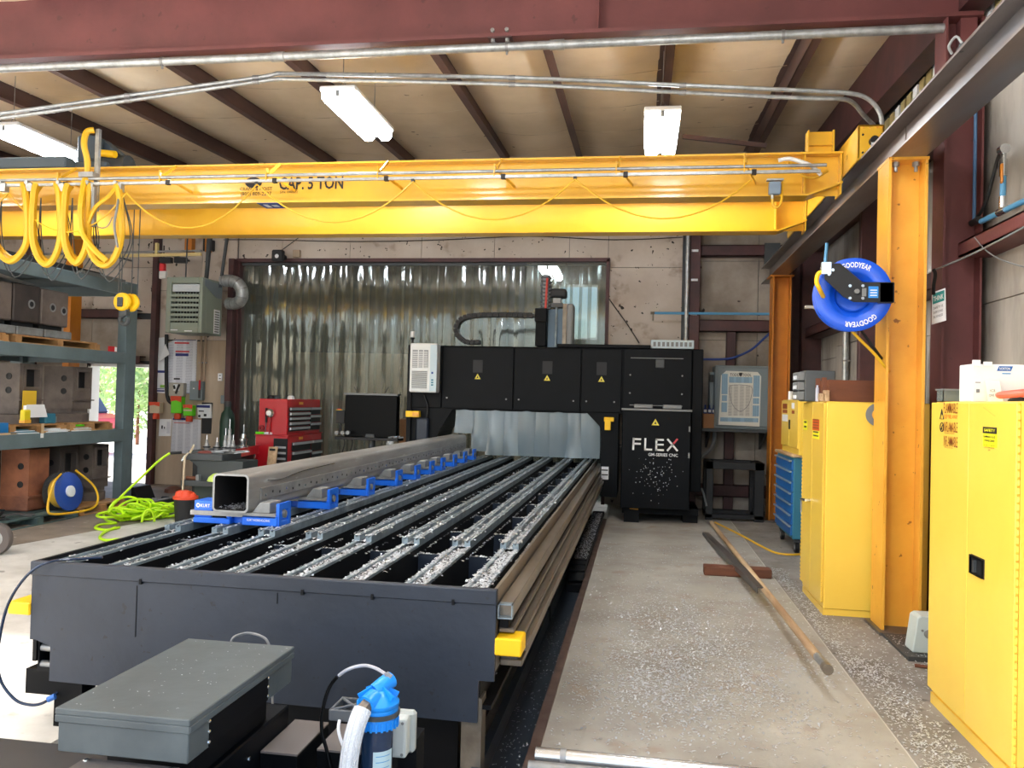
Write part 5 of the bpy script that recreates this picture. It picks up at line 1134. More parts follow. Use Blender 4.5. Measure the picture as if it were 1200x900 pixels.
for k in range(42):
    o = bpy.data.objects.new('curtain_strip', variants[k % 5] if k % 3 else variants[(k * 2) % 5]); COL.objects.link(o); o.parent = sc_
    o.location = Vector((-6.68 + k * .1478, 13.05 + .025 * (k % 2), 3.82)) - sc_.location
# the right end is closed by wide clear sheets instead of narrow strips
pv2 = pvc.copy(); pv2.name = 'pvc_sheet'
for n_ in pv2.node_tree.nodes:
    if n_.type == 'BSDF_GLOSSY': n_.inputs['Roughness'].default_value = .12
    if n_.type == 'BUMP': n_.inputs['Strength'].default_value = .05
for k in range(2):
    nx, nz = 8, 14; vs = []; xa = -1.86 + k * .62
    for j in range(nz + 1):
        for i in range(nx + 1):
            tz = j / nz; t_ = i / nx; vs.append((xa + .66 * t_, 12.985 - .012 * k + .004 * math.sin(3 * t_ + 4 * tz + k), 3.83 - 3.8 * tz))
    fs = [(j * (nx + 1) + i, j * (nx + 1) + i + 1, (j + 1) * (nx + 1) + i + 1, (j + 1) * (nx + 1) + i) for j in range(nz) for i in range(nx)]
    MB().add(vs, fs, 0, True).build('curtain_sheet', pv2, sc_)
# round horn loudspeaker and box over the curtain
hs_ = thing('horn_speaker', 'black square horn loudspeaker on the wall above the curtain', 'loudspeaker', at(326, 300, Y=12.9))
q = at(326, 300, Y=12.75); MB().box(q.x - .1, q.x + .1, 12.7, 12.74, q.z - .09, q.z + .1).prism([(q.x - .1, q.z - .09), (q.x + .1, q.z - .09), (q.x + .1, q.z + .1), (q.x - .1, q.z + .1)], 'y', 12.74, 12.8).cyl((q.x, 12.8, q.z), (q.x + .04, 12.93, q.z), .07, .04, n=12).build('horn', BLACK, hs_, .03)
MB().lathe((q.x, 12.695, q.z - .01), (0, -1, 0), [(.035, 0), (.02, .01), (.001, .012)], 12).build('horn_throat', PAPER, hs_)
MB().tube([at(329, 294, Y=12.75), at(352, 277, Y=12.9)], .008, 5).build('stay', DKGREY, hs_)
jb_ = thing('wall_junction_box', 'small beige square box on the wall beside the black loudspeaker', 'box', at(347, 297, Y=12.95)); a, b_ = at(342.5, 301.5, Y=12.9), at(351, 292.5, Y=12.9); box(a.x, b_.x, 12.9, 12.97, a.z, b_.z).build('box_body', WALLB, jb_, .008)
wl = thing('wall_cable', 'thin black cable stretched along the top of the back wall', 'cable', (-3, 12.95, 4.2))
MB().tube(smooth([at(262, 281, Y=12.94), at(310, 281, Y=12.94), at(420, 283, Y=12.94), at(520, 281, Y=12.94), at(620, 277, Y=12.94), at(720, 281, Y=12.94), at(800, 278, Y=12.94)], 5), .007, 5).build('cable_body', BLACK, wl)
wl2 = thing('wall_cable', 'thin black cable slanting down from the right end of the curtain to the gantry', 'cable', (-.3, 12.95, 3))
MB().tube(smooth([at(710, 345, Y=12.94), at(722, 362, Y=12.94), at(735, 380, Y=12.94), at(749, 402, Y=12.9)], 5), .008, 5).build('cable_body', BLACK, wl2)

# ------------------------------------------------------------------ unit heater and things on the left wall board
hx0, hx1, hy, hz0, hz1 = -7.55, -6.92, 12.0, 2.545, 3.44
ht = thing('unit_heater', 'green-grey louvred unit heater hung from the back wall left of the curtain', 'heater', (-7.2, 12.3, 2.54))
HD = 12.62
hb = MB(); fr = .09
hb.box(hx0, hx1, hy + .12, HD, hz0, hz1); hb.box(hx0, hx0 + fr, hy, hy + .12, hz0, hz1); hb.box(hx1 - .06, hx1, hy, hy + .12, hz0, hz1); hb.box(hx0 + fr, hx1 - .06, hy, hy + .12, hz0, hz0 + .17); hb.box(hx0 + fr, hx1 - .06, hy, hy + .12, hz1 - .1, hz1)
hb.build('case', HEATM, ht, .01)
box(hx0 + fr, hx1 - .06, hy + .1, hy + .12, hz0 + .17, hz1 - .1).build('dark_interior', BLACK, ht)
box(hx0 + fr + .01, hx1 - .065, hy + .02, hy + .03, hz1 - .23, hz1 - .11).build('deflector', mat('heater_pale', (196, 204, 208), .4), ht)
for k in range(6):
    z = hz0 + .19 + k * .078
    MB().prism([(hy, z), (hy + .05, z + .035), (hy + .055, z + .05), (hy, z + .045)], 'x', hx0 + fr, hx1 - .06).build('louvre', HEATM, ht)
for k in range(9): x = hx0 + fr + .03 + k * .052; box(x, x + .01, hy + .05, hy + .07, hz0 + .17, hz1 - .24).build('grille_bar', HEATM, ht)
for (dx, wd) in ((.1, .12), (.34, .13)): box(hx0 + dx, hx0 + dx + wd, hy - .004, hy, hz0 + .045 - dx * .06, hz0 + .06 - dx * .06).build('badge', PAPER, ht)
a, b_ = at(250, 391, X=hx1), at(258, 352, X=hx1); lp = box(hx1, hx1 + .004, a.y, b_.y, hz0 + .03, hz0 + .42).build('data_label', PAPER, ht)
for k in range(9): box(hx1 + .004, hx1 + .006, a.y + .02, b_.y - .02, hz0 + .05 + k * .04, hz0 + .07 + k * .04).build('print_line', MIDGREY, lp)
MB().poly([(hx1 + .001, hy + .05, hz1 - .12), (hx1 + .001, hy + .42, hz1 - .28), (hx1 + .001, HD - .02, hz1 - .28), (hx1 + .001, HD - .02, hz1 - .05), (hx1 + .001, hy + .05, hz1 - .02)], -.006).build('side_plate', GREYB, ht)
for x in (-7.4, -7.05): MB().tube([(x, hy + .3, hz1), (x + .02, hy + .3, 5.0)], .012, 6).build('hanger_rod', DKGREY, ht)
MB().bar((-7.1, 12.4, hz1 - .05), (-7.0, 12.4, 4.8), .05, .05).bar((-6.9, 12.5, hz1 - .1), (-6.72, 12.5, 4.9), .04, .04).build('bracket', DKGREY, ht)
fd = thing('flue_duct', 'shiny flexible metal duct elbow at the right of the unit heater', 'duct', (-6.7, 12.6, 3.4))
dp = smooth([(-6.9, 12.55, 3.46), (-6.75, 12.55, 3.46), (-6.62, 12.55, 3.42), (-6.55, 12.57, 3.3), (-6.57, 12.6, 3.17), (-6.68, 12.65, 3.1), (-6.85, 12.7, 3.1)], 6)
MB().tube(dp, .1, 14).build('duct_body', GALV, fd)
for i in range(2, len(dp) - 2, 5):
    d_ = (dp[i + 1] - dp[i - 1]).normalized(); MB().cyl(dp[i] - d_ * .008, dp[i] + d_ * .008, .104, n=14).build('duct_rib', STEEL, fd)
sl_ = thing('warning_beacon', 'small red and white lamp hanging at the left of the unit heater', 'lamp', at(190, 318, Y=12.5))
q0, q1, q2_ = at(188, 327, Y=12.5), at(196, 318, Y=12.5), at(192, 309, Y=12.5)
MB().box(q0.x, q1.x, 12.45, 12.52, q0.z, q1.z).build('white_half', WHITE, sl_, .008); MB().box(q0.x, q1.x - .03, 12.45, 12.52, q1.z, q2_.z).build('red_half', REDB, sl_, .008)
MB().cyl((q0.x + .06, 12.48, q2_.z), (q0.x + .06, 12.48, q2_.z + .3), .012, n=6).build('hanger', BLACK, sl_)

WY = 12.965
def wq(u, v, y=WY): return at(u, v, Y=y)
def sheet(name, label, cat, pts, m_, th=.006, y=WY, bands=(), group=None):
    P = [wq(u, v, y - th) for u, v in pts]; c_ = sum(P, Vector()) / len(P)
    r = thing(name, label, cat, c_, group)
    MB().prism([(p_.x, p_.z) for p_ in P], 'y', y - th, y).build('sheet', m_, r)
    for (ua, va, ub, vb, mm) in bands:
        p_, q_ = wq(ua, va, y), wq(ub, vb, y); box(min(p_.x, q_.x), max(p_.x, q_.x), y - th - .003, y - th, min(p_.z, q_.z), max(p_.z, q_.z)).build('print_band', mm, r)
    return r
PRN = print_mat('poster_print', (222, 226, 234), (120, 126, 150), 44., cols=3.); PRN2 = print_mat('notice_print', (220, 222, 228), (130, 134, 150), 34., cols=4.)
NAVY = mat('navy_print', (34, 46, 120), .6); GREENINK = mat('green_print', (130, 180, 70), .6)
sheet('labour_poster', 'large white poster with red and navy bands below the unit heater', 'poster', [(203, 399), (231, 398), (229, 461), (196, 462), (197, 402)], PRN, .006, WY, [(205, 401, 222, 403, REDB), (206, 411, 222, 413, REDB), (206, 414, 221, 417.5, NAVY), (204, 443, 211, 445, INK), (205, 398, 230, 399.2, NAVY), (199, 460, 230, 461.5, NAVY)])
sheet('torn_poster', 'torn white poster with a curled upper corner left of the large poster', 'poster', [(184, 396), (194, 395), (194.5, 461), (180, 460), (182, 433)], PAPER, .006, WY + .0, [(182, 434, 193, 437, NAVY), (180.5, 455, 193, 456, NAVY), (180.5, 457, 193, 459, NAVY), (188, 451, 193, 454.5, GREENINK)])
cp_ = thing('poster_corner', 'white curled poster corner hanging forward beside the black cable', 'paper', wq(194, 410))
MB().poly([wq(194, 403, 12.9), wq(199, 415, 12.84), wq(186, 424, 12.93)], .004).build('sheet', PAPER, cp_)
sheet('notice', 'white notice with small print columns and a navy header low on the beige board', 'notice', [(202, 489), (235.5, 492), (234.5, 533), (200, 530)], PRN2, .006, WY, [(203, 489.5, 218, 492.5, NAVY), (204, 495, 222, 496.3, REDB)])
sheet('small_notice', 'small white sheet with a black picture left of the printed notice', 'notice', [(187, 491), (201, 491), (200, 511), (186, 511)], PAPER, .006, WY, [(189.5, 498.5, 191, 502.5, INK), (192.5, 500, 193.5, 502.5, INK), (196, 494, 199, 508, PRN2)])
sheet('black_holder', 'black flat holder on the beige board right of the printed notice', 'holder', [(236.5, 471.5), (249, 472), (247, 508.5), (236, 508)], BLACK, .012)
sheet('blue_white_box_front', 'white card with blue header in front of the black holder', 'card', [(231, 474), (247, 473.5), (247.5, 490), (232, 490)], PAPER, .03, WY - .012, [(231.5, 474.5, 247, 478, NAVY), (233.5, 486, 236, 489, INK), (240, 485, 243, 488, INK), (234, 481, 240, 482.5, INK)])
# ear-plug dispensers
for i, (u0, u1, v0, v1, m_, lab) in enumerate(((179.5, 192, 472, 484, CREAMPK, 'cream ear-plug dispenser with red top, leftmost on the beige board'), (204.5, 217.5, 465, 484, LIMEPK, 'large lime green ear-plug dispenser with red top'), (219, 230, 475, 487, LIMEPK, 'smaller lime and cream ear-plug dispenser beside the blue-headed card'))):
    p_, q_ = wq(u0, v1), wq(u1, v0); r = thing('earplug_dispenser', lab, 'dispenser', (p_.x, 12.85, p_.z))
    box(p_.x, q_.x, 12.84, 12.965, p_.z, q_.z).build('pack', m_, r, .01)
    hh = q_.z - p_.z; MB().prism([(p_.x, q_.z + .01), (q_.x, q_.z + .01), (q_.x, q_.z - hh * .34), ((p_.x + q_.x) / 2, q_.z - hh * .22), (p_.x, q_.z - hh * .3)], 'y', 12.832, 12.84).build('red_header', ORPK, r)
    MB().lathe(((p_.x + q_.x) / 2, 12.9, p_.z - .1), (0, 0, 1), [(.001, 0), (.055, .0), (.06, .06), (.045, .1), (.001, .1)], 14).build('dispenser_cup', ORPK, r)
    if i == 2: box(p_.x + .005, q_.x - .005, 12.836, 12.84, p_.z + hh * .45, p_.z + hh * .6).build('cream_band', CREAMPK, r)
# electrical boxes and conduits on the board
sw = thing('switch_box', 'grey disconnect switch with a red lever on the beige board', 'switch', wq(233, 458)); p_, q_ = wq(225.5, 469), wq(241, 447); box(p_.x, q_.x, 12.86, 12.965, p_.z, q_.z).build('box_body', GREYB, sw, .01)
a = wq(238, 450); MB().bar((a.x, 12.85, a.z - .1), (a.x + .02, 12.82, a.z + .06), .03, .03).build('red_lever', REDB, sw); MB().box(q_.x - .06, q_.x - .03, 12.84, 12.86, p_.z + .04, p_.z + .25).build('latch', DKGREY, sw)
b1_ = wq(230, 456); box(b1_.x, b1_.x + .03, 12.857, 12.86, b1_.z, b1_.z + .02).build('label', PAPER, sw)
sb2 = thing('control_box', 'beige control box with black cable glands on the beige board', 'control box', wq(210, 457)); p_, q_ = wq(201, 464), wq(219, 449); box(p_.x, q_.x, 12.87, 12.965, p_.z, q_.z).build('box_body', mat('control_beige', (172, 168, 156), .5), sb2, .008)
a, b_ = wq(207, 458), wq(214, 450.5); pt_ = box(a.x, b_.x, 12.865, 12.87, a.z, b_.z).build('face_plate', PAPER, sb2); c_ = wq(212, 456); MB().bar((c_.x - .03, 12.86, c_.z - .08), (c_.x + .03, 12.86, c_.z + .08), .02, .03).bar((c_.x - .07, 12.86, c_.z + .06), (c_.x - .05, 12.86, c_.z - .0), .02, .03).build('lead', BLACK, pt_)
ou = thing('wall_outlet', 'white wall outlet plate right of the disconnect switch', 'outlet', wq(258, 442)); p_, q_ = wq(255.5, 446.5), wq(261, 437.5); op = box(p_.x, q_.x, 12.95, 12.965, p_.z, q_.z).build('plate', PAPER, ou, .004)
for f_ in (.25, .65): box(p_.x + .025, q_.x - .025, 12.946, 12.95, p_.z + (q_.z - p_.z) * f_, p_.z + (q_.z - p_.z) * (f_ + .13)).build('socket', INK, op)
gb2 = thing('grey_junction_box', 'small grey junction box low beside the curtain edge', 'box', wq(264, 468)); p_, q_ = wq(261, 473), wq(268, 463.5); box(p_.x, q_.x, 12.88, 12.965, p_.z, q_.z).build('box_body', GREYB, gb2, .008)
for i, (pts, r_, m_, lab) in enumerate((([(195, 392), (195, 450), (197, 468), (202, 473)], .03, BLACK, 'thick black cable bending at its lower end beside the large poster'),
        ([(236, 393), (234.5, 447)], .018, WALLB, 'left of two painted conduits above the disconnect switch'), ([(241, 393), (239, 447)], .018, WALLB, 'right of two painted conduits above the disconnect switch'),
        ([(266, 397), (263.5, 463)], .014, MIDGREY, 'left of two conduits running down to the small grey junction box'), ([(271, 330), (270, 397), (266.5, 463)], .014, MIDGREY, 'right of two conduits running down to the small grey junction box'))):
    t = thing('wall_conduit' if i else 'wall_cable', lab, 'pipe' if i else 'cable', wq(*pts[0])); MB().tube(smooth([wq(u, v, 12.93) for u, v in pts], 5), r_, 7).build('run', m_, t)
    if i in (1, 2): c_ = wq(pts[0][0] - 1, 425, 12.93); box(c_.x - .03, c_.x + .03, 12.92, 12.96, c_.z - .012, c_.z + .012).build('pipe_clip', STEEL, t)
cy2 = thing('gas_cylinder', 'tall dark green gas cylinder standing before the curtain edge', 'gas cylinder', (-6.75, 12.7, 0)); q = wq(267, 476, 12.6)
MB().lathe((q.x, 12.6, 0), (0, 0, 1), [(.001, 0), (.12, 0), (.12, q.z - .25), (.1, q.z - .12), (.05, q.z - .05), (.05, q.z), (.001, q.z)], 20).build('cylinder_body', GREENB, cy2)
MB().lathe((q.x, 12.6, q.z), (0, 0, 1), [(.055, -.01), (.055, .08), (.001, .08)], 12).build('cap', DKGREY, cy2)

# ------------------------------------------------------------------ heavy rack on the left
RKX, RKY1 = -7.1, 10.53
rk = thing('storage_rack', 'heavy grey steel storage rack at the left edge, loaded with castings', 'rack', (-7.8, 8.8, 0))
RB = 8.7
for (x0, x1) in ((RKX - .13, RKX), (-RB - .2, -RB)):
    for (y0, y1) in ((10.36, RKY1 + .07), (5.7, 5.95)): box(x0, x1, y0, y1, 0, 3.12).build('upright', RACK, rk, .004)
levels = [(.9, 1.07), (1.98, 2.13), (2.93, 3.09)]
for z0, z1 in levels:
    box(RKX - .03, RKX + .005, 5.8, 10.4, z0, z1).build('beam', RACK, rk, .004); box(-RB - .1, -RB - .05, 5.8, 10.4, z0, z1).build('beam', RACK, rk, .004)
    box(-RB, RKX - .2, 10.45, 10.5, z0, z1).build('end_beam', RACK, rk)
    box(-RB - .05, RKX - .03, 5.8, 10.45, z1 - .03, z1 - .005).build('shelf_deck', RACK, rk)
    for y in (7.2, 8.9): box(-RB, RKX - .03, y, y + .12, z0 + .02, z1 - .03).build('cross_member', RACK, rk)
q = at(152, 331, X=RKX); box(RKX - .12, RKX - .02, 10.354, 10.36, 3.02, 3.1).build('label', PAPER, rk)

plat = None
def pallet(x0, x1, y0, y1, z, label, m_=WOOD, nb=6, group='pallets under the castings'):
    r = thing('pallet', label, 'pallet', ((x0 + x1) / 2, (y0 + y1) / 2, z), group)
    for k in range(3):
        yy = y0 + (y1 - y0 - .1) * k / 2; box(x0, x1, yy, yy + .1, z, z + .085).build('stringer', m_, r)
    for k in range(nb):
        xx = x0 + (x1 - x0) * k / nb; box(xx, xx + (x1 - x0) / nb * .8, y0, y1, z + .085, z + .105).build('deck_board', m_, r)
    box(x1 - .004, x1 + .012, y0, y1, z, z + .018).build('bottom_board', m_, r)
    return r
def casting(x0, x1, y0, y1, z0, z1, label, m_=CASTM, win=True, foot=True):
    """box casting: window in its aisle face (+X), bored holes in its camera face (-Y), round foot flange"""
    r = thing('machine_casting', label, 'casting', ((x0 + x1) / 2, (y0 + y1) / 2, z0)); b = MB(); t = .07
    fz = z0 + (.17 if foot else .02); h = z1 - fz; cx, cy = (x0 + x1) / 2, (y0 + y1) / 2
    if foot:
        rr = max(x1 - x0, y1 - y0) * .62
        MB().lathe((cx, cy, z0), (0, 0, 1), [(.001, 0), (rr, 0), (rr, .11), (rr - .02, .12), (.001, .12)], 26).build('foot_flange', m_, r)
        box(x0 + .03, x1 - .03, y0 + .03, y1 - .03, z0 + .12, fz).build('neck', m_, r)
    else: box(x0 + .04, x1 - .04, y0 + .04, y1 - .04, z0, fz).build('foot', m_, r)
    wy0, wy1 = y0 + (y1 - y0) * .24, y1 - (y1 - y0) * .16; wz0, wz1 = fz + h * .5, z1 - h * .12
    if win:
        b.box(x0, x1 - t, y0, y1, fz, z1)
        b.box(x1 - t, x1, y0, wy0, fz, z1).box(x1 - t, x1, wy1, y1, fz, z1).box(x1 - t, x1, wy0, wy1, fz, wz0).box(x1 - t, x1, wy0, wy1, wz1, z1)
        fr_ = MB()
        fr_.box(x1, x1 + .014, wy0 - .035, wy1 + .035, wz1, wz1 + .035).box(x1, x1 + .014, wy0 - .035, wy1 + .035, wz0 - .035, wz0).box(x1, x1 + .014, wy0 - .035, wy0, wz0, wz1).box(x1, x1 + .014, wy1, wy1 + .035, wz0, wz1)
        fr_.build('window_frame', m_, r); box(x1 - t, x1 - t + .004, wy0, wy1, wz0, wz1).build('hollow_shade', BLACK, r)  # black panel paints the shade inside the shallow window recess
    else: b.box(x0, x1, y0, y1, fz, z1)
    b.build('casting_body', m_, r)
    for zz in (fz + h * .42, fz + h * .72):
        MB().lathe((cx + .08, y0, zz), (0, -1, 0), [(.04, -.002), (.04, .006), (.028, .006), (.028, -.0), (.001, .001)], 14).build('bore', BLACK, r)
    box(x0 + .02, x1 + .03, y0 - .015, y1 + .02, fz + h * .2, fz + h * .23).build('ledge', m_, r)
    return r
# which castings show: faces turned to the aisle (+X) and the camera (-Y)
M2 = levels[1][1]; M1 = levels[0][1]
pallet(-8.4, -7.2, 7.2, 8.35, M2, 'splintered pallet on the upper rack shelf nearest the left edge of the picture')
pallet(-8.4, -7.2, 8.45, 9.95, M2, 'pallet on the upper rack shelf nearest the rack upright')
cz = M2 + .105
def slab_block(y0, y1, z1, label, holes, m_=CASTM):
    r = thing('machine_casting', label, 'casting', (-7.7, (y0 + y1) / 2, cz)); box(-8.3, -7.3, y0, y1, cz + .16, z1).build('casting_body', m_, r, .015); box(-8.35, -7.24, y0, y1, cz, cz + .1).build('base_flange', STEEL, r, .01); box(-8.25, -7.36, y0 + .04, y1 - .04, cz + .1, cz + .16).build('neck', BLACK, r)
    for yy, zz in holes:
        MB().lathe((-7.3, yy, zz), (1, 0, 0), [(.055, -.02), (.055, .008), (.035, .008), (.035, -.01)], 14).build('bored_rim', STEEL, r); MB().lathe((-7.3, yy, zz), (1, 0, 0), [(.036, .004), (.001, .004)], 12).build('bore', BLACK, r)
    return r
slab_block(7.3, 8.5, 2.84, 'grey ribbed casting at the left edge on the upper shelf', ((8.25, 2.62),))
slab_block(8.52, 8.95, 2.85, 'dark narrow casting between two others on the upper shelf', ((8.8, 2.62),), mat('casting_dark', (76, 66, 62), .6, col2=(56, 50, 48), scale=5))
slab_block(8.97, 9.45, 2.84, 'grey casting with two bored holes beside the orange post on the upper shelf', ((9.16, 2.62), (9.36, 2.6)))
op_ = thing('orange_post', 'orange steel post behind the rack left of the dark wall stud', 'post', (-8.9, 11.6, 0)); a, b_ = at(75, 370, Y=11.6), at(82.5, 370, Y=11.6); box(a.x, b_.x, 11.6, 11.85, 0, 4.6).build('shaft', ORANGE, op_)
casting(-7.75, -7.3, 8.66, 9.03, M1 + .105, 1.90, 'brown-grey column casting with yellow tag on the lower shelf, nearest the left edge')
casting(-7.72, -7.3, 9.58, 9.95, M1 + .105, 1.90, 'brown-grey column casting on the lower shelf beside the open doorway')
pallet(-8.4, -7.15, 8.35, 9.3, M1, 'pallet on the lower rack shelf under the casting with the yellow tag')
pallet(-8.4, -7.15, 9.36, 10.2, M1, 'pallet on the lower rack shelf under the casting beside the doorway')
# tags and clutter on the lower shelf
def leaf_sheet(name, label, cat, X, u0, v0, u1, v1, m_, th=.006, tilt=.0):
    a, b_ = at(u0, v1, X=X), at(u1, v0, X=X); r = thing(name, label, cat, (X, (a.y + b_.y) / 2, a.z))
    MB().poly([(X + tilt, a.y, a.z), (X + tilt, b_.y, a.z), (X, b_.y, b_.z), (X, a.y, b_.z)], th).build('sheet', m_, r); return r
leaf_sheet('yellow_tag_sheet', 'yellow paper tag taped to the casting on the lower shelf', 'paper', -7.26, 26, 458, 43, 488, mat('tag_yellow', (232, 190, 50), .7))
leaf_sheet('paper_sheet', 'white sheet of paper standing against the casting beside the yellow tag', 'paper', -7.2, 31, 474, 52, 489, PAPER, .004, .05)
a, b_ = at(26, 494, X=-7.12), at(35, 480, X=-7.12); yb2 = thing('yellow_tester', 'yellow hand lamp hanging at the edge of the lower shelf', 'lamp', (-7.12, a.y, a.z)); box(-7.16, -7.1, a.y, b_.y, a.z, b_.z).build('body', mat('tester_yellow', (226, 204, 30), .45), yb2, .012); box(-7.165, -7.095, a.y + .005, b_.y - .005, a.z - .02, a.z + .02).build('foot', ORYEL, yb2); box(-7.15, -7.11, (a.y + b_.y) / 2 - .01, (a.y + b_.y) / 2 + .01, b_.z, b_.z + .05).build('handle', PAPER, yb2)
a, b_ = at(53, 493, X=-7.2), at(66, 481, X=-7.2); tg = thing('teal_box', 'teal dusty box on the lower shelf between the castings', 'box', (-7.2, a.y, a.z)); box(-7.35, -7.2, a.y, b_.y, M1 + .106, M1 + .106 + (b_.z - a.z)).build('box_body', TEALS, tg, .01); MB().box(-7.3, -7.22, b_.y, b_.y + .04, M1 + .11, M1 + .19).build('side_clip', MIDGREY, tg)
bb_ = thing('blue_carton', 'bright blue small box at the left edge on the lower shelf', 'box', (-7.15, 8.15, M1)); a, b_ = at(-4, 507, X=-7.12), at(10.5, 494.5, X=-7.12); box(-7.3, -7.12, a.y, b_.y, M1 + .02, M1 + .02 + b_.z - a.z).build('box_body', mat('carton_blue', (30, 110, 170), .5), bb_, .006); box(-7.32, -7.1, a.y, b_.y + .01, M1, M1 + .02).build('wood_base', WOODP, bb_)
pr_ = [('paper_pile', 'teal folded papers lying on the shelf edge beside the blue box', 12, 500, 44, 508, TEALS), ('paper_pile', 'white envelopes fanned on the shelf edge', 52, 502, 80, 507, PAPER), ('paper_pile', 'pale papers under a green tag on the shelf edge', 83, 499, 108, 505, CREAMPK)]
for nm, lab, u0, v0, u1, v1, m_ in pr_:
    a, b_ = at(u0, v1, X=-7.14), at(u1, v1, X=-7.14); r = thing(nm, lab, 'papers', (-7.2, a.y, M1))
    for k in range(4): y0 = a.y + random.uniform(0, .08); MB().obox((-7.2 - .02 * k, (a.y + b_.y) / 2 + random.uniform(-.05, .05), M1 + .006 + .012 * k), (.2, (b_.y - a.y) * random.uniform(.6, .95), .009), (1, random.uniform(-.12, .12), 0)).build('paper_sheet', m_ if k % 2 else PAPER, r)
gt_ = thing('green_tag', 'small bright green tag on the papers near the doorway', 'tag', (-7.16, 9.55, M1 + .06)); MB().obox((-7.17, 9.57, M1 + .07), (.05, .1, .02)).build('tag_body', LIMEPK, gt_)
wt = thing('paper_tag', 'white paper tag on a brown strap hanging over the lower shelf beam', 'tag', (-7.09, 8.55, 1.0)); a = at(48, 508, X=-7.085); b_ = at(51, 513, X=-7.085); MB().box(-7.09, -7.084, a.y, b_.y, b_.z, a.z).build('tag_body', PAPER, wt); MB().box(-7.09, -7.085, a.y + .01, a.y + .05, a.z, a.z + .12).build('strap', WOODP, wt)
fs_ = thing('fire_tag', 'small red and white sign on the upper rack beam beside the pallet', 'sign', (-7.09, 10.0, 2.15)); a, b_ = at(128, 411.5, X=-7.1), at(137, 407, X=-7.1); box(-7.12, -7.1, a.y, b_.y, M2 + .0, M2 + .07).build('sign_body', REDB, fs_); box(-7.1, -7.098, a.y + (b_.y - a.y) * .7, b_.y, M2 + .005, M2 + .065).build('white_end', PAPER, fs_)
ld = thing('bent_steel_plate', 'curved sheet of pale steel lying on the castings at the left edge', 'steel plate', (-7.3, 8.0, 2.86)); pts = smooth([(-7.25, 7.2, 2.92), (-7.22, 8.0, 2.9), (-7.25, 8.4, 2.87), (-7.3, 8.75, 2.855)], 4)
MB().tube(pts, .012, 6, flat=((1, 0, 0), .07)).build('plate', STEEL, ld)
rl = thing('roll_of_sheet', 'dark red and black steel sections stacked on top of the rack', 'steel sections', (-7.5, 9.5, 3.09))
MB().box(-7.45, -7.3, 7.8, 10.1, 3.09, 3.2).build('black_section', BLACK, rl); MB().box(-7.7, -7.5, 7.8, 10.35, 3.09, 3.24).build('red_section', mat('section_red', (150, 70, 56), .6), rl); MB().box(-7.3, -7.2, 9.6, 10.45, 3.09, 3.16).build('grey_section', MIDGREY, rl)

# floor under the rack
pallet(-8.3, -6.95, 8.0, 9.3, 0, 'grey-green weathered pallet on the floor at the left edge', WOODT)
pallet(-8.3, -6.98, 9.36, 10.34, 0, 'tan pallet on the floor under the cable reel')
casting(-7.62, -7.28, 9.99, 10.33, .105, .86, 'brown casting on the tan floor pallet next to the rack upright')
casting(-8.25, -7.72, 8.5, 8.9, .105, .84, 'dark red-brown casting at the left edge on the weathered floor pallet', mat('casting_red', (96, 56, 46), .6, col2=(70, 42, 38), scale=4), False, False)
casting(-7.68, -7.3, 8.86, 9.2, .105, .86, 'rusty orange casting on the weathered floor pallet', CASTR, False, False)
casting(-7.75, -7.35, 9.45, 9.8, .105, .86, 'dark grey casting behind the blue cable reel', mat('casting_dull_grey', (74, 66, 62), .65), True, False)  # plain darker grey for this casting
br_ = thing('cable_reel', 'blue plastic cable reel wrapped in clear film with yellow cable, on the tan pallet', 'cable reel', (-7.05, 9.05, .105))
rcn = at(82, 568, X=-6.98); rax = Vector((1, -.04, .15)).normalized(); rr = .24; rcn.z = .105 + rr * .97
for s_ in (0, 1): MB().lathe(rcn - rax * (.17 * s_), rax, [(.001, 0), (rr - .01, 0), (rr, -.006), (rr, -.016), (.001, -.018)], 28).build('reel_flange', mat('reel_disc_blue', (40, 80, 170), .4) if s_ == 0 else BLACK, br_)
MB().lathe(rcn - rax * .16, rax, [(rr * .75, 0), (rr * .8, .03), (rr * .78, .07), (rr * .82, .12), (rr * .75, .15)], 24).build('wound_cable', CABLEY, br_)
MB().lathe(rcn, rax, [(.07, -.01), (.07, .025), (.001, .03)], 16).build('white_hub', PAPER, br_)
MB().tube(smooth([rcn + Vector((-.05, -.1, .22)), rcn + Vector((.02, -.32, .12)), rcn + Vector((.1, -.5, -.14)), rcn + Vector((.14, -.42, -.22)), rcn + Vector((.2, .1, -.23)), rcn + Vector((.16, .32, -.14)), rcn + Vector((.1, .3, .05)), rcn + Vector((-.02, .12, .25))], 6), .014, 6).build('loose_cable', CABLEY, br_)
film = mat('film', (215, 222, 228), .12); film.node_tree.nodes['Principled BSDF'].inputs['Transmission Weight'].default_value = .93; film.node_tree.nodes['Principled BSDF'].inputs['IOR'].default_value = 1.05; film.node_tree.nodes['Principled BSDF'].inputs['Alpha'].default_value = .4
b = MB(); b.lathe(rcn - rax * .22, rax, [(rr * .7, 0), (rr * 1.06, .05), (rr * 1.08, .2), (rr * .9, .26)], 20); b.build('clear_film', film, br_)
ch_ = thing('scrap_pile', 'dark steel offcuts on the weathered pallet before the castings', 'offcuts', (-7.1, 8.55, .105))
for k in range(9): MB().obox((-7.12 + random.uniform(-.08, .06), 8.35 + random.uniform(-.2, .25), .115 + .016 * (k % 3)), (.16, .04, .014), (random.uniform(-1, 1), random.uniform(-1, 1), .1)).build('offcut', MILL if k % 2 else BLACK, ch_)
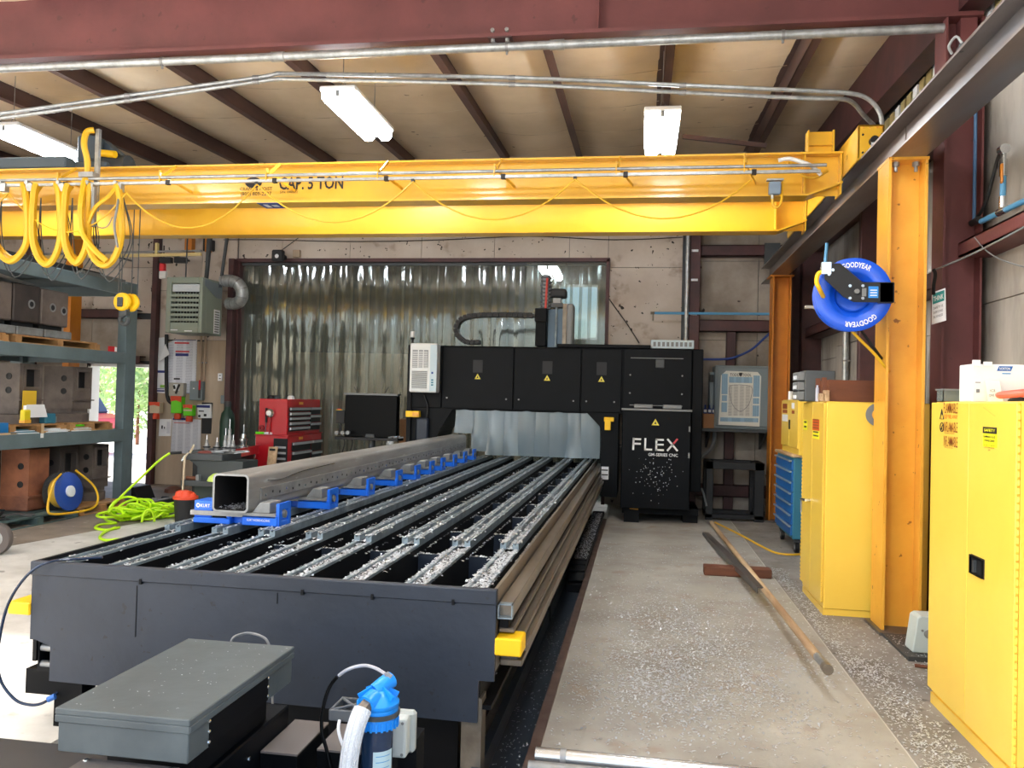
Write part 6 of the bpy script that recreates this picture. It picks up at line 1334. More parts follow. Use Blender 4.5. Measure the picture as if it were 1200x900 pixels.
wd_ = thing('door_stop', 'black wedge ramp on the floor right of the rack upright', 'ramp', (-7.0, 11.3, 0)); a, b_ = at(151, 589, Z=0), at(165, 589, Z=0); MB().prism([(a.x - .02, 0), (b_.x + .02, 0), (a.x + .07, .22), (a.x - .02, .22)], 'y', a.y, a.y + .4).build('wedge', BLACK, wd_)

# cart wheel at the left edge
whl = thing('cart_wheel', 'grey rubber cart wheel cut off by the left edge of the picture', 'wheel', (-6.0, 6.9, .2))
q = at(-2, 650, Z=0); wc = at(-3, 626, Y=q.y)
wc.z = .155
MB().lathe(wc, (.05, -1, 0), [(.07, .02), (.1, .03), (.145, .03), (.155, .0), (.145, -.03), (.1, -.03), (.07, -.02)], 28).build('tyre', mat('tyre_grey', (92, 84, 80), .8), whl)
MB().lathe(wc, (.05, -1, 0), [(.001, .02), (.03, .025), (.03, .015), (.075, .012), (.09, .025), (.1, .028)], 24).build('rim', STEEL, whl)
box(wc.x - .5, wc.x + .0, wc.y + .06, wc.y + .1, .12, .19).build('axle', DKGREY, whl)

# lime hose on the floor
lh = thing('lime_air_hose', 'bright lime green air hose heaped on the floor and rising to the bench', 'hose', (-4.6, 7.9, 0))
c0, c1 = at(138, 612, Z=.0), at(205, 606, Z=.0)
pts = []
for k in range(26):
    t_ = (k * .37) % 1; cc = c0.lerp(c1, t_ * .95) + Vector((random.uniform(-.06, .06), random.uniform(-.1, .16), .05 + .14 * random.random() * (1 - .5 * t_)))
    R_ = random.uniform(.11, .2) * (1 - .25 * t_); tl = random.uniform(-.9, .9); sp = random.uniform(0, 6.28); sq = random.uniform(.8, 1.25)
    for q_ in range(7):
        a_ = sp + q_ * .9; v_ = Vector((R_ * sq * math.cos(a_), R_ * math.sin(a_) * math.cos(tl), R_ * math.sin(a_) * math.sin(tl))) + cc
        v_.z = max(v_.z, .018); pts.append(tuple(v_))
end = [at(128, 600, Z=.2), at(140, 584, Y=8.9), at(165, 560, Y=9.2), at(185, 541, Y=9.4), at(199, 531, Y=9.5)]
pts += [(p_.x, p_.y, p_.z) for p_ in end]
MB().tube(smooth(pts, 4), .015, 6).build('hose_body', LIME, lh)
for (u0, u1, v, vb) in ((166, 181, 602, 612), (180, 214, 597, 608), (205, 222, 598, 606)):
    p0, p1 = at(u0, vb, Z=.02), at(u1, vb - 1, Z=.02); mid = (p0 + p1) / 2; h = at((u0 + u1) / 2, v - 3, Y=mid.y).z
    MB().tube(smooth([p0, p0 * .85 + p1 * .15 + Vector((0, 0, h * .7)), mid + Vector((0, 0, h)), p0 * .15 + p1 * .85 + Vector((0, 0, h * .7)), p1], 6), .015, 7).build('hose_loop', LIME, lh)
for tri_ in (((133, 606), (122, 601), (124, 609), (136, 613)), ((136, 613), (117, 615), (112, 619), (125, 621), (140, 618)), ((135, 618), (122, 624), (117, 630), (124, 633), (140, 632))):
    MB().tube(smooth([at(u, v, Z=.018) for u, v in tri_], 6), .015, 7).build('hose_loop', LIME, lh)
q = at(200, 531, Y=9.5); MB().cyl(q, q + Vector((.12, .05, .01)), .018, n=8).build('coupling', BLACK, lh)
ssec = thing('steel_section', 'grey steel section with upright lugs on the floor beyond the lime hose', 'steel section', (-5.5, 9, 0)); a, b_ = at(152, 600, Z=.06), at(203, 588, Z=.06)
MB().bar((a.x, a.y, .06), (b_.x, b_.y, .06), .09, .12).build('section_body', DKGREY, ssec); MB().bar((a.x, a.y, .125), (b_.x, b_.y, .125), .08, .012).build('top_flange', STEEL, ssec)
for t_ in (.45, .6): c_ = a.lerp(b_, t_); box(c_.x - .04, c_.x + .04, c_.y - .06, c_.y - .05, 0, .17).build('lug', MIDGREY, ssec)

# ------------------------------------------------------------------ work bench with tool holders, bucket, tool chest, console
BYY = 9.6
wbn = thing('work_bench', 'dark grey steel bench with a tapered body and red edge, covered in tool holders', 'bench', (-5.4, 9.9, 0))
p0, p1 = at(218, 534, Y=BYY), at(257, 534, Y=BYY); zt = at(235, 532, Y=BYY).z; zl = at(235, 539.5, Y=BYY).z
xr = at(262, 530, Y=BYY).x
box(p0.x, p1.x + .04, BYY, BYY + .5, zl, zt).build('top_front', DKGREY, wbn, .006)
zs = at(232, 563, Y=BYY).z; za_ = at(230, 547, Y=BYY).z
MB().prism([(p0.x + .02, zl), (p1.x + .3, zl), (p1.x + .3, zs), (p0.x + .14, zs), (p0.x + .14, za_)], 'y', BYY + .04, BYY + .45).build('tapered_body', mat('bench_body', (54, 60, 60), .5), wbn)
box(at(214, 566, Y=BYY).x, p1.x + .35, BYY - .05, BYY + .55, zs - .07, zs).build('lower_shelf', DKGREY, wbn, .006)
box(p0.x + .1, p1.x + .35, BYY + .05, BYY + .5, 0, zs - .07).build('base', mat('bench_base', (54, 62, 56), .6), wbn)
r0, r1 = at(270, 528, Z=zt), at(302, 522.5, Z=zt)
MB().prism([(-5.95, BYY + .5), (r0.x - .02, BYY + .5), (r0.x, r0.y), (r1.x, r1.y), (-5.95, r1.y)], 'z', zl, zt).build('top_rear', DKGREY, wbn)
MB().bar((r0.x + .012, r0.y, zt - .05), (r1.x + .012, r1.y, zt - .05), .02, .12).build('red_edge', RED, wbn)
MB().prism([(-5.92, BYY + .56), (r0.x - .05, BYY + .56), (r0.x - .05, r0.y), (r1.x - .05, r1.y - .02), (-5.92, r1.y - .02)], 'z', .1, zl).build('rear_body', BLACK, wbn)
lettering('127', Vector((r0.x, r0.y, zl)).lerp(Vector((r1.x, r1.y, zl)), .33) + Vector((.026, 0, .0)), (r1.x - r0.x, r1.y - r0.y, 0), (0, 0, 1), .05, ORPK, wbn, .3)
def holder(u, v, h, k, label):
    q = at(u, v, Y=BYY + .25); r = thing('tool_holder', label, 'tool holder', (q.x, q.y, zt))
    MB().lathe((q.x, q.y, zt), (0, 0, 1), [(.001, 0), (.05, 0), (.055, .015), (.03, .03), (.034, .06), (.045, .065), (.045, .085), (.03, .09), (.026, h * .7), (.02, h * .72), (.02, h * .95), (.001, h)], 14).build('holder_body', STEEL, r)
    MB().lathe((q.x, q.y, zt), (0, 0, 1), [(.047, .066), (.049, .07), (.049, .08), (.047, .084)], 14).build('flange_ring', BLACK, r)
    MB().cyl((q.x, q.y, zt + h * .95), (q.x, q.y, zt + h * 1.35), .008, n=8).build('cutter', CHROME, r)
holder(242, 530, .17, 0, 'short tool holder standing leftmost on the bench'); holder(254, 529, .15, 1, 'stubby tool holder beside the leftmost one on the bench')
holder(264, 528, .24, 2, 'dark ringed tool holder next to the tallest one on the bench'); holder(268.5, 528, .33, 3, 'tallest shiny tool holder on the bench'); holder(273, 528, .18, 4, 'slim tool holder right of the tallest one on the bench')
q = at(285, 527, Y=r0.y + .6); r = thing('tool_holder', 'large tool holder standing through the red-edged end of the bench', 'tool holder', (q.x, q.y, zt)); MB().lathe((q.x, q.y, zt), (0, 0, 1), [(.001, -.12), (.03, -.12), (.04, 0), (.065, .0), (.065, .03), (.04, .04), (.045, .1), (.055, .105), (.055, .13), (.035, .14), (.03, .2), (.001, .2)], 14).cyl((q.x, q.y, zt + .2), (q.x, q.y, zt + .33), .012, n=8).build('holder_body', CHROME, r)
wr = thing('wrench_pile', 'heap of shiny wrenches and hand tools on the bench top', 'wrenches', (-5.2, 9.75, zt))
for k in range(9):
    cxx = p0.x + .25 + random.uniform(0, .4); a_ = random.uniform(-.5, .5); MB().obox((cxx, BYY + .12 + random.uniform(0, .2), zt + .012 + .008 * (k % 4)), (.24, .025, .012), (math.cos(a_), math.sin(a_), random.uniform(-.05, .15))).build('wrench', CHIPM if k % 2 else STEEL, wr)
rg = thing('rag', 'dark red rag lying at the left end of the bench', 'rag', (p0.x + .1, BYY + .2, zt)); MB().lathe((p0.x + .15, BYY + .2, zt), (0, 0, 1), [(.1, 0), (.08, .02), (.03, .03), (.001, .03)], 9).build('cloth', mat('rag_red', (120, 60, 52), .8), rg)
pk = thing('white_strap', 'pale strap hanging down from the left end of the bench', 'strap', (p0.x, BYY, .8)); MB().tube([at(220, 531, Y=BYY - .06), at(216.5, 536, Y=BYY - .07), at(215, 560, Y=BYY - .07), at(212.5, 596, Y=BYY - .07)], .012, 6).build('strap_body', CREAMPK, pk); MB().bar(at(213, 540, Y=BYY - .06), at(217, 534, Y=BYY - .06), .015, .02).build('buckle', PAPER, pk)
stp = thing('pale_stick', 'short white stick leaning up at the left of the bench top', 'stick', (p0.x + .1, BYY, zt)); MB().bar(at(222, 532, Y=BYY + .05), at(227.5, 521.5, Y=BYY + .12), .02, .02).build('stick_body', CREAMPK, stp)
gv = thing('lime_rag', 'lime cloth on the lower shelf of the bench behind the tube', 'cloth', (p1.x + .1, BYY, zs)); q = at(247, 563, Y=BYY - .02); MB().lathe((q.x + .06, BYY + .02, zs), (0, 0, 1), [(.12, 0), (.1, .05), (.05, .09), (.001, .1)], 9).build('cloth_body', mat('lime_cloth', (200, 224, 110), .8), gv)
rv = thing('red_tool', 'brown-red tool on the lower bench shelf', 'tool', (p0.x, BYY, zs)); q = at(222, 562, Y=BYY - .02); MB().cyl((q.x - .05, BYY, zs + .025), (q.x + .1, BYY, zs + .025), .025, n=8).build('tool_body', WOODD, rv); box(q.x + .09, q.x + .13, BYY - .03, BYY + .03, zs, zs + .07).build('tool_head', MIDGREY, rv)
bk = thing('bucket', 'black bucket with an orange rim holding orange cloths', 'bucket', (-5.3, 9.1, 0)); q = at(217, 600, Y=9.15)
rzz = at(217, 582.5, Y=9.15).z
MB().lathe((q.x, 9.15, 0), (0, 0, 1), [(.001, 0), (.11, 0), (.135, rzz), (.12, rzz), (.1, .03), (.001, .03)], 24).build('pail', BLACK, bk); MB().lathe((q.x, 9.15, rzz), (0, 0, 1), [(.135, -.02), (.145, -.02), (.145, .012), (.12, .012)], 24).build('orange_rim', ORPK, bk)
for k in range(5): MB().lathe((q.x + .06 * math.cos(k * 1.3), 9.15 + .05 * math.sin(k * 1.3), rzz - .03), (.1 * math.cos(k), .1, 1), [(.07, 0), (.072, .04), (.055, .075 + .008 * k), (.02, .09 + .008 * k), (.001, .092 + .008 * k)], 10).build('cloth_fold', ORPK, bk)
ph_ = thing('pry_handle', 'dark tool handle on the floor beside the bucket', 'tool', (-5.7, 9.4, 0)); a, b_ = at(190, 584, Z=.02), at(206, 583, Z=.02); MB().cyl((a.x, a.y, .025), (b_.x, b_.y, .025), .012, n=6).cyl((a.x, a.y, .025), (a.x + .1, a.y, .025), .028, n=8).build('handle', BLACK, ph_)
oc = thing('brown_block', 'brown leather glove on the floor at the foot of the beige board', 'glove', (-6.6, 11.5, 0)); q = at(203, 577, Z=.0); MB().lathe((q.x, q.y, 0), (0, 0, 1), [(.14, 0), (.13, .06), (.06, .1), (.001, .1)], 8).build('glove_body', WOODD, oc)

# red tool chest: plain side to the camera, drawers to the right
tch = thing('tool_chest', 'red roller tool chest with many drawers before the curtain', 'tool chest', (-5.5, 12.1, 0))
TY = 11.6
a, b_ = at(304, 467, Y=TY), at(338, 467, Y=TY); xL, xR = a.x, b_.x; z_t, z_m = a.z, at(338, 511, Y=TY).z; ye = at(376, 468, X=xR).y
box(xL, xR - .01, TY, ye, z_m + .01, z_t).build('upper_chest', RED, tch, .008); xl2 = at(300, 512, Y=TY).x
box(xl2, xR + .02, TY - .02, ye + .02, .12, z_m).build('lower_cabinet', RED, tch, .008); box(xl2 - .01, xR + .03, TY - .03, ye + .03, z_m, z_m + .012).build('top_lip', RED, tch)
PULLM = mat('drawer_pull_grey', (176, 180, 184), .4, .3)
def chest_drawers(X, y0, y1, z0, z1, n_):
    for k in range(n_):
        h = (z1 - z0) / n_; z = z0 + k * h; d_ = box(X - .005, X + .012, y0, y1, z + .005, z + h - .005).build('drawer', BLACK, tch); box(X + .012, X + .035, y0, y1, z + h - .045, z + h - .008).build('drawer_pull', PULLM, d_)
L_ = ye - TY
chest_drawers(xR, TY + .05, TY + L_ * .62, z_m + .06, z_t - .12, 5); chest_drawers(xR, TY + L_ * .66, ye - .04, z_m + .06, z_t - .12, 3)
chest_drawers(xR + .025, TY + .12, TY + L_ * .64, .16, z_m - .1, 5); chest_drawers(xR + .025, TY + L_ * .68, ye - .02, .16, z_m - .1, 4)
for (y, z) in ((TY + L_ * .28, z_t - .06), (TY + L_ * .3, z_m - .05)): box(xR + .02, xR + .026, y, y + .14, z - .02, z + .02).build('badge', ORYEL, tch)
box(xl2 + .3, xR + .02, TY - .035, TY - .02, .16, z_m - .04).build('side_bank', BLACK, tch)
for k in range(8): box(xR - .17, xR + .0, TY - .045, TY - .035, .2 + k * .085, .23 + k * .085).build('side_pull', PULLM, tch)
for x in (xl2 + .08, xR - .08):
    for y in (TY + .1, ye - .1): MB().cyl((x, y - .02, .06), (x, y + .02, .06), .06, n=12).build('castor', BLACK, tch)
tt = thing('hand_drill', 'chrome hammer head with a dark red handle hung on the side of the red chest', 'hammer', (-5.5, 11.55, 1.3)); c0 = at(317, 484, Y=TY - .03); MB().lathe((c0.x, TY - .04, c0.z), (0, -1, 0), [(.001, -.03), (.06, -.03), (.065, .02), (.04, .05), (.001, .05)], 14).build('hammer_head', CHROME, tt); MB().bar((c0.x, TY - .02, c0.z - .05), (c0.x - .01, TY - .02, c0.z - .32), .03, .02).build('hammer_handle', mat('handle_red', (150, 24, 30), .5), tt)
sc2 = thing('screwdriver', 'black-handled tool hung at the left on the side of the red chest', 'screwdriver', (-5.7, 11.55, 1.3)); c0 = at(312, 478, Y=TY - .03); MB().cyl((c0.x, TY - .02, c0.z), (c0.x, TY - .02, c0.z - .22), .018, n=8).build('handle', BLACK, sc2); MB().cyl((c0.x, TY - .02, c0.z - .22), (c0.x - .01, TY - .02, c0.z - .42), .008, n=6).build('blade', CHROME, sc2)
rt_ = thing('tape_roll', 'dark red round roll hung low on the side of the red chest', 'roll', (-5.8, 11.57, 1.0)); c0 = at(307, 501.5, Y=TY); MB().lathe((c0.x, TY, c0.z), (0, -1, 0), [(.045, 0), (.045, .03), (.02, .03), (.02, 0)], 18).build('roll_body', mat('roll_red', (140, 16, 26), .5), rt_)
for i, (u, v, m_, lab) in enumerate(((304.5, 508, LIMEPK, 'green marker lying on the ledge of the red chest'), (313, 508, PAPER, 'white marker lying on the ledge of the red chest'))):
    c0 = at(u, v, Y=TY - .01); o = thing('marker_pen', lab, 'marker', (c0.x, TY - .02, z_m + .012)); MB().cyl((c0.x - .06, TY - .015, z_m + .032), (c0.x + .08, TY - .015, z_m + .032), .02, n=8).build('pen_body', m_, o)
for i, (u, m_, lab) in enumerate(((318, BLACK, 'black cap on top of the red chest'), (325, DKGREY, 'grey wrench set on top of the red chest'), (341, PAPER, 'white cup on top of the red chest'))):
    c0 = at(u, 465, Y=TY + .2); o = thing(('cap', 'wrench_set', 'cup')[i], lab, ('cap', 'wrenches', 'cup')[i], (c0.x, TY + .2, z_t)); MB().lathe((c0.x, TY + .2, z_t), (0, 0, 1), [(.001, 0), (.06, 0), (.05 if i else .06, .04), (.03, .055), (.001, .055)], 12).build(('cap_body', 'tool_roll', 'cup_body')[i], m_, o)
wpn = thing('wooden_board', 'pale board with scribbles leaning on the front of the red chest', 'board', (-5.4, 11.4, 0)); p4 = [at(u, v, Y=y) for u, v, y in ((311, 560, 11.3), (321, 560, 11.3), (325.5, 523.5, 11.5), (315, 523.5, 11.5))]
for i_, k_ in ((0, 3), (1, 2)): p4[i_] = p4[k_] + (p4[i_] - p4[k_]) * (p4[k_].z / (p4[k_].z - p4[i_].z))
MB().poly(p4, .02).build('board_body', WOODP, wpn); c0 = at(319, 527, Y=11.45); MB().obox((c0.x, 11.455, c0.z), (.09, .004, .03)).build('scribble', INK, wpn)

# operator console seen from behind
con = thing('operator_console', 'black operator console on a post seen from behind, left of the gantry', 'console', (-3.95, 11.6, 0))
CY = 11.6
a, b_ = at(403, 511.5, Y=CY), at(466, 464, Y=CY); box(a.x, b_.x, CY, CY + .14, a.z, b_.z).build('housing', BLACKGLOSS, con, .012)
box(a.x - .01, b_.x + .005, CY - .02, CY + .16, b_.z, b_.z + .03).build('top_cover', MIDGREY, con)
p_, q_ = at(393.5, 496, Y=CY), at(404, 481, Y=CY); box(p_.x, q_.x, CY + .0, CY + .12, p_.z, q_.z).build('side_box', BLACK, con, .006); c0 = at(397.5, 479, Y=CY + .05); MB().cyl((c0.x, CY + .05, q_.z), (c0.x, CY + .05, q_.z + .025), .03, n=12).build('stop_button', REDB, con); MB().cyl((c0.x, CY + .05, q_.z), (c0.x, CY + .05, q_.z + .01), .05, n=12).build('button_ring', mat('button_ring_yellow', (220, 190, 60), .5), con)
p_ = at(395, 509, Y=CY); box(p_.x, b_.x + .05, CY - .1, CY + .2, a.z - .04, a.z).build('tray', BLACK, con, .004)
q = at(434, 512, Y=CY); MB().cyl((q.x, CY + .08, 0), (q.x, CY + .08, a.z - .03), .05, n=14).build('post', DKGREY, con); MB().prism([(q.x - .08, a.z - .04), (q.x + .08, a.z - .04), (q.x + .06, a.z + .05), (q.x - .06, a.z + .05)], 'y', CY - .03, CY + .0).build('post_bracket', DKGREY, con)
MB().cyl((q.x, CY + .08, 0), (q.x, CY + .08, .03), .25, n=18).build('foot_plate', BLACK, con)
for (u0, u1) in ((420, 415), (450, 455.5)): MB().tube([at(u0, 462, Y=CY + .05), at(u1, 453.5, Y=CY + .05)], .006, 5).build('antenna', BLACK, con)
for u in (395, 402, 408): c0 = at(u, 507, Y=CY - .12); MB().lathe((c0.x, CY - .1, c0.z), (0, -1, 0), [(.001, .05), (.03, .05), (.03, 0), (.001, 0)], 10).build('handwheel_knob', STEEL, con)
MB().bar(at(399, 497, Y=CY + .02), at(399, 508, Y=CY + .02), .03, .03).build('side_strut', BLACK, con)
for u in (400, 409): MB().tube(smooth([at(u, 509, Y=CY), at(u + 4, 518, Y=CY), at(u + 1, 530, Y=CY)], 5), .008, 5).build('lead', BLACK, con)
hw = thing('hand_tools', 'small pile of bright hand tools on the right end of the console tray', 'hand tools', at(464, 506, Y=CY - .05)); 
for k in range(5): c0 = at(458 + k * 3, 507, Y=CY - .06); MB().obox((c0.x, CY - .06, a.z + .015 + .01 * (k % 2)), (.07, .03, .02), (1, .4 * (-1) ** k, .2)).build('tool', CHROME if k % 2 else STEEL, hw)
cbn = thing('carton', 'brown carton behind the console beside the gantry edge', 'box', (-3.4, 12.4, .0)); p_, q_ = at(467, 535, Y=12.4), at(476, 491, Y=12.4); box(p_.x, q_.x + .1, 12.4, 12.7, 0, q_.z).build('carton_body', CARD, cbn, .006)

# ------------------------------------------------------------------ foreground: junction cover, filter, cables
eb = thing('drive_cover', 'grey-green metal drive cover box in the left foreground', 'cover box', (-1.5, 2.6, .3))
MB().box(-1.725, -1.285, 2.235, 2.97, .635, .655).box(-1.725, -1.285, 2.235, 2.242, .612, .635).box(-1.292, -1.285, 2.242, 2.97, .612, .635).box(-1.725, -1.718, 2.242, 2.97, .612, .635).build('lid', MACHGREY, eb, .003)
box(-1.718, -1.292, 2.243, 2.965, .522, .634).build('case', MACHGREY, eb, .003)
for y in (2.36, 2.38 + .38): 
    for z in (.605, .573, .54): MB().lathe((-1.292, y, z), (1, 0, 0), [(.007, 0), (.006, .004), (.001, .006)], 8).build('screw', CHROME, eb)
box(-1.293, -1.289, 2.36, 2.42 + .34, .526, .615).build('side_plate', MACH, eb)
box(-1.66, -1.36, 2.4, 2.9, .0, .522).build('pedestal', MACHDARK, eb)
eb2 = thing('lower_cover', 'grey metal cover below the drive cover at the bottom edge', 'cover box', (-1.5, 2.0, .2))
a, b_ = at(92, 881, Z=.5), at(212, 890, Z=.5)
MB().box(-1.66, -1.34, 1.75, 2.29, .475, .49).build('lid', mat('warm_grey_lid', (116, 110, 106), .45), eb2, .004); box(-1.64, -1.36, 1.76, 2.28, 0, .475).build('case', MACHGREY, eb2)
for (x, y) in ((-1.64, 2.27), (-1.36, 2.27), (-1.64, 2.0)): MB().lathe((x, y, .49), (0, 0, 1), [(.009, 0), (.008, .004), (.001, .006)], 8).build('screw', CHROME, eb2)
pl_ = thing('floor_cover', 'dark wide chip conveyor cover at the lower left corner', 'cover plate', (-2.3, 2.4, .2)); a = at(0, 867, Z=.33); b_ = at(80, 872, Z=.33)
box(-2.9, -1.72, 1.8, b_.y, .1, .33).build('cover_plate', mat('conveyor_grey', (44, 46, 49), .35, col2=(36, 37, 40), scale=4), pl_, .006)
rmp = thing('conveyor_side', 'black slanted steel side of the chip conveyor right of the drive cover', 'conveyor', (-1.15, 2.6, .1))
box(-1.45, -1.335, 1.7, 3.05, 0, .40).build('side_channel', MACH, rmp, .006)
for (y, z) in ((2.72, .33), (2.66, .3), (2.74, .27)): MB().lathe((-1.335, y, z), (1, 0, 0), [(.008, 0), (.007, .005), (.001, .006)], 8).build('screw', CHROME, rmp)
CVB = mat('cover_brown', (112, 104, 100), .5)
for xa, xb, ya in ((-1.33, -1.19, 2.8), (-1.14, -.95, 2.86)):
    box(xa, xb, ya, 3.1, .0, .318).build('rear_cover', MACH, rmp); box(xa, xb, ya, 3.1, .318, .325).build('rear_cover_lid', CVB, rmp)
box(-1.33, -.95, 2.3, 2.79, .0, .2).build('front_cover', MACH, rmp, .004)
ft = thing('coolant_filter', 'coolant filter with bright blue head and white braided hose in the foreground', 'filter', (-.88, 2.78, .2))
fx, fy = at(443, 828, Y=2.8).x, 2.8
FZ = at(443, 827, Y=fy).z          # top of the screwed collar
def fl_(prof): return [(r_ * 1.12, h + FZ) for r_, h in prof]
MB().lathe((fx, fy, 0), (0, 0, 1), [(.001, -.12), (.05, -.12), (.056, .1), (.056, FZ - .06), (.001, FZ - .06)], 28).build('bowl', mat('bowl_blue', (30, 50, 78), .12), ft)
MB().lathe((fx, fy, 0), (0, 0, 1), fl_([(.05, -.07), (.062, -.065), (.064, -.035), (.064, .0), (.06, .004)]), 32).build('collar', FILTB, ft)
MB().lathe((fx, fy, 0), (0, 0, 1), fl_([(.069, -.028), (.0705, -.012), (.062, -.012)]), 32).build('clamp_ring', DKGREY, ft)
for k in range(24): a_ = k * 2 * math.pi / 24; MB().obox((fx + .0725 * math.cos(a_), fy + .0725 * math.sin(a_), FZ - .052), (.006, .007, .03), (math.cos(a_), math.sin(a_), 0)).build('grip_rib', FILTB, ft)
MB().lathe((fx, fy, 0), (0, 0, 1), fl_([(.064, .003), (.067, .008), (.067, .018), (.06, .026), (.044, .042), (.03, .056), (.02, .06), (.001, .061)]), 32).build('head', FILTB, ft)
MB().tube([(fx - .01, fy - .005, FZ + .05), (fx + .012, fy + .02, FZ + .068), (fx + .03, fy + .05, FZ + .078)], .03, 14).build('head_boss', FILTB, ft)
for a_ in (.3, 1.4, 2.5, 3.6, 5.8): MB().obox((fx + .042 * math.cos(a_), fy + .042 * math.sin(a_), FZ + .045), (.055, .006, .032), (math.cos(a_), math.sin(a_), -.5), (math.cos(a_) * .5, math.sin(a_) * .5, 1)).build('head_fin', FILTB, ft)
MB().cyl((fx - .005, fy - .02, FZ + .035), (fx - .022, fy - .066, FZ + .022), .034, n=18).build('port', FILTB, ft); MB().cyl((fx - .02, fy - .06, FZ + .024), (fx - .03, fy - .09, FZ + .01), .026, n=6).build('brass_fitting', BRASSY, ft)
hp = smooth([(fx - .028, fy - .082, FZ + .014), (fx - .036, fy - .11, FZ - .02), (fx - .046, fy - .13, FZ - .08), (fx - .052, fy - .14, FZ - .15), (fx - .054, fy - .145, FZ - .25), (fx - .054, fy - .145, FZ - .45)], 8)
hsb = mat('braided_hose', (226, 230, 234), .35, bump=.6, bscale=160)
ho = MB().tube(hp, .031, 16).build('braided_hose', hsb, ft)
for k in range(12):
    a_ = k * 2 * math.pi / 12; pts = []
    for i, p_ in enumerate(hp):
        t_ = (hp[min(i + 1, len(hp) - 1)] - hp[max(i - 1, 0)]).normalized(); u1_ = Vector((1, 0, 0)); u1_ = (u1_ - t_ * u1_.dot(t_)).normalized(); u2_ = t_.cross(u1_); pts.append(p_ + (u1_ * math.cos(a_) + u2_ * math.sin(a_)) * .0305)
    MB().tube(pts, .002, 4).build('braid_cord', mat('braid_grey', (196, 200, 206), .4) if 'braid_grey' not in bpy.data.materials else bpy.data.materials['braid_grey'], ho)
def wrap(a0, a1, z0, z1, r_, n_=10):
    vs = [(fx + r_ * math.cos(math.radians(a0 + (a1 - a0) * i / n_)), fy + r_ * math.sin(math.radians(a0 + (a1 - a0) * i / n_)), z) for z in (z0, z1) for i in range(n_ + 1)]
    return MB().add(vs, [(i, i + 1, n_ + 2 + i, n_ + 1 + i) for i in range(n_)], 0, True)
wrap(-85, -5, FZ - .14, FZ - .235, .0566).build('label', mat('label_pale_blue', (188, 214, 220), .5), ft)
for k in range(4): wrap(-75, -20, FZ - .155 - .02 * k, FZ - .158 - .02 * k, .0569, 6).build('print_line', PIPEB, ft)
wrap(-85, -5, FZ - .24, FZ - .27, .0567).build('label', PAPER, ft)
bkt = MB(); bz = FZ - .02
bkt.box(fx - .17, fx - .06, fy - .02, fy - .01, bz - .04, bz).box(fx - .17, fx - .06, fy + .1, fy + .11, bz - .04, bz).box(fx - .175, fx - .165, fy - .02, fy + .11, bz - .04, bz).bar((fx - .165, fy - .01, bz - .005), (fx - .06, fy + .1, bz - .005), .01, .01).bar((fx - .165, fy + .1, bz - .005), (fx - .06, fy, bz - .005), .01, .01).prism([(fx - .17, bz - .04), (fx - .06, bz - .04), (fx - .06, bz - .14), (fx - .1, bz - .11)], 'y', fy + .1, fy + .12)
bkt.build('bracket', mat('bracket_grey', (88, 92, 96), .4), ft, .003)
MB().tube(smooth([(fx - .13, fy - .03, bz - .03), (fx - .125, fy - .05, bz - .06), (fx - .1, fy - .06, bz - .11), (fx - .06, fy - .06, bz - .15)], 5), .006, 6).build('small_tube', PAPER, ft)
jb3 = thing('white_junction_box', 'small off-white junction box behind the coolant filter', 'junction box', (fx + .1, 2.95, .3)); p_, q_ = at(457, 893, Y=2.95), at(481, 844, Y=2.95)
box(p_.x, q_.x - .015, 2.95, 3.01, p_.z + .015, q_.z).build('box_body', mat('box_offwhite', (196, 202, 198), .4), jb3, .01, 2); box(p_.x + .0, q_.x, 3.01, 3.05, p_.z + .01, q_.z + .005).build('box_back', mat('box_offwhite_back', (176, 182, 178), .45), jb3, .01)
for (x, z) in ((q_.x - .03, q_.z - .015), (q_.x - .03, p_.z + .03)): MB().lathe((x, 2.95, z), (0, -1, 0), [(.006, 0), (.005, .003), (.001, .003)], 8).build('screw', MIDGREY, jb3)
box(p_.x, q_.x, 3.05, 3.16, .0, p_.z + .05).build('box_stand', MACHDARK, jb3)
cbk = thing('black_hose', 'black and clear hose looping from the filter head down to the floor', 'hose', (-1.1, 2.9, .3))
lp_ = [at(452, 790, Y=2.83), at(440, 783, Y=2.9), at(425, 780, Y=2.93), at(405, 786, Y=2.93), at(388, 802, Y=2.93), at(379, 828, Y=2.9), at(377, 855, Y=2.88), at(383, 880, Y=2.86), at(390, 915, Y=2.84)]
LPs = smooth(lp_, 7); n_ = len(LPs); MB().tube(LPs[:int(n_ * .45)], .0065, 8).build('clear_section', mat('clear_hose', (170, 172, 180), .15), cbk); MB().tube(LPs[int(n_ * .44):], .007, 8).build('black_section', BLACKGLOSS, cbk); MB().cyl(LPs[0], LPs[0] + Vector((.02, 0, -.012)), .012, n=8).build('clip', MIDGREY, cbk)
cl2 = thing('grey_cable_loop', 'grey cable loop rising behind the drive cover', 'cable', (-1.5, 3.3, .6)); MB().tube(smooth([at(262, 790, Y=3.3), at(266, 772, Y=3.33), at(270, 755, Y=3.35), at(275, 746, Y=3.35), at(290, 742, Y=3.4), at(305, 745, Y=3.4), at(314, 753, Y=3.4), at(318, 775, Y=3.4), at(320, 850, Y=3.42)], 6), .006, 6).build('cable_body', MIDGREY, cl2)
lc_ = thing('blue_black_cable', 'blue-black cable bowing out over the left front corner of the machine bed', 'cable', (-3, 3.45, .5))
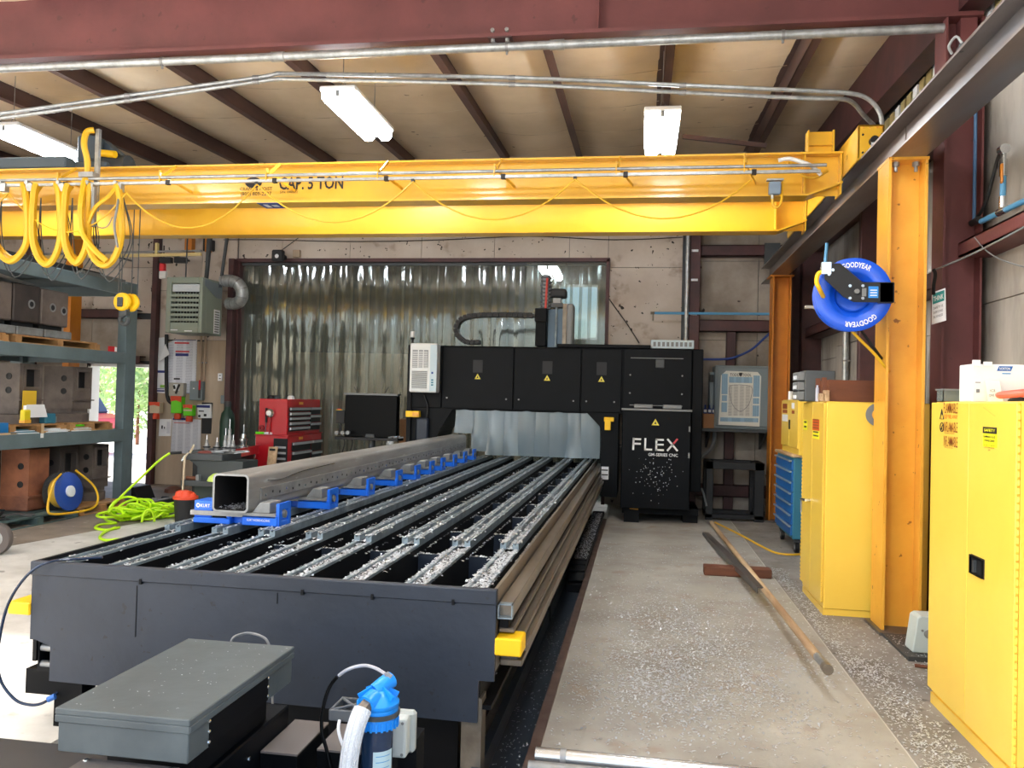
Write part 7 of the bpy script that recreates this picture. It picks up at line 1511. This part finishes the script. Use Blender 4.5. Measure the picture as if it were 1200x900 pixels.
MB().tube(smooth([at(120, 653, Y=3.62), at(90, 655, Y=3.58), at(62, 657.5, Y=3.5), at(40, 667, Y=3.47), at(22, 686, Y=3.46), at(8, 712, Y=3.45), at(0, 745, Y=3.45), at(-3, 775, Y=3.45), at(2, 800, Y=3.46), at(18, 820, Y=3.47), at(35, 826, Y=3.48), at(50, 824, Y=3.5), at(64, 814, Y=3.54), at(76, 802, Y=3.6)], 7), .007, 7).build('cable_body', mat('cable_dark_blue', (34, 48, 70), .25), lc_)
p_ = at(56, 820, Y=3.5); MB().cyl(p_, p_ + Vector((.03, .01, .015)), .014, n=8).build('blue_coupling', mat('coupling_blue', (50, 110, 190), .4), lc_)

# ------------------------------------------------------------------ outside the doorway
car = thing('red_car', 'red and white car parked outside, seen through the open doorway', 'car', at(120, 500, Y=19))
q = at(121, 496, Y=19); 
MB().prism([(q.x - 1.9, .35), (q.x + .1, .35), (q.x + .1, .85), (q.x - .3, .98), (q.x - 1.2, 1.02), (q.x - 1.9, .95)], 'y', 18.2, 19.8).build('car_body', mat('car_red', (214, 60, 66), .3), car, .08, 2)
MB().prism([(q.x - 1.7, 1.0), (q.x - .3, .98), (q.x - .6, 1.42), (q.x - 1.5, 1.46)], 'y', 18.3, 19.7).build('car_cabin', mat('car_glass', (60, 66, 90), .15), car, .06)
for x in (q.x - 1.5, q.x - .2): MB().cyl((x, 18.15, .33), (x, 18.35, .33), .33, n=18).build('wheel', BLACK, car)
def bush(x, y, h, w_, label, n_=1400):
    r = thing('bush', label, 'bush', (x, y, 0)); b = MB(); 
    for k in range(n_):
        u_ = Vector((random.gauss(0, 1), random.gauss(0, 1), random.gauss(0, 1))).normalized() * (random.random() ** .4)
        c_ = Vector((x + u_.x * w_, y + u_.y * w_ * .7, h * .55 + u_.z * h * .5)); s_ = random.uniform(.07, .14); a1 = Vector((random.gauss(0, 1), random.gauss(0, 1), random.gauss(0, 1))).normalized(); a2 = a1.orthogonal().normalized()
        b.add([c_ - a1 * s_, c_ + a2 * s_ * .4, c_ + a1 * s_, c_ - a2 * s_ * .4], [(0, 1, 2, 3)])
    f_ = b.build('foliage', LEAFM, r); f_['kind'] = 'stuff'
    MB().cyl((x, y, 0), (x, y, h * .5), .06, .03, n=8).build('stem', WOODD, r)
bush(at(118, 440, Y=26).x, 26, 3.4, 1.6, 'green bush outside the doorway behind the red car'); bush(at(163, 450, Y=22).x, 22, 3.2, 1.1, 'green bush outside seen through the right part of the doorway')

# ------------------------------------------------------------------ small things high on the back left wall
wr_ = thing('busbar_rail', 'pale conductor rail with black trolleys on the wall behind the crane at the left', 'rail', (-8.5, 12.4, 4))
a, b_ = at(38, 302, Y=12.4), at(236, 298, Y=12.4)
MB().bar(a, b_, .04, .05).build('rail', mat('rail_cream', (214, 192, 130), .45), wr_); MB().bar(a + Vector((0, 0, .06)), b_ + Vector((0, 0, .06)), .03, .03).build('upper_rail', STEEL, wr_)
for u in (195, 212): q = at(u, 304, Y=12.4); MB().box(q.x - .1, q.x + .1, 12.36, 12.44, q.z - .06, q.z + .03).build('rail_trolley', BLACK, wr_)
for u in (60, 130, 200): q = at(u, 300, Y=12.4); MB().box(q.x - .015, q.x + .015, 12.42, 12.96, q.z, q.z + .03).build('rail_bracket', DKGREY, wr_)
q = at(184, 292, Y=12.4); MB().box(q.x - .02, q.x + .02, 12.37, 12.43, q.z - .1, q.z + .1).build('ladder_clip', mat('clip_cream', (226, 208, 140), .5), wr_)
po = thing('orange_remote', 'orange and black control box high on the wall left of the curtain', 'control box', at(243, 288, Y=12.9)); p_, q_ = at(239.5, 295, Y=12.85), at(247, 279, Y=12.85)
box(p_.x, q_.x - .03, 12.85, 12.965, p_.z, q_.z).build('box_body', ORANGE, po, .01); box(q_.x - .03, q_.x + .02, 12.86, 12.96, p_.z + .03, q_.z - .03).build('black_side', BLACK, po); box(p_.x - .04, p_.x, 12.87, 12.96, p_.z + .02, q_.z).build('black_back', BLACK, po)
os_ = thing('orange_post', 'short orange post on the wall right above the unit heater', 'post', at(222, 285, Y=12.9)); p_, q_ = at(218, 296, Y=12.9), at(227, 268, Y=12.9); box(p_.x, q_.x, 12.85, 12.965, p_.z, q_.z).build('post_body', ORANGE, os_)
# ------------------------------------------------------------------ metal chips (swarf)
def chips(name, label, P, s0, s1, cat='metal chips', flat=True):
    """thousands of tiny bent flakes, far too many to count"""
    n = len(P); P = np.asarray(P, float); a = rng.uniform(0, 2 * np.pi, n); L = rng.uniform(s0, s1, n); W = L * rng.uniform(.25, .5, n); h = L * rng.uniform(.1, .55, n)
    ca, sa = np.cos(a), np.sin(a); dx = np.stack([ca * L, sa * L, np.zeros(n)], 1); dy = np.stack([-sa * W, ca * W, np.zeros(n)], 1); up = np.stack([np.zeros(n), np.zeros(n), h], 1)
    V = np.stack([P - dx - dy, P - dx + dy, P + up + dy, P + up - dy, P + dx + dy * .7, P + dx - dy * .7], 1).reshape(-1, 3)
    b = np.arange(n)[:, None] * 6; F = np.concatenate([b + np.array([[0, 3, 2, 1]]), b + np.array([[3, 5, 4, 2]])], 0)
    me = bpy.data.meshes.new(name); me.from_pydata(V.tolist(), [], F.tolist()); me.materials.append(CHIPM)
    o = bpy.data.objects.new(name, me); COL.objects.link(o); tag(o, label, cat, kind='stuff'); return o
def blob(n, cx, cy, sx, sy):
    return np.stack([rng.normal(cx, sx, n), rng.normal(cy, sy, n)], 1)
Q = np.concatenate([blob(2600, .25, 5.2, .26, .55), blob(1500, .75, 5.0, .3, .45), blob(1200, .1, 6.2, .3, .6), blob(900, 0, 4.6, .3, .3), blob(1100, .6, 6.3, .35, .7), np.stack([rng.uniform(-.4, 1.25, 1300), rng.uniform(3.8, 9.5, 1300)], 1)])
Q = Q[(Q[:, 0] > -.4) & (Q[:, 0] < 1.26) & (Q[:, 1] > 3.6) & (Q[:, 1] < 10.5)]
keep = np.array([mnoise.noise(Vector((x * 2.6, y * 1.6, 3))) + .35 + .6 * rng.random() > .3 for x, y in Q]); Q = Q[keep]
chips('floor_chips', 'bright metal chips scattered over the light walkway concrete', np.column_stack([Q, np.full(len(Q), .003)]), .005, .013)
Q = np.concatenate([np.stack([rng.normal(1.42, .09, 1500), rng.uniform(3.9, 5.6, 1500)], 1), np.stack([rng.uniform(1.3, 2.0, 700), rng.uniform(5.0, 6.6, 700)], 1), np.stack([rng.normal(1.36, .05, 900), rng.uniform(5.2, 8.5, 900)], 1)])
Q = Q[(Q[:, 0] > 1.29) & ((Q[:, 0] < 1.6) | (Q[:, 1] > 5.0))]
chips('side_chips', 'bright metal chips along the foot of the yellow cabinets', np.column_stack([Q, np.full(len(Q), .003)]), .005, .012)
# chips on the bed: on the near rail bases, on the rails and on the cross plates
pts = []
for i, x in enumerate(RX):
    wgt = [.4, .35, .8, .8, 1.1, 1.3, 1.5, 1.7][i]
    n_ = int(340 * wgt); yy = rng.uniform(3.58, 4.6, n_); pts.append(np.stack([rng.normal(x, .022, n_), yy, np.full(n_, .754)], 1)); 
    n_ = int(160 * wgt); yy = rng.uniform(3.6, 4.6, n_); pts.append(np.stack([x + rng.choice([-.04, .04], n_) + rng.normal(0, .008, n_), yy, np.full(n_, .768)], 1))
    n_ = int(520 * wgt); yy = 4.6 + 7 * rng.random(n_) ** 1.6; pts.append(np.stack([x + rng.choice([-.036, .036], n_) * 1 + rng.normal(0, .014, n_), yy, np.full(n_, .803)], 1))
    n_ = int(420 * wgt); yy = 4.6 + 7 * rng.random(n_) ** 1.5; pts.append(np.stack([rng.normal(x, .012, n_) + .0, yy, np.full(n_, .768)], 1))
    n_ = int(220 * wgt); yy = 4.5 + 6 * rng.random(n_) ** 1.5; pts.append(np.stack([x + rng.choice([-.056, .056], n_) * rng.uniform(.85, 1.1, n_), yy, np.full(n_, .716)], 1))
for y in cross_y:
    n_ = 300; pts.append(np.stack([rng.uniform(TX0 + .05, TX1 - .04, n_), np.full(n_, y + .01) + rng.normal(0, .004, n_), np.full(n_, .714)], 1))
n_ = 500; pts.append(np.stack([rng.normal(TX1 - .03, .012, n_), rng.uniform(3.6, 9, n_), np.full(n_, .676)], 1))
n_ = 2600; pts.append(np.stack([rng.uniform(TX0 + .05, TX1 - .05, n_), rng.uniform(3.6, 11.6, n_), np.full(n_, .273)], 1))
P_ = np.concatenate(pts); P_ = P_[(P_[:, 0] > TX0 + .03) & (P_[:, 0] < TX1 - .018)]
chips('bed_chips', 'curly metal chips lying on the rails and cells of the machine bed', P_, .005, .014)
n_ = 260; chips('tube_chips', 'metal chips heaped inside the open mouth of the square tube', np.stack([rng.normal(-2.48, .045, n_), rng.uniform(4.72, 4.95, n_), .893 + .018 * rng.random(n_)], 1), .004, .01)
n_ = 1500; P_ = np.stack([rng.uniform(-.6, -.47, n_), rng.uniform(7.75, 11, n_), np.full(n_, .132)], 1); chips('chain_chips', 'metal chips covering the top of the drag chain', P_, .004, .01)
n_ = 420; P_ = np.stack([rng.uniform(-.65, -.49, n_), rng.uniform(2.6, 6.5, n_), np.full(n_, -.098)], 1); chips('trench_chips', 'metal chips in the dark trench channel', P_, .003, .007)
n_ = 70; P_ = np.stack([rng.uniform(-1.7, -1.3, n_), rng.uniform(2.26, 2.95, n_), np.full(n_, .656)], 1); chips('cover_chips', 'a few metal chips on the grey-green drive cover', P_, .0015, .004)
n_ = 260; P_ = np.stack([rng.uniform(1.76, 2.1, n_), rng.uniform(5.65, 6.15, n_), np.full(n_, .022)], 1); chips('tray_chips', 'metal chips in the dark tray at the column foot', P_, .003, .008)
# chips stuck to the lettered cabinet
n_ = 95; V_ = [(rng.normal(.22, .13), FY_ - .003, rng.normal(.62, .13)) for _ in range(n_)]
b = MB()
for x, y, z in V_:
    s = rng.uniform(.003, .008); b.add([(x - s, y, z - s * .5), (x + s * .6, y, z - s), (x + s, y - .002, z + s * .6), (x - s * .4, y - .002, z + s)], [(0, 1, 2, 3)])
o = b.build('stuck_chips', CHIPM, None); tag(o, 'tiny metal chips sticking to the front of the lettered black cabinet', 'metal chips', kind='stuff')
